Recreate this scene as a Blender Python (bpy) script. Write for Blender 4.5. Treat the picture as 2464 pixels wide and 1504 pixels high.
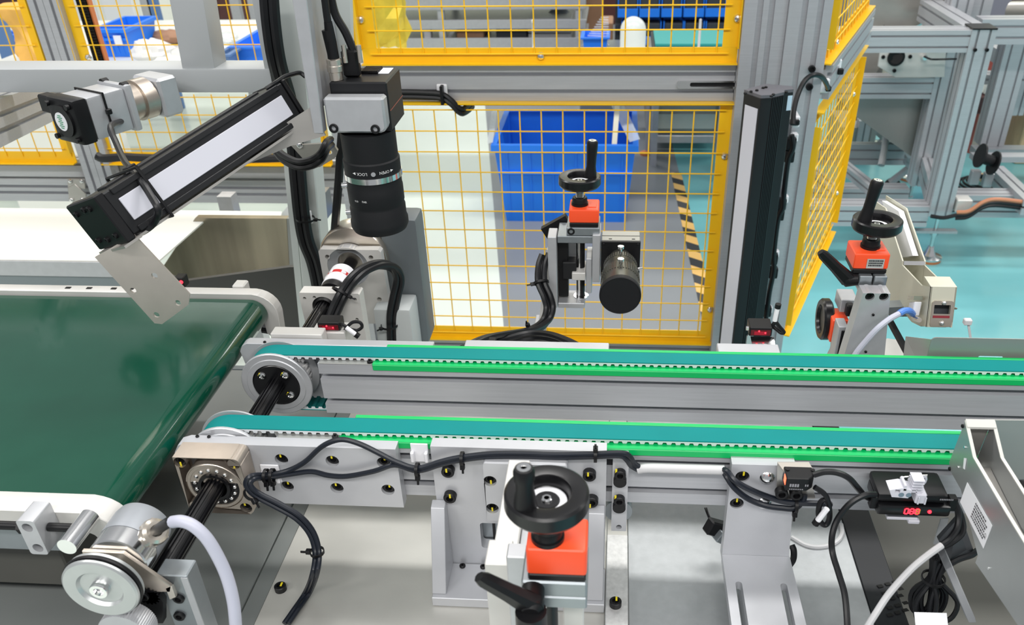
import bpy, bmesh, math, random
from mathutils import Vector as V, Matrix
from mathutils.geometry import tessellate_polygon
random.seed(7)
for o in list(bpy.data.objects): bpy.data.objects.remove(o, do_unlink=True)
SC = bpy.context.scene
COL = SC.collection
PI = math.pi
# ---------------------------------------------------------------- camera, world, lights, exposure
CAM_R = [[0.997359, 0.07019, -0.018685], [0.022044, -0.537617, -0.842901], [-0.069209, 0.840263, -0.537744]]
CAM_F, CAM_CX, CAM_CY = 2035.38, 1328.25, 858.98
cd = bpy.data.cameras.new('camera'); cam = bpy.data.objects.new('camera', cd); COL.objects.link(cam)
cam.matrix_world = Matrix(((CAM_R[0][0], -CAM_R[1][0], -CAM_R[2][0], 0),
                           (CAM_R[0][1], -CAM_R[1][1], -CAM_R[2][1], 0),
                           (CAM_R[0][2], -CAM_R[1][2], -CAM_R[2][2], 1.55), (0, 0, 0, 1)))
cd.sensor_width = 36; cd.lens = CAM_F/2464*36
cd.shift_x = -(CAM_CX-1232)/2464; cd.shift_y = (CAM_CY-752)/2464
cd.clip_start = .02
cd.dof.use_dof = True; cd.dof.focus_distance = 1.1; cd.dof.aperture_fstop = 10
SC.camera = cam
w = bpy.data.worlds.new('hall'); SC.world = w; w.use_nodes = True
bg = w.node_tree.nodes['Background']; bg.inputs[0].default_value = (.93, .96, 1, 1); bg.inputs[1].default_value = .44
def area(name, loc, sx, sy, power, rot=(0, 0, 0), col=(1, .98, .95)):
    l = bpy.data.lights.new(name, 'AREA'); l.shape = 'RECTANGLE'; l.size = sx; l.size_y = sy; l.energy = power; l.color = col
    o = bpy.data.objects.new(name, l); COL.objects.link(o); o.location = loc; o.rotation_euler = rot
for i, (x, y, pw) in enumerate([(-3.0, -1.9, 115), (0, -1.9, 115), (3.0, -1.9, 115), (-2.6, 2.3, 70), (.4, 2.3, 70), (3.4, 2.3, 70), (-3, 7.0, 70), (.5, 7.0, 70), (4, 7.0, 70)]):
    area('ceiling_lamp', (x, y, 4.2), 2.2, .45, pw)
SC.view_settings.view_transform = 'Standard'; SC.view_settings.look = 'None'
SC.view_settings.gamma = 1; SC.view_settings.use_curve_mapping = False
SC.view_settings.exposure = -.02
# ---------------------------------------------------------------- materials
def mat(name, col, rough=.5, metal=0, noise=0, scale=30, stretch=(1, 1, 1), bump=0, alpha=None, emit=None, estr=1, rn=0, trans=0, coat=0, spec=None):
    m = bpy.data.materials.new(name); m.use_nodes = True
    nt = m.node_tree; b = nt.nodes['Principled BSDF']
    b.inputs['Base Color'].default_value = (*col, 1); b.inputs['Roughness'].default_value = rough; b.inputs['Metallic'].default_value = metal
    if coat: b.inputs['Coat Weight'].default_value = coat; b.inputs['Coat Roughness'].default_value = .08
    if spec is not None: b.inputs['Specular IOR Level'].default_value = spec
    if trans: b.inputs['Transmission Weight'].default_value = trans
    if alpha is not None: b.inputs['Alpha'].default_value = alpha
    if emit: b.inputs['Emission Color'].default_value = (*emit, 1); b.inputs['Emission Strength'].default_value = estr
    if noise or bump or rn:
        tc = nt.nodes.new('ShaderNodeTexCoord'); mp = nt.nodes.new('ShaderNodeMapping'); mp.inputs['Scale'].default_value = stretch
        n = nt.nodes.new('ShaderNodeTexNoise'); n.inputs['Scale'].default_value = scale; n.inputs['Detail'].default_value = 5
        nt.links.new(tc.outputs['Object'], mp.inputs[0]); nt.links.new(mp.outputs[0], n.inputs['Vector'])
        if noise:
            r = nt.nodes.new('ShaderNodeMapRange'); r.inputs['From Min'].default_value = .25; r.inputs['From Max'].default_value = .75
            r.inputs['To Min'].default_value = 1-noise; r.inputs['To Max'].default_value = 1+noise
            mx = nt.nodes.new('ShaderNodeVectorMath'); mx.operation = 'SCALE'; mx.inputs[0].default_value = col
            nt.links.new(n.outputs['Fac'], r.inputs[0]); nt.links.new(r.outputs[0], mx.inputs['Scale']); nt.links.new(mx.outputs[0], b.inputs['Base Color'])
        if rn:
            r2 = nt.nodes.new('ShaderNodeMapRange'); r2.inputs['To Min'].default_value = max(.03, rough-rn); r2.inputs['To Max'].default_value = rough+rn
            nt.links.new(n.outputs['Fac'], r2.inputs[0]); nt.links.new(r2.outputs[0], b.inputs['Roughness'])
        if bump:
            bp = nt.nodes.new('ShaderNodeBump'); bp.inputs['Strength'].default_value = bump; bp.inputs['Distance'].default_value = .002
            nt.links.new(n.outputs['Fac'], bp.inputs['Height']); nt.links.new(bp.outputs[0], b.inputs['Normal'])
    return m
ALU = mat('anodised_aluminium', (.48, .49, .51), .40, .45, .05, 60, (1, 1, 1))
ALUX = mat('brushed_profile', (.46, .47, .495), .38, .35, .06, 40, (.3, 8, 8))
PLATE = mat('milled_aluminium', (.50, .51, .535), .42, .35, .04, 25)
ALUW = mat('white_anodised', (.62, .61, .585), .45, .25, .03, 30)
ALUD = mat('grey_machined', (.30, .33, .35), .35, .7, .05, 40)
STEEL = mat('stainless_sheet', (.46, .44, .41), .30, .6, .10, 9, (1, 1, 3), rn=.06)
STEELD = mat('dull_stainless', (.33, .335, .32), .38, .45, .06, 6)
NICKEL = mat('nickel', (.66, .60, .52), .27, .9)
CHROME = mat('bright_steel', (.75, .75, .75), .16, 1)
BRONZE = mat('nickel_block', (.50, .44, .38), .34, .85, .06, 60)
BLACK = mat('black_plastic', (.006, .006, .007), .42, spec=.3)
BLACKG = mat('gloss_black', (.005, .005, .006), .27, spec=.4)
BLACKM = mat('matt_black', (.008, .0085, .010), .55, spec=.3)
BLKAN = mat('black_anodised', (.012, .0125, .014), .40, .1, spec=.35)
CABLE = mat('black_cable', (.007, .0075, .009), .38, spec=.35)
CABLEB = mat('navy_cable', (.008, .011, .018), .36, spec=.4)
CABLEG = mat('grey_cable', (.47, .48, .57), .45)
CABLEW = mat('white_cable', (.55, .55, .56), .5)
BLUEC = mat('blue_sleeve', (.08, .22, .62), .4)
COPPER = mat('copper_cable', (.50, .20, .10), .4)
WHITE = mat('white_plastic', (.82, .82, .85), .45)
WHITET = mat('white_tabletop', (.84, .85, .80), .35)
PAPER = mat('label_paper', (.80, .81, .84), .6)
SILVL = mat('silver_label', (.55, .54, .52), .4, .4)
INK = mat('label_ink', (.03, .03, .035), .6)
INKG = mat('label_ink_grey', (.25, .25, .27), .6)
INKW = mat('white_print', (.75, .75, .75), .5)
YELLOW = mat('yellow_powder_coat', (.92, .54, .006), .38, 0, .04, 12)
YMARK = mat('yellow_paint_mark', (.75, .62, .02), .5)
ORANGE = mat('orange_red_plastic', (.93, .085, .022), .38)
TEAL = mat('teal_belt', (.0, .205, .200), .6, 0, .04, 20, spec=.2)
TEALD = mat('belt_back_teal', (.0, .09, .085), .5)
GUIDE = mat('green_guide_strip', (.0, .44, .11), .42, 0, .05, 20, (.3, 2, 2))
TOOTH = mat('white_belt_teeth', (.62, .66, .68), .5)
PVC = mat('dark_green_belt', (.002, .056, .031), .15, 0, .06, 18, rn=.04, coat=.4)
TUBE = mat('grey_painted_steel', (.42, .44, .45), .42, .2)
POLE = mat('light_painted_post', (.55, .59, .57), .45, .1)
DIFF = mat('light_diffuser', (.60, .60, .665), .35)
BASEW = mat('base_plate_white', (.52, .515, .48), .40, .35, .07, 7, (1, 2.5, 1), rn=.08)
BASEG = mat('base_plate_grey', (.19, .205, .20), .42, .2, .05, 9)
BASER = mat('grained_grey_plate', (.42, .44, .45), .45, .3, .06, 90, (1, 1, 1), bump=.12)
DARKPAN = mat('dark_pan', (.085, .085, .075), .5, .2, .06, 14)
BLACKRAIL = mat('black_rail', (.016, .017, .020), .42, .2)
BLUE = mat('blue_crate_plastic', (.012, .20, .85), .42, 0, .04, 8)
BLUET = mat('bright_blue_tray', (.02, .20, .85), .4)
BLUED = mat('blue_steel', (.10, .20, .42), .5)
CARD = mat('cardboard', (.40, .22, .13), .75, 0, .08, 15)
YBAG = mat('yellow_foil', (.72, .55, .06), .3, .4, .15, 20)
CLEAR = mat('clear_film', (.80, .84, .86), .15, alpha=.38)
CLEARP = mat('clear_sheet', (.72, .78, .78), .1, alpha=.30)
APRON = mat('orange_cloth', (.85, .48, .11), .75, 0, .08, 12)
PAPERW = mat('white_paper_pile', (.85, .85, .84), .7)
TEALMAT = mat('teal_mat', (.03, .34, .33), .45)
BROWNT = mat('brown_tile', (.085, .030, .030), .35)
CREAM = mat('cream_wall', (.70, .72, .58), .6)
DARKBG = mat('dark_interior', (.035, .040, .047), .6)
REDT = mat('red_drum', (.32, .075, .06), .5)
RUB = mat('orange_pad', (.62, .20, .07), .6)
REDLED = mat('red_led', (.8, .02, .02), .4, emit=(1, .03, .06), estr=2.2)
REDWIN = mat('dark_red_window', (.05, .004, .006), .15, emit=(.5, .0, .01), estr=.10)
REDRUB = mat('red_insert', (.55, .02, .02), .5)
GREENP = mat('green_print', (.06, .30, .16), .6)
LBLUE = mat('pale_blue_label', (.50, .66, .78), .5)
TRANSP = mat('transparent_belt_edge', (.6, .68, .66), .1, alpha=.35)
WOOD = mat('pale_wood', (.55, .40, .24), .6, 0, .1, 12, (1, 6, 1))
BEIGE = mat('beige_painted_steel', (.57, .56, .46), .35, .25)
# ---------------------------------------------------------------- mesh helpers
class MB:
    def __init__(s): s.bm = bmesh.new()
    def _bev(s, geom, b, seg=1):
        if b > 0:
            es = list({e for v in geom for e in v.link_edges})
            bmesh.ops.bevel(s.bm, geom=es, offset=b, segments=seg, affect='EDGES', profile=.6)
    def box(s, x0, x1, y0, y1, z0, z1, b=0, seg=1):
        x0, x1 = sorted((x0, x1)); y0, y1 = sorted((y0, y1)); z0, z1 = sorted((z0, z1))
        vs = [s.bm.verts.new((x, y, z)) for x in (x0, x1) for y in (y0, y1) for z in (z0, z1)]
        for f in ((0, 1, 3, 2), (4, 6, 7, 5), (0, 4, 5, 1), (2, 3, 7, 6), (0, 2, 6, 4), (1, 5, 7, 3)): s.bm.faces.new([vs[i] for i in f])
        s._bev(vs, min(b, .45*min(x1-x0, y1-y0, z1-z0)), seg); return s
    def obox(s, c, ax, ay, az, b=0, seg=1):
        c, ax, ay, az = V(c), V(ax), V(ay), V(az)
        vs = [s.bm.verts.new(c+i*ax+j*ay+k*az) for i in (-1, 1) for j in (-1, 1) for k in (-1, 1)]
        for f in ((0, 1, 3, 2), (4, 6, 7, 5), (0, 4, 5, 1), (2, 3, 7, 6), (0, 2, 6, 4), (1, 5, 7, 3)): s.bm.faces.new([vs[i] for i in f])
        s._bev(vs, b, seg); return s
    def bar(s, p0, p1, w, h, up=(0, 0, 1), b=0):
        p0, p1 = V(p0), V(p1); d = p1-p0; u = V(up); sx = d.cross(u).normalized(); uu = sx.cross(d).normalized()
        return s.obox((p0+p1)/2, d/2, sx*w/2, uu*h/2, b)
    def prism(s, pts, d, b=0, seg=1):
        d = V(d); n = len(pts)
        a = [s.bm.verts.new(V(p)) for p in pts]; c = [s.bm.verts.new(V(p)+d) for p in pts]
        s.bm.faces.new(a); s.bm.faces.new(c[::-1])
        for i in range(n): s.bm.faces.new((a[i], c[i], c[(i+1) % n], a[(i+1) % n]))
        s._bev(a+c, b, seg); return s
    def cyl(s, p0, p1, r0, r1=None, n=24, cap=True):
        p0, p1 = V(p0), V(p1); r1 = r0 if r1 is None else r1
        ax = (p1-p0).normalized(); u = ax.orthogonal().normalized(); w = ax.cross(u)
        R = []
        for p, r in ((p0, r0), (p1, r1)):
            R.append([s.bm.verts.new(p+(u*math.cos(2*PI*i/n)+w*math.sin(2*PI*i/n))*r) for i in range(n)])
        for i in range(n): s.bm.faces.new((R[0][i], R[0][(i+1) % n], R[1][(i+1) % n], R[1][i]))
        if cap: s.bm.faces.new(R[0][::-1]); s.bm.faces.new(R[1])
        return s
    def lathe(s, prof, o, ax=(0, 0, 1), n=32, closed=False):
        o, ax = V(o), V(ax).normalized(); u = ax.orthogonal().normalized(); w = ax.cross(u)
        rings = []
        for r, h in prof:
            if r < 1e-6: rings.append([s.bm.verts.new(o+ax*h)])
            else: rings.append([s.bm.verts.new(o+ax*h+(u*math.cos(2*PI*i/n)+w*math.sin(2*PI*i/n))*r) for i in range(n)])
        pr = list(zip(rings, rings[1:])) + ([(rings[-1], rings[0])] if closed else [])
        for A, B in pr:
            for i in range(n):
                j = (i+1) % n
                q = [A[i] if len(A) > 1 else A[0], A[j] if len(A) > 1 else None, B[j] if len(B) > 1 else None, B[i] if len(B) > 1 else B[0]]
                q = [v for v in q if v]
                if len(q) > 2: s.bm.faces.new(q)
        return s
    def tube(s, pts, r, n=8, sub=6, closed=False, smooth=True):
        pts = [V(p) for p in pts]; m = len(pts)
        if smooth and m > 2:
            out = []
            rng = range(m if closed else m-1)
            for i in rng:
                p0 = pts[(i-1) % m] if closed or i > 0 else pts[0]*2-pts[1]
                p1 = pts[i]; p2 = pts[(i+1) % m]
                p3 = pts[(i+2) % m] if closed or i+2 < m else p2*2-p1
                for k in range(sub):
                    t = k/sub
                    out.append(.5*((2*p1)+(p2-p0)*t+(2*p0-5*p1+4*p2-p3)*t*t+(3*p1-p0-3*p2+p3)*t**3))
            if not closed: out.append(pts[-1])
            pts = out
        m = len(pts); rings = []; u = None
        for i, p in enumerate(pts):
            a = pts[(i-1) % m] if closed or i > 0 else p; c = pts[(i+1) % m] if closed or i < m-1 else p
            d = (c-a).normalized()
            u = d.orthogonal().normalized() if u is None else (u-d*u.dot(d)).normalized()
            w = d.cross(u)
            rings.append([s.bm.verts.new(p+(u*math.cos(2*PI*k/n)+w*math.sin(2*PI*k/n))*r) for k in range(n)])
        for i in range(m if closed else m-1):
            A, B = rings[i], rings[(i+1) % m]
            for k in range(n): s.bm.faces.new((A[k], A[(k+1) % n], B[(k+1) % n], B[k]))
        if not closed: s.bm.faces.new(rings[0][::-1]); s.bm.faces.new(rings[-1])
        return s
    def ball(s, c, r, sz=(1, 1, 1), n=16, m=10):
        c = V(c); rings = []
        for j in range(m+1):
            t = PI*j/m; z = -math.cos(t); q = math.sin(t)
            if j in (0, m): rings.append([s.bm.verts.new(c+V((0, 0, z*r*sz[2])))])
            else: rings.append([s.bm.verts.new(c+V((q*r*sz[0]*math.cos(2*PI*i/n), q*r*sz[1]*math.sin(2*PI*i/n), z*r*sz[2]))) for i in range(n)])
        for A, B in zip(rings, rings[1:]):
            for i in range(n):
                j = (i+1) % n
                q = ([A[i], A[j]] if len(A) > 1 else [A[0]])+([B[j], B[i]] if len(B) > 1 else [B[0]])
                s.bm.faces.new(q)
        return s
    def plate(s, loops, o, ua, va, nv):
        # polygon with holes: loops of (a, b); front face at o, back at o + nv
        o, ua, va, nv = V(o), V(ua), V(va), V(nv)
        L = [[V((a, b, 0)) for a, b in lp] for lp in loops]
        tri = tessellate_polygon(L)
        flat = [p for lp in L for p in lp]
        f = [s.bm.verts.new(o+ua*p.x+va*p.y) for p in flat]; k = [s.bm.verts.new(o+ua*p.x+va*p.y+nv) for p in flat]
        for t in tri:
            try: s.bm.faces.new([f[i] for i in t]); s.bm.faces.new([k[i] for i in t][::-1])
            except ValueError: pass
        i0 = 0
        for lp in L:
            m = len(lp)
            for i in range(m):
                a, b = i0+i, i0+(i+1) % m
                s.bm.faces.new((f[a], f[b], k[b], k[a]))
            i0 += m
        return s
    def quad(s, *ps): s.bm.faces.new([s.bm.verts.new(V(p)) for p in ps]); return s
def circ(x, y, r, n=16): return [(x+r*math.cos(2*PI*i/n), y+r*math.sin(2*PI*i/n)) for i in range(n)]
def slot(x0, x1, y, r, n=6):
    return [(x1+r*math.cos(-PI/2+PI*i/n), y+r*math.sin(-PI/2+PI*i/n)) for i in range(n+1)]+[(x0+r*math.cos(PI/2+PI*i/n), y+r*math.sin(PI/2+PI*i/n)) for i in range(n+1)]
def rrect(x0, x1, y0, y1, r, n=4):
    if not isinstance(r, (tuple, list)): r = (r,)*4
    out = []
    for (cx, cy, a), q in zip(((x1, y1, 0), (x0, y1, PI/2), (x0, y0, PI), (x1, y0, 1.5*PI)), r):
        sx = 1 if cx == x1 else -1; sy = 1 if cy == y1 else -1
        if q <= 0: out.append((cx, cy)); continue
        for i in range(n+1): out.append((cx-sx*q+q*math.cos(a+PI/2*i/n), cy-sy*q+q*math.sin(a+PI/2*i/n)))
    return out
WL = {}
def obj(name, mb, m, parent=None, pivot=None, smooth=True):
    bm = mb.bm
    bmesh.ops.recalc_face_normals(bm, faces=bm.faces)
    lo = V([min(v.co[i] for v in bm.verts) for i in range(3)]); hi = V([max(v.co[i] for v in bm.verts) for i in range(3)])
    pv = V(pivot) if pivot is not None else ((lo+hi)/2 if parent else V(((lo.x+hi.x)/2, (lo.y+hi.y)/2, lo.z)))
    bmesh.ops.translate(bm, verts=bm.verts, vec=-pv)
    me = bpy.data.meshes.new(name); bm.to_mesh(me); bm.free()
    me.materials.append(m)
    if smooth:
        for p in me.polygons: p.use_smooth = True
        me.set_sharp_from_angle(angle=math.radians(32))
    o = bpy.data.objects.new(name, me); COL.objects.link(o); WL[o] = pv
    if parent: o.parent = parent; o.location = pv-WL[parent]
    else: o.location = pv
    return o
def tag(o, label, cat, group=None, kind=None):
    o['label'] = label; o['category'] = cat
    if group: o['group'] = group
    if kind: o['kind'] = kind
    return o
def thing(name, label, cat, loc=(0, 0, 0), group=None):
    o = bpy.data.objects.new(name, None); COL.objects.link(o); o.location = loc; WL[o] = V(loc); o.empty_display_size = .05
    return tag(o, label, cat, group)
def struct(name, mb, m): o = obj(name, mb, m); o['kind'] = 'structure'; return o
def inst(src, parent, loc, rot=None):
    c = src.copy(); COL.objects.link(c); c.parent = parent; c.location = V(loc)-WL[parent]; WL[c] = V(loc)
    if rot: c.rotation_euler = rot
    return c
def dup(root, loc, rot=None, label=None):
    r = root.copy(); COL.objects.link(r); r.location = loc; WL[r] = V(loc)
    if rot: r.rotation_euler = rot
    if label: r['label'] = label
    for ch in list(root.children):
        c = ch.copy(); COL.objects.link(c); c.parent = r
        for g in ch.children:
            d = g.copy(); COL.objects.link(d); d.parent = c
    return r
# reusable small parts (data only; each first instance is made by the thing that uses it)
_proto = {}
def proto(key, mb, m):
    bm = mb.bm; bmesh.ops.recalc_face_normals(bm, faces=bm.faces)
    me = bpy.data.meshes.new(key); bm.to_mesh(me); bm.free(); me.materials.append(m)
    for p in me.polygons: p.use_smooth = True
    me.set_sharp_from_angle(angle=math.radians(32)); _proto[key] = me
def put(key, parent, loc, rot=None, name=None, scale=1):
    o = bpy.data.objects.new(name or key, _proto[key]); COL.objects.link(o); o.parent = parent; o.location = V(loc)-WL[parent]; WL[o] = V(loc)
    if rot: o.rotation_euler = rot
    if scale != 1: o.scale = (scale,)*3
    return o
def hexpts(r, z, n=6): return [(r*math.cos(PI*2*i/n), r*math.sin(PI*2*i/n), z) for i in range(n)]
def bolt_mb(r=.0065, h=.007):
    b = MB()
    b.lathe([(0, 0), (r, 0), (r, h-.0008), (r-.0008, h), (r*.55, h), (r*.50, h-.0035), (0, h-.0035)], (0, 0, 0), n=18)
    return b
proto('socket_bolt', bolt_mb(), BLACK)
proto('paint_mark', MB().box(-.0011, .0011, -.003, .003, 0, .0006), YMARK)
proto('pan_screw', MB().lathe([(0, -.002), (.0075, -.002), (.0075, .001), (.0055, .0042), (.0025, .0055), (.0015, .0035), (0, .0035)], (0, 0, 0), n=14), CHROME)
proto('small_screw', MB().lathe([(0, -.001), (.003, -.001), (.003, .0016), (.0022, .0022), (.0013, .0022), (.0012, .0008), (0, .0008)], (0, 0, 0), n=12), BLACK)
proto('dome_plug', MB().lathe([(0, -.001), (.0085, -.001), (.0085, .0005), (.006, .0035), (.0025, .0048), (0, .005)], (0, 0, 0), n=20), CHROME)
FRONT = (PI/2, 0, 0)    # local +Z turned towards the viewer side (-Y)
def extr(mb, p0, p1, u, hu, hv, su=(), sv=(), sw=.0043, sd=.010):
    # slotted aluminium extrusion: section half sizes hu (along u) and hv; slots centred at su on the +-v faces and sv on the +-u faces
    p0, p1, u = V(p0), V(p1), V(u).normalized(); d = (p1-p0).normalized(); v = d.cross(u).normalized()
    pts = []
    def edge(a0, a1, slots, f, sgn):
        ss = sorted(slots, reverse=a1 < a0); k = 1 if a1 > a0 else -1
        pts.append(f(a0, 0))
        for c in ss: pts.extend([f(c-k*sw, 0), f(c-k*sw, sd), f(c+k*sw, sd), f(c+k*sw, 0)])
    edge(-hu, hu, su, lambda a, q: (a, -hv+q), 1)
    edge(-hv, hv, sv, lambda a, q: (hu-q, a), 1)
    edge(hu, -hu, su, lambda a, q: (a, hv-q), -1)
    edge(hv, -hv, sv, lambda a, q: (-hu+q, a), -1)
    L = [V((a, b, 0)) for a, b in pts]
    tri = tessellate_polygon([L])
    A = [mb.bm.verts.new(p0+u*a+v*b) for a, b in pts]; B = [mb.bm.verts.new(p1+u*a+v*b) for a, b in pts]
    for t in tri: mb.bm.faces.new([A[i] for i in t]); mb.bm.faces.new([B[i] for i in t][::-1])
    m = len(pts)
    for i in range(m): mb.bm.faces.new((A[i], A[(i+1) % m], B[(i+1) % m], B[i]))
    return mb
def text_verts(txt, size):
    cu = bpy.data.curves.new('t', 'FONT'); cu.body = txt; cu.size = size; cu.align_x = 'CENTER'; cu.align_y = 'CENTER'; cu.resolution_u = 2
    o = bpy.data.objects.new('t', cu); COL.objects.link(o)
    dg = bpy.context.evaluated_depsgraph_get(); me = bpy.data.meshes.new_from_object(o.evaluated_get(dg))
    vs = [v.co.copy() for v in me.vertices]; fs = [tuple(p.vertices) for p in me.polygons]
    bpy.data.objects.remove(o); bpy.data.curves.remove(cu); bpy.data.meshes.remove(me)
    return vs, fs
def text(mb, txt, size, f):
    vs, fs = text_verts(txt, size)
    B = [mb.bm.verts.new(V(f(v.x, v.y))) for v in vs]
    for t in fs:
        try: mb.bm.faces.new([B[i] for i in t])
        except ValueError: pass
    return mb
def tie(T, p, d, r, name='cable_tie', knob=(0, 0, 1)):
    # a cable tie: ring round a bundle at p along d, with its locking head
    p, d = V(p), V(d).normalized(); k = V(knob); k = (k-d*k.dot(d)).normalized(); s = d.cross(k)
    mb = MB().lathe([(r, -.0018), (r+.0012, -.0018), (r+.0012, .0018), (r, .0018)], p, d, 16, closed=True)
    mb.obox(p+k*(r+.003), d*.0026, s*.003, k*.003, .0006)
    mb.obox(p+k*(r+.008)+s*.001, d*.0012, s*.0007, k*.004)
    return obj(name, mb, BLACK, T)

# ================================================================ setting
FLM = mat('mint_floor_paint', (.70, .77, .71), .22, 0, .05, 1.5, rn=.05)
FLG = mat('grey_lane_paint', (.245, .262, .278), .25, 0, .06, 2, rn=.05)
FLT = mat('teal_floor_paint', (.17, .47, .50), .18, 0, .08, 1.5, (1, 4, 1), rn=.05)
TAPE = mat('hazard_tape_print', (.02, .02, .02), .5)
nt = TAPE.node_tree; tcn = nt.nodes.new('ShaderNodeTexCoord'); sp = nt.nodes.new('ShaderNodeSeparateXYZ'); ad = nt.nodes.new('ShaderNodeMath'); ad.operation = 'MULTIPLY_ADD'
ad.inputs[1].default_value = .75; md = nt.nodes.new('ShaderNodeMath'); md.operation = 'PINGPONG'; md.inputs[1].default_value = .075
gt = nt.nodes.new('ShaderNodeMath'); gt.operation = 'GREATER_THAN'; gt.inputs[1].default_value = .0375; mxn = nt.nodes.new('ShaderNodeMix'); mxn.data_type = 'RGBA'
mxn.inputs['A'].default_value = (.035, .038, .042, 1); mxn.inputs['B'].default_value = (.80, .50, .16, 1)
nt.links.new(tcn.outputs['Object'], sp.inputs[0]); nt.links.new(sp.outputs['X'], ad.inputs[0]); nt.links.new(sp.outputs['Y'], ad.inputs[2])
nt.links.new(ad.outputs[0], md.inputs[0]); nt.links.new(md.outputs[0], gt.inputs[0]); nt.links.new(gt.outputs[0], mxn.inputs['Factor']); nt.links.new(mxn.outputs['Result'], nt.nodes['Principled BSDF'].inputs['Base Color'])
lx_ = lambda y: -.521+(3.435-y)*.162      # edge between the pale floor and the grey lane
tx_ = lambda y: .340+(4.18-y)*.0276       # outer edge of the hazard tape
struct('floor', MB().prism([(-9, -1.2, 0), (lx_(-1.2), -1.2, 0), (lx_(7.9), 7.9, 0), (-9, 7.9, 0)], (0, 0, -.05)), FLM)
struct('floor', MB().prism([(lx_(-1.2), -1.2, 0), (tx_(-1.2)-.01, -1.2, 0), (tx_(7.9)-.01, 7.9, 0), (lx_(7.9), 7.9, 0)], (0, 0, -.05)), FLG)
struct('floor', MB().prism([(tx_(-1.2)-.01, -1.2, 0), (9, -1.2, 0), (9, 7.9, 0), (tx_(7.9)-.01, 7.9, 0)], (0, 0, -.05)), FLT)
struct('trim_1', MB().prism([(tx_(1.5)-.052, 1.5, .0003), (tx_(1.5), 1.5, .0003), (tx_(4.2), 4.2, .0003), (tx_(4.2)-.052, 4.2, .0003)], (0, 0, .0013)), TAPE)
struct('wall_back', MB().box(-9, 9, 7.9, 8.0, .0, 4.2), CREAM)
mb = MB()
for i in range(60): mb.box(-9+i*.3, -9+i*.3+.294, 7.885, 7.9, .002, .26, .003)
d = struct('trim_2', mb, BROWNT)
# ================================================================ yellow mesh fence panels
def fence(name, label, O, ua, W_, H_, wx, wz, sp=.05, r=.0017, screws=(), fr=.034, depth=.022, hook=.02, ft=None, fs=None):
    # panel in a vertical plane: O = lower corner, ua = unit vector along, normal towards the viewer
    O, ua = V(O), V(ua).normalized(); up = V((0, 0, 1)); nn = ua.cross(up)   # nn points to -Y for ua=+X
    T = thing(name, label, 'fence', O, 'yellow mesh fence panels')
    for (a0, b0, a1, b1, nm, inn) in ((0, 0, W_, 0, 'bottom_rail', up), (0, H_, W_, H_, 'top_rail', -up), (0, .0341, 0, H_-(ft or fr)-.0001, 'stile', ua), (W_, .0341, W_, H_-(ft or fr)-.0001, 'stile', -ua)):
        q = ft if (nm == 'top_rail' and ft) else fs if (fs and nm == 'stile' and a0 == 0) else fr
        p0, p1 = O+ua*a0+up*b0, O+ua*a1+up*b1; dd = (p1-p0)
        mb = MB()
        mb.prism([p0, p0+inn*.003, p0+inn*.003+nn*depth, p0+nn*depth], dd)          # flange that stands out
        mb.prism([p0+inn*.003, p0+inn*q, p0+inn*q+nn*.003, p0+inn*.003+nn*.003], dd)        # flange that carries the wires
        obj(nm, mb, YELLOW, T)
    mb = MB()
    a = wx
    while a < W_-.006:
        mb.cyl(O+ua*a+up*hook+nn*.005, O+ua*a+up*(H_-hook)+nn*.005, r, n=6); a += sp
    b = wz
    while b < H_-.006:
        mb.cyl(O+ua*hook+up*b+nn*.0085, O+ua*(W_-hook)+up*b+nn*.0085, r, n=6); b += sp
    g = obj('wire_grid', mb, YELLOW, T); g['kind'] = 'stuff'
    for (sa, sb) in screws:
        m = put('pan_screw', T, O+ua*sa+up*sb+nn*.0035)
        m.rotation_euler = nn.to_track_quat('Z', 'Y').to_euler(); m.scale = (1.2,)*3
    return T
fence('mesh_fence', 'yellow mesh fence panel above the centre aluminium beam, bins behind it', (-.574, 1.945, 1.086), (1, 0, 0), .836, .75, .04, .022, screws=[(.007, .095), (.829, .093), (.404, .016)])
fence('mesh_fence', 'yellow mesh fence panel below the centre beam, blue crate behind it', (-.60, 1.945, .365), (1, 0, 0), .869, .637, .0275, .0185, ft=.010, screws=[(.855, .51), (.855, .10)])
sd = V((.36, .93, 0)).normalized()
fence('mesh_fence', 'lower yellow mesh panel of the angled side fence on the right', (.455, 1.985, .365), sd, .735, .60, .045, .03, screws=[(.722, .14), (.09, .016), (.715, .46)], hook=.006, fs=.008)
fence('mesh_fence', 'upper yellow mesh panel of the angled side fence on the right', (.455, 1.985, 1.072), sd, .735, .75, .045, .03, screws=[(.16, .016)], hook=.006, fs=.008)
LY = 2.32
ZL0 = 0.9389
fence('mesh_fence', 'upper left yellow mesh fence panel, blue bin and shelving behind it', (-1.486, LY, ZL0), (1, 0, 0), -0.6908--1.486, .7, .055, 0.9989-ZL0, screws=[(.03, 1.016-ZL0)])
fence('mesh_fence', 'upper far left yellow mesh panel with orange cloth behind it', (-1.698-.55, LY, ZL0), (1, 0, 0), -1.573--1.698+.55, .7, .03, 0.9989-ZL0)
fence('mesh_fence', 'lower left yellow mesh fence panel behind the grey gearmotor', (-1.506, LY, 0.7128), (1, 0, 0), -0.8161--1.506, ZL0-.004-0.7128, .075, .045, ft=.007, screws=[(.018, .09)])
fence('mesh_fence', 'lower far left yellow mesh panel above the stacked aluminium beams', (-1.829-.5, LY, 0.7128), (1, 0, 0), -1.59--1.829+.5, ZL0-.004-0.7128, .03, .045, ft=.007)
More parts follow.
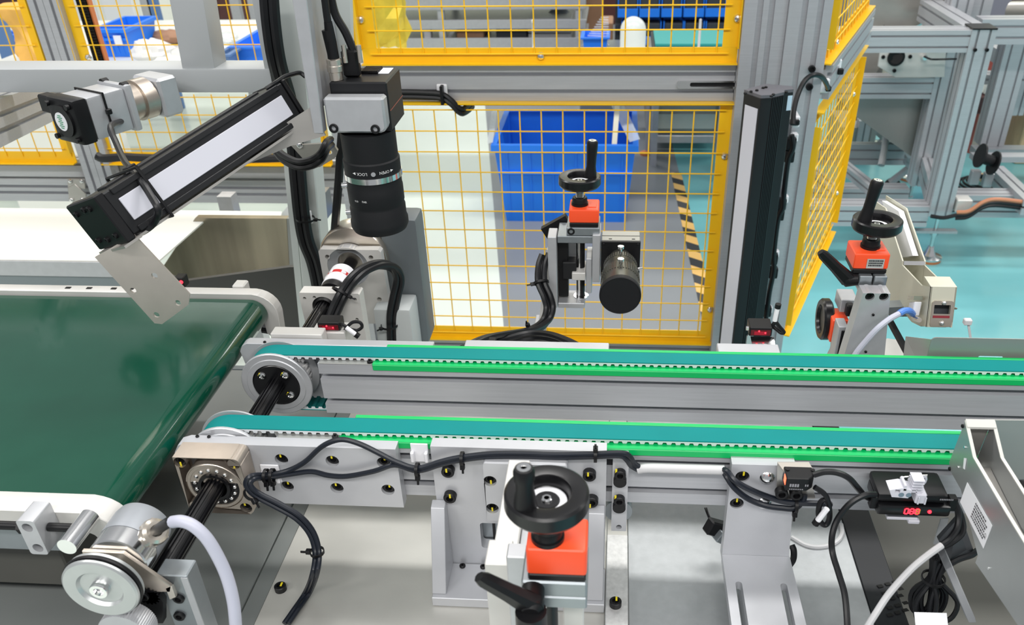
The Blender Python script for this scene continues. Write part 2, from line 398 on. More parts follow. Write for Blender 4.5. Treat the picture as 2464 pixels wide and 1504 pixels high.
# ---------------------------------------------------------------- fence posts and beams
def beam(name, label, p0, p1, u, hu, hv, su=(), sv=(), m=None, cat='beam', group='aluminium frame beams', sw=.0041, sd=.010):
    return tag(obj(name, extr(MB(), p0, p1, u, hu, hv, su, sv, sw, sd), m or ALUX), label, cat, group)
t = thing('fence_beam', 'aluminium cross beam between the two centre yellow fence panels', 'beam', (-.16, 1.945, 1.003), 'aluminium frame beams')
obj('profile', extr(MB(), (-.60, 1.965, 1.0435), (.262, 1.965, 1.0435), (0, 0, 1), .0405, .0225, (-.019, .019), (0,), .0042, .011), ALUX, t)
mb = MB().plate([rrect(.135, .30, 1.032, 1.049, .006), rrect(.163, .292, 1.0365, 1.0455, .004)], (0, 1.9415, 0), (1, 0, 0), (0, 0, 1), (0, -.006, 0)); obj('slot_cover', mb, CHROME, t); obj('slot_recess', MB().box(.164, .291, 1.9405, 1.9412, 1.037, 1.045), BLACK, t)
tb_ = thing('beam_cable', 'black cable clipped along the centre fence beam beside the inspection camera', 'cable', (-0.4011, 1.93, 1.023))
for k in (0, 1): obj('strand', MB().tube([V(q)+V((0, 0, -.011*k)) for q in ((-0.5365, 1.932, 1.025), (-0.488, 1.932, 1.026), (-0.4398, 1.932, 1.025), (-0.3993, 1.93, 1.022), (-0.3773, 1.925, 1.01), (-0.3641, 1.925, 0.9949), (-0.3539, 1.93, 0.9878), (-0.3463, 1.955, 0.9863), (-0.3398, 1.99, 0.987))], .0062, 8), CABLE, tb_)
obj('clip_base', MB().obox((-0.3983, 1.938, 1.028), (.012, 0, 0), (0, .003, 0), (0, 0, .014), .002), WHITE, tb_); obj('clip_strap', MB().obox((-0.3965, 1.925, 1.021), (.0035, 0, 0), (0, .009, 0), (0, 0, .021), .001), BLACK, tb_)
t2 = thing('fence_beam', 'lowest aluminium cross beam just behind the far teal belt', 'beam', (-.15, 1.945, .28), 'aluminium frame beams')
obj('profile', extr(MB(), (-.62, 1.965, .322), (.268, 1.965, .322), (0, 0, 1), .0405, .0225, (-.019, .019), (0,), .0042, .011), ALUX, t2)
mb = MB()
extr(mb, (.308, 1.955, 0), (.308, 1.955, 1.9), (1, 0, 0), .045, .045, (-.012, .012), (-.022, .022), .006, .008)
extr(mb, (.398, 1.945, 0), (.398, 1.945, 1.9), (1, 0, 0), .0445, .045, (-.012, .020), (-.022, .022), .006, .008)
post = thing('corner_post', 'wide slotted aluminium corner post behind the black vertical light bar', 'post', (.353, 1.95, 0))
obj('profile', mb, ALUX, post)
put('socket_bolt', post, (0.4166, 1.898, 1.085), FRONT, scale=1.15); put('socket_bolt', post, (0.4167, 1.898, 1.047), FRONT, scale=1.15)
tag(obj('fence_post', extr(MB(), (-.637, 1.965, 0), (-.637, 1.965, 1.9), (1, 0, 0), .03, .03, (0,), (0,)), ALUX), 'slim aluminium fence post behind the big inspection camera', 'post', 'aluminium fence posts')
xa, xb = -1.568, -1.48; xm = (xa+xb)/2; hw = (xb-xa)/4
t = thing('fence_post', 'twin aluminium fence post at the left behind the gearmotor', 'post', (xm, 2.33, 0), 'aluminium fence posts')
for k in (-1, 1): obj('profile', extr(MB(), (xm+k*hw, 2.318, .55), (xm+k*hw, 2.318, 1.9), (1, 0, 0), hw-.0006, .02, (0,), ()), ALUX, t)
zt, z1, z2, zb = 0.7152, 0.6935, 0.6547, 0.5792
tag(obj('fence_beam', extr(MB(), (-2.6, 2.362, (zt+z2)/2+.002), (-.68, 2.362, (zt+z2)/2+.002), (0, 0, 1), (zt-z2)/2-.003, .02, (.012,), (0,)), ALUX), 'upper of two stacked aluminium beams at the left fence foot', 'beam', 'aluminium frame beams')
tag(obj('fence_beam', extr(MB(), (-2.6, 2.362, (z2+zb)/2), (-.68, 2.362, (z2+zb)/2), (0, 0, 1), (z2-zb)/2-.002, .02, (-.008, .012), (0,)), ALUX), 'lower of two stacked aluminium beams at the left fence foot', 'beam', 'aluminium frame beams')
# hinge plate on the left beams
t = thing('gate_hinge', 'bare steel hinge plate screwed to the left aluminium beams', 'hinge', (-1.621, 2.305, 0.5825))
mb = MB().prism([(-1.629, 2.305, 0.6683), (-1.576, 2.305, 0.6661), (-1.584, 2.305, 0.636), (-1.637, 2.305, 0.6395)], (0, .006, 0), .001); obj('upper_leaf', mb, STEEL, t)
mb = MB().prism([(-1.635, 2.302, 0.6407), (-1.609, 2.302, 0.6527), (-1.585, 2.302, 0.6201), (-1.595, 2.302, 0.5947), (-1.625, 2.302, 0.5851), (-1.646, 2.302, 0.5996)], (0, .006, 0), .001); obj('lower_leaf', mb, STEEL, t)
for q in ((-1.621, 2.304, 0.6609), (-1.585, 2.304, 0.6612), (-1.635, 2.301, 0.6027), (-1.601, 2.301, 0.6044)): put('pan_screw', t, q, FRONT, scale=.9)
# side fence beam between the angled panels
c0 = V((.470, 2.0, 1.03)); sn = sd.cross(V((0, 0, 1)))
t = thing('fence_beam', 'aluminium beam between the two angled side fence panels', 'beam', c0, 'aluminium frame beams')
obj('profile', extr(MB(), c0-sn*.004, c0+sd*.705-sn*.004, (0, 0, 1), .038, .02, (-.018, .018), (0,), .0042, .011), ALUX, t)
# cable clips at its near end
t = thing('cable_clip', 'white cable clip on the angled beam, nearer one with black cable', 'clip', (0.4683, 2, 1.018), 'white cable clips on the angled beam')
obj('clip_base', MB().obox((0.4691, 1.99, 1.025), (.012, 0, 0), (0, .006, 0), (0, 0, .016), .003), WHITE, t); obj('strap_head', MB().obox((0.4767, 1.975, 1.022), (.006, 0, 0), (0, .006, 0), (0, 0, .006), .002), BLACK, t)
t = thing('cable_clip', 'white cable clip on the angled beam, farther one beside yellow panel screw', 'clip', (0.5129, 2.09, 1.043), 'white cable clips on the angled beam')
obj('clip_base', MB().obox((0.5088, 2.09, 1.044), (.020, .012, 0), (0, .006, 0), (0, 0, .014), .003), WHITE, t); obj('strap_head', MB().obox((0.5225, 2.075, 1.035), (.007, 0, 0), (0, .006, 0), (0, 0, .007), .002), BLACK, t)
# ================================================================ behind the centre fence
def crate(name, label, x0, x1, y0, y1, z0, z1, m, taper=.03, group=None, ribs=True, wall=.008, rim=True):
    # open plastic crate: walls taper to the floor, rolled rim, vertical ribs outside
    T = thing(name, label, 'crate', ((x0+x1)/2, (y0+y1)/2, z0), group)
    def ring(z, g): 
        k = taper*(z1-z)/(z1-z0)
        return [(x0+k+g, y0+k+g, z), (x1-k-g, y0+k+g, z), (x1-k-g, y1-k-g, z), (x0+k+g, y1-k-g, z)]
    o0, o1, i1, i0 = ring(z0, 0), ring(z1, 0), ring(z1, wall), ring(z0+.012, wall)
    mb = MB(); R = [[mb.bm.verts.new(p) for p in r] for r in (o0, o1, i1, i0)]
    for a, b in zip(R, R[1:]):
        for i in range(4): mb.bm.faces.new((a[i], a[(i+1) % 4], b[(i+1) % 4], b[i]))
    mb.bm.faces.new(R[0]); mb.bm.faces.new(R[3])
    obj('crate_body', mb, m, T, smooth=False)
    if rim:
        mb = MB(); h = min(.03, (z1-z0)*.12); e = .012
        mb.plate([[(x0-e, y0-e), (x1+e, y0-e), (x1+e, y1+e), (x0-e, y1+e)], [(x0+wall, y0+wall), (x1-wall, y0+wall), (x1-wall, y1-wall), (x0+wall, y1-wall)]], (0, 0, z1+.004), (1, 0, 0), (0, 1, 0), (0, 0, -h))
        obj('rim', mb, m, T, smooth=False)
    if ribs:
        n = max(3, int((x1-x0)/.11)); k = taper
        for i in range(n+1):
            x = x0+taper+.02+(x1-x0-2*taper-.04)*i/n
            obj('rib', MB().prism([(x-.003, y0+k+.003, z0+.01), (x+.003, y0+k+.003, z0+.01), (x+.003, y0+.003, z1-.03), (x-.003, y0+.003, z1-.03)], (0, -.006, 0)), m, T, smooth=False)
        for q in ((z1-z0)*.66,):
            kk = taper*(1-q/(z1-z0)); obj('band', MB().box(x0+kk, x1-kk, y0+kk-.010, y0+kk+.004, z0+q-.006, z0+q+.006), m, T, smooth=False)
    return T
crate('storage_crate', 'large blue plastic crate standing open on the grey lane', -0.5321+.01, 0.0867, 3.53, 4.03, .0, .365, BLUE, .035, wall=.012)
tag(obj('plastic_liner', MB().prism([(-0.0253, 4.02, 0.3998), (0.0334, 4.02, 0.4038), (0.1025, 3.5, 0.4045), (0.0595, 3.5, 0.3918)], (0, 0, .0015)), CLEAR), 'clear film strip drooping over the right end of the blue crate', 'liner')
tag(obj('rim_film', MB().prism([(-0.5952, 4.02, 0.3673), (-0.5667, 4.02, 0.3753), (-0.525, 3.53, 0.3774), (-0.5505, 3.53, 0.3718)], (0, 0, .002)), CLEAR), 'clear film strip over the left end of the blue crate', 'liner')
t = thing('leaning_strip', 'pale strip leaning upright in the blue crate', 'strip', (-0.0111, 3.8, 0.2864))
obj('strip', MB().bar((-0.005, 3.62, 0.337), (0.0066, 3.75, 0.5134), .022, .006, (0, 1, 0)), BEIGE, t)
# steel cabinet beyond, on legs
t = thing('steel_cabinet', 'stainless cabinet with grey legs beyond the centre fence, right of crates', 'cabinet', (0.3615, 4.5, -0.0372))
x0, x1 = 0.1631, 0.5757
obj('body', MB().box(x0, x1, 4.52, 5.0, .10, .50, .004), STEELD, t); obj('door_panel', MB().box(x0+.045, x1-.045, 4.508, 4.5195, .13, 0.2126, .003), mat('pale_steel_door', (.50, .54, .51), .35, .3), t)
for x in (x0+.018, x1-.018): obj('leg', extr(MB(), (x, 4.50, .0), (x, 4.50, .50), (1, 0, 0), .02, .02, (0,), (0,)), ALUX, t)
obj('bottom_rail', MB().box(x0+.04, x1-.04, 4.49, 4.51, .06, .10, .002), ALU, t)
for x in (x0+.0, x1-.0): obj('foot_pad', MB().lathe([(0, 0), (.03, 0), (.03, .012), (.012, .02), (0, .02)], (x, 4.48, .0)), RUB, t)
# ---- workbench seen over the beam
bz = .62; by0 = 4.09
t = thing('work_bench', 'long white-topped bench beyond the upper centre fence panel', 'bench', (-.3, by0, 0))
obj('bench_top', MB().box(-1.42, .62, by0-.45, by0+.06, bz-.03, bz, .003), WHITET, t)
for x in (-1.38, .57):
    for y in (by0-.40, by0-.04): obj('leg', MB().box(x-.02, x+.02, y-.02, y+.02, 0, bz-.032), ALU, t)
for i, (a, b) in enumerate(((1095, 1180), (1190, 1255), (1270, 1325))):
    tag(obj('white_tray', MB().box(-0.7382+(a-1100)*.00198, -0.7382+(b-1100)*.00198, by0-.12, by0-.02, bz+.001, bz+.022, .006), WHITE), ['leftmost', 'middle', 'rightmost'][i]+' of three white trays at the far edge of the bench', 'tray', 'white trays on the bench')
yd = by0-.15
t = thing('round_top_cover', 'round-topped white translucent cylinder standing on the bench', 'cover', (0.0679, 4, 0.5989))
x, zb = 0.0679, bz
hh = 0.798-bz
r_ = (0.1222-0.0066)/2
obj('shell', MB().lathe([(0, 0), (r_, 0), (r_, hh-r_)]+[(r_*math.cos(a*PI/12), hh-r_+r_*math.sin(a*PI/12)) for a in range(1, 6)]+[(0, hh)], (x, 3.99, bz+.001), n=28), mat('milky_plastic', (.66, .71, .70), .3), t)
for i, (u, v, lb) in enumerate(((1281, 47, 'thin steel rod with bright tip standing on the bench, left one'), (1686, 45, 'pale thin rod standing on the bench in front of the blue bins'))):
    pz = (-0.3794, 3.95, 0.7959) if i == 0 else (0.3599, 3.95, 0.7954)
    tag(obj('thin_rod', MB().cyl((pz[0], 3.95, bz+.001), (pz[0], 3.95, pz[2]-.01), .0035 if i == 0 else .006, n=10).ball((pz[0], 3.95, pz[2]-.006), .006), CHROME if i == 0 else CABLEW), lb, 'rod')
# rack with rows of blue bins
RY = 5.6
rack = thing('bin_rack', 'dark louvred rack carrying rows of blue bins beyond the bench', 'rack', (0.3861, 5.75, 0.2997))
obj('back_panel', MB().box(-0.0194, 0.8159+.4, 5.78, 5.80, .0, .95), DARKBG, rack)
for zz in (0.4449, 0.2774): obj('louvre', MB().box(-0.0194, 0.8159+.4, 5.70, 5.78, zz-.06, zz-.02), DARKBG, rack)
def bin_(label, x, y, z, w, h):
    T = thing('picking_bin', label, 'bin', (x, y, z), 'blue bins on the dark rack')
    mb = MB(); g = .006
    mb.box(x-w/2, x+w/2, y, y+.14, z, z+.008); mb.box(x-w/2, x-w/2+g, y+.02, y+.14, z+.008, z+h); mb.box(x+w/2-g, x+w/2, y+.02, y+.14, z+.008, z+h); mb.box(x-w/2+g, x+w/2-g, y+.134, y+.14, z+.008, z+h)
    obj('bin_shell', mb, BLUE, T); obj('front_lip', MB().box(x-w/2, x+w/2, y-.006, y+.004, z, z+h*.38, .003), BLUE, T)
    obj('dark_fill', MB().box(x-w/2+g+.002, x+w/2-g-.002, y+.012, y+.13, z+.009, z+h*.93, .006), DARKBG, T)  # dark block stands in for the shade inside the bin
    return T
names1 = ['first', 'second', 'third', 'fourth', 'fifth', 'sixth']
rowA, rowB = 0.4999, 0.336
for r_i, (zz, rn_, us) in enumerate(((rowA, 'upper', (1510, 1562, 1615, 1668, 1720, 1772)), (rowB, 'lower', (1520, 1568, 1622, 1672, 1724, 1776)))):
    for k, u in enumerate(us):
        x = (0.0593+(u-1510)*(0.7328-0.0593)/262)
        bin_('%s blue picking bin from the left in the %s rack row' % (names1[k], rn_), x, 5.6, zz-.01, .126, .135)
tag(obj('teal_mat', MB().box(0.1823, 0.5847, 4.3, 4.62, .60, .615, .002), TEALMAT), 'teal mat laid flat in front of the blue bin rack', 'mat')
tb = thing('side_table', 'low table under the teal mat in front of the bins', 'table', (0.4112, 4.46, 0)); xx0, xx1 = 0.1701, 0.6302+.1
obj('table_top', MB().box(xx0, xx1, 4.28, 4.66, .575, .599, .002), DARKBG, tb)
for x in (xx0+.03, xx1-.03):
    for y in (4.31, 4.44): obj('leg', MB().box(x-.015, x+.015, y-.015, y+.015, 0, .574), ALU, tb)
# blue tray, film and boxes left of rack
crate('parts_tray', 'small bright blue open tray on a stand left of the bin rack', -0.1979, -0.0565, 5.0, 5.2, 0.4258, 0.4937, BLUET, .008, ribs=False, rim=True)
tag(obj('parts_stand', MB().box(-0.212, 0.0328, 4.95, 5.3, 0, 0.4258-.004, .004), ALUD), 'grey pedestal under the bright blue tray', 'stand')
tag(obj('carton', MB().box(-0.3515, -0.118, 6.7, 7.1, .0, 0.4898, .006), CARD), 'tall brown carton standing left of the blue bins', 'carton')
tag(obj('carton', MB().box(-0.1087, -0.0333, 6.0, 6.25, .0, 0.3808, .006), CARD), 'small brown carton beside the dark bin rack edge', 'carton')
mb = MB()
prev = None
for i in range(13):
    a = i/12; p = V((-0.0759, 5.05, 0.5948)).lerp(V((-0.1284, 5.05, 0.4467)), a); wv = .02+.06*a
    mb.tube([p+V((-wv, .01*math.sin(i), 0)), p+V((0, -.012, .002)), p+V((wv, .01*math.cos(i*2), 0))], .004, n=5, sub=3)
tag(obj('plastic_bag', mb, CLEAR), 'crumpled clear plastic bag hanging above the blue tray', 'bag')
# grey shelf rack
t = thing('shelf_rack', 'grey metal shelving with cartons beyond the centre fence', 'shelf', (-0.9269, 6, 0.2636))
for u, nm in ((1062, 'upright'), (1392, 'upright')):
    x = -1.199 if u == 1062 else -0.2655
    obj(nm, MB().box(x-.022, x+.022, 6.0, 6.04, 0, 1.2, .003), ALU, t)
    obj(nm, MB().box(x-.022, x+.022, 6.56, 6.6, 0, 1.2, .003), ALU, t)
xl, xr = -1.665, -0.2152
for zz, k in ((0.255, .07), (0.3765, .06), (0.529, .12)):
    obj('shelf_board', MB().box(xl, xr, 6.02, 6.58, zz-.01, zz+.01, .002), ALU, t)
    obj('shelf_lip', MB().box(xl, xr, 5.985, 6.0, zz-k/2, zz+k/2, .003), ALU, t)
obj('brace', MB().bar((-1.171, 6.05, 0.2758), (-1.075, 6.05, 0.3895), .02, .006, (0, 1, 0)), ALU, t); obj('brace', MB().bar((-1.069, 6.05, 0.3895), (-1.001, 6.05, 0.3351), .02, .006, (0, 1, 0)), ALU, t)
zz = 0.255+.012
tag(obj('carton', MB().box(-1.115, -0.9251, 6.08, 6.45, zz, 0.3197, .006), CARD), 'flat brown carton on the grey shelf, left of black box', 'carton')
tag(obj('black_box', MB().box(-0.838, -0.6267, 6.08, 6.4, zz, 0.3293, .004), DARKBG), 'black open box under a yellow bag on the shelf', 'box')
tag(obj('yellow_bag', MB().ball(V((-0.7404, 6.2, 0.3148)), .085, (1, .7, .42), 12, 8), YBAG), 'crumpled yellow bag lying on the black shelf box', 'bag')
for i in range(4):
    a = (-0.6221, 6.1, 0.2465); tag(obj('profile_bundle', MB().box(-0.6163, -0.3162, 6.08, 6.4, zz+i*.034, zz+i*.034+.028, .003), ALU), ['lowest', 'second lowest', 'second highest', 'topmost'][i]+' aluminium length in the stack on the grey shelf', 'profile', 'stacked aluminium lengths')
tag(obj('grey_bundle', MB().ball(V((-0.4163, 6.3, 0.3712)), .11, (.8, .6, .5), 14, 9), mat('grey_wrap', (.22, .24, .27), .3, 0, .2, 20)), 'grey shrink-wrapped bundle on top of the stacked lengths', 'bundle')
tag(obj('white_device', MB().box(-1.337, -1.29, 6.05, 6.12, zz, zz+.07, .004), WHITE), 'small white device on the grey shelf beside the upright', 'device')
# yellow foil bag and clear film at the left of the upper panel
t = thing('yellow_foil_bag', 'large crumpled yellow foil bag behind the upper fence panel left edge', 'bag', (-1.09, 3.86, .622))
mb = MB(); rr = random.Random(3)
mb.ball((0, 0, 0), .11, (1, .6, 1.7), 14, 12)
for v in mb.bm.verts: v.co *= 1+rr.uniform(-.16, .16)
zm_ = min(v.co.z for v in mb.bm.verts); bmesh.ops.translate(mb.bm, verts=mb.bm.verts, vec=V((-1.024, 3.86, .622-zm_)))
obj('bag_body', mb, YBAG, t, smooth=False)
obj('red_sticker', MB().obox((-1.061, 3.76, 0.819), (.012, 0, 0), (0, .003, 0), (0, 0, .012), .002), mat('pink_red_sticker', (.7, .12, .15), .5), t)
mb = MB().ball((0, 0, 0), .09, (1, .7, .6), 14, 10)
for v in mb.bm.verts: v.co *= 1+rr.uniform(-.2, .2)
zm_ = min(v.co.z for v in mb.bm.verts); bmesh.ops.translate(mb.bm, verts=mb.bm.verts, vec=V((-1.002+.03, 3.68, .622-zm_)))
tag(obj('clear_bag', mb, CLEAR, smooth=False), 'crumpled clear bag below the yellow foil bag', 'bag')

# ================================================================ behind the left fence
t = thing('packing_table', 'white table behind the left fence with crates and paper on it', 'table', (-2.2, 4.1, 0))
tz = 0.623
obj('table_top', MB().box(-3.9, -1.35, 3.55, 4.9, tz-.03, tz, .004), WHITET, t)
for x in (-3.8, -1.42):
    for y in (3.6, 4.84): obj('leg', MB().box(x-.02, x+.02, y-.02, y+.02, 0, tz-.031), BLUED, t)
x0, x1 = -2.419, -2.308
crate('parts_crate', 'blue plastic crate standing on the packing table behind the left fence', x0-.03, x1+.01, 4.0, 4.3, tz+.001, 0.7507, BLUE, .02)
tag(obj('crate_label', MB().box(-2.334-.02, -2.334+.015, 3.985, 3.990, 0.708-.02, 0.708+.02), PAPER), 'white paper label on the front of the blue crate', 'label')
crate('parts_tray', 'bright blue tray at the right end of the packing table', -1.738, -1.595+.05, 3.85, 4.2, tz+.001, 0.7032, BLUET, .01, ribs=False)
crate('parts_tray', 'dark blue tray next to the bright one on the packing table', -1.746, -1.698, 3.72, 3.84, tz+.001, 0.6797+.02, BLUED, .01, ribs=False)
rr = random.Random(5)
def crumple(name, label, cat, c, r, sz, m, seed, amp=.22, base=None):
    q = random.Random(seed); mb = MB().ball((0, 0, 0), r, sz, 16, 11)
    for v in mb.bm.verts: v.co *= 1+q.uniform(-amp, amp)
    c = V(c)
    if base is not None: c.z = base-min(v.co.z for v in mb.bm.verts)
    bmesh.ops.translate(mb.bm, verts=mb.bm.verts, vec=c)
    return tag(obj(name, mb, m), label, cat)
crumple('paper_pile', 'heap of crumpled white paper on the packing table', 'paper', (-2.141, 3.9, 0.668), .10, (1, .8, .5), PAPERW, 4, .15, tz)
crumple('paper_pile', 'smaller heap of white paper right of the big heap', 'paper', (-1.989, 3.75, 0.6803), .075, (1.1, .8, .4), PAPERW, 6, .15, tz)
crumple('rag', 'brown rag lying on the packing table behind the paper heap', 'rag', (-2.257, 4.3, 0.5975), .08, (1.3, .8, .4), CARD, 8, .15, tz)
crumple('paper_pile', 'white paper scraps left of the bright blue tray', 'paper', (-1.865, 4, 0.6501), .05, (1, .9, .5), PAPERW, 9, .2, tz)
crumple('plastic_bag', 'pale crumpled bag between the paper and the blue tray', 'bag', (-1.963, 4.3, 0.6027), .06, (1.2, .9, .4), CLEAR, 11, .2, tz)
t = thing('shelf_rack', 'grey and blue steel rack behind the packing table', 'shelf', (-2.737, 5.3, 0.4453))
for (u, v0, m) in ((378, 0, BLUED), (362, 0, ALU), (562, 0, ALU), (602, 0, ALU)):
    x = -2.828+(u-378)*.0028; obj('upright', MB().box(x-.03, x+.03, 5.3, 5.34, 0, 1.1, .003), m, t)
xl, xr = -3.035, -2.115
zz = 0.4413; obj('shelf_rail', MB().box(xl, xr, 5.27, 5.29, zz-.02, zz+.02, .003), ALU, t)
zz = 0.5113; obj('shelf_rail', MB().box(-2.312, xr, 5.27, 5.29, zz-.015, zz+.015, .003), ALU, t)
obj('brace', MB().bar((-3.013, 5.2, 0.4236), (-2.772, 5.2, 0.4906), .02, .03, (0, 1, 0)), ALU, t)
obj('brace', MB().bar((-2.361, 5.2, 0.46), (-2.219, 5.2, 0.5215), .02, .02, (0, 1, 0)), ALU, t)
t = thing('white_cabinet', 'pale cabinet behind the packing table at the left', 'cabinet', (-3.909, 6.5, 0.3174)); x0, x1 = -4.193, -3.558
obj('body', MB().box(x0, x1, 6.5, 7.0, 0, 1.0, .006), WHITET, t); obj('drawer', MB().box(x0+.05, (x0+x1)/2-.03, 6.48, 6.5, .2, .9, .004), PAPER, t); obj('drawer', MB().box((x0+x1)/2+.03, x1-.05, 6.48, 6.5, .2, .9, .004), PAPER, t)
# cable chain hanging beside the stile
t = thing('cable_chain', 'black ribbed cable chain hanging beside the left fence stile', 'cable chain', (-1.541, 2.5, 0.9587))
pa, pb = V((-1.539, 2.5, 1.133)), V((-1.539, 2.5, 0.9527)); pa = pb+(pa-pb)*1.05
dv = V((0, 0, 1))
n = 24
for i in range(n):
    c = V((pb.x, pb.y, pb.z+(pa.z-pb.z)*(i+.5)/n)); obj('link', MB().box(c.x-.014, c.x+.014, c.y-.010, c.y+.010, c.z-.0065, c.z+.0065, .0015), BLACKM, t)
tag(obj('edge_strip', MB().box(pb.x+.017, pb.x+.021, 2.495, 2.515, pb.z, pa.z), RUB), 'thin orange strip beside the black cable chain', 'strip')
# orange cloth hanging over a stool and blue box
t = thing('work_jacket', 'orange cloth jacket draped behind the far left fence panel', 'jacket', (-2.241, 3.2, 0.8092))
q = random.Random(2); mb = MB(); rows = []
cx, cy = -2.207, 3.2
z0, z1 = 0.7968, 1.006
for j in range(17):
    a = j/16; row = []
    wv = .085-.022*math.sin(a*PI*.9)+.01*math.sin(a*9); xo = -.03+.05*(1-a)
    for i in range(22):
        b = 2*PI*i/22; rad = wv*(1+.12*math.sin(5*b+a*7)+q.uniform(-.03, .03))*(.55 if j == 16 else 1)
        row.append(mb.bm.verts.new((cx+xo+rad*math.cos(b), cy+.65*rad*math.sin(b), z0+(z1-z0)*a)))
    rows.append(row)
for A, B in zip(rows, rows[1:]):
    for i in range(22): mb.bm.faces.new((A[i], A[(i+1) % 22], B[(i+1) % 22], B[i]))
mb.bm.faces.new(rows[0]); mb.bm.faces.new(rows[-1]); obj('cloth', mb, APRON, t)
tag(obj('jacket_stand', MB().box(cx-.2, cx+.14, 3.05, 3.4, 0, z0-.002, .01), WHITET), 'white box the orange cloth rests on behind the fence', 'box')
crate('parts_crate', 'small blue crate behind the orange cloth at far left', -2.614, -2.543, 3.6, 3.9, .58, 0.8108, BLUE, .03)
tag(obj('crate_stand', MB().box(-2.636, -2.539, 3.58, 3.95, 0, .578, .004), WHITET), 'pale stand under the small blue crate at far left', 'stand')
tag(obj('blue_strut', MB().bar((-2.47, 3.4, 0.7466), (-2.462, 3.4, 0.9231), .045, .045, (0, 1, 0)), BLUED), 'blue steel leg at the far left edge behind the fence', 'leg')
# ================================================================ machine frames at the right background
t = thing('equipment_frame', 'large aluminium equipment frame on levelling feet at the right', 'frame', (1.313, 3.241, 0))
FY = 3.16
px0, px1 = 1.222, 1.302
pz0, pz1 = .215, 0.9046
obj('front_post', extr(MB(), ((px0+px1)/2, FY+.04, pz0), ((px0+px1)/2, FY+.04, pz1), (1, 0, 0), .042, .04, (-.02, .02), (-.02, .02)), ALUX, t)
cp = obj('end_cap', MB().box(px0-.002, px1+.002, FY-.002, FY+.082, pz1, pz1+.006, .001), BLACK, t)
for k in (-.02, .02): put('socket_bolt', t, ((px0+px1)/2+k, FY-.004, pz1-.065), FRONT)
RX0 = .66
def rail(nm, zt, zb, y=FY, x0=RX0, x1=px0, dy=.04):
    h = (zt-zb)/2; return obj(nm, extr(MB(), (x0, y+dy, (zt+zb)/2), (x1, y+dy, (zt+zb)/2), (0, 0, 1), h, dy, (-h*.5, h*.5), (-.02, .02), .0035), ALUX, t)
rail('cross_rail', 0.9024, 0.8283, FY+.004)
rail('lower_rail', 0.2519, 0.1981-.03, FY+.004)
RY2 = 3.62
rx = 1.336; rw = .04
obj('rear_post', extr(MB(), (rx, RY2+.04, .16), (rx, RY2+.04, 0.9819+.2), (1, 0, 0), .042, .04, (-.02, .02), (-.02, .02)), ALUX, t)
rail('rear_rail', 0.6244, 0.5399, RY2+.002, .67, rx-.042)
zl = 0.1448; rail('rear_lower_rail', zl, zl-.08, RY2+.002, .67, rx-.042)
obj('side_rail', extr(MB(), (px0+.04, FY+.082, pz1-.045), (px0+.04, RY2+.15, pz1-.045), (0, 0, 1), .04, .04, (-.02, .02), (0,)), ALUX, t)
obj('side_lower_rail', extr(MB(), (px0+.02, FY+.082, .29), (rx, RY2, .25), (0, 0, 1), .04, .022, (0,), (0,)), ALUX, t)
for xx in (.86, 1.02): obj('tie_rail', extr(MB(), (xx, FY+.086, .285), (xx-.03, RY2, .25), (0, 0, 1), .02, .02, (0,), (0,)), ALUX, t)
fx, fy = 1.262, 3.2
def foot(T, x, y, ztop, pad=.05):
    obj('foot_stud', MB().cyl((x, y, .02), (x, y, ztop), .008, n=12), CHROME, T)
    obj('foot_nut', MB().cyl((x, y, ztop-.10), (x, y, ztop-.085), .016, n=6), CHROME, T)
    obj('foot_plate', MB().lathe([(0, .012), (pad, .012), (pad, .018), (pad*.5, .024), (.016, .045), (.012, .06), (0, .06)], (x, y, 0)), CHROME, T)
    obj('foot_rubber', MB().lathe([(0, .0), (pad*.96, .0), (pad, .012), (0, .012)], (x, y, 0)), RUB, T)
foot(t, fx+.02, fy+.02, .21)
obj('foot_bracket', MB().box(fx-.08, fx+.10, fy-.0, fy+.03, .125, .135), ALU, t)
foot(t, rx-.02, RY2+.05, .18, .045)
# bearing plate with cable on the rear rail
byv = RY2-.012
mb = MB(); O = V((1.066, 3.6, 0.6345)); 
pl = [(1.05, 3.6, 0.7533), (1.053, 3.6, 0.6757), (1.13, 3.6, 0.6328), (1.323, 3.6, 0.6326), (1.305, 3.6, 0.7524)]
mb.prism([V(p) for p in pl], (0, .012, 0), .001); obj('bearing_plate', mb, ALUW, t)
obj('bearing', MB().lathe([(.012, .004), (.030, .004), (.034, -.001), (.034, -.006), (.026, -.006), (.024, 0), (.012, 0)], (1.115, 3.595, 0.7125), (0, 1, 0), 24, True).cyl((1.116, 3.598, 0.7118), (1.115, 3.594, 0.7127), .026), BLACK, t)
for q in ((1.066, 3.6, 0.7131), (1.171, 3.6, 0.7144), (1.12, 3.6, 0.6592)): put('socket_bolt', t, V(q)+V((0, .002, 0)), FRONT, scale=1.15)
obj('cable_gland', MB().cyl((1.223, 3.6, 0.7143), V((1.223, 3.6, 0.7143))+V((0, -.025, 0)), .013, .010, n=6), CHROME, t)
obj('sensor_cable', MB().tube([V((1.218, 3.575, 0.7201)), (1.23, 3.55, 0.7179), (1.247, 3.54, 0.717), (1.313, 3.54, 0.7185), (1.349, 3.54, 0.7168), (1.367, 3.55, 0.7049)], .0042, 6), CABLE, t)
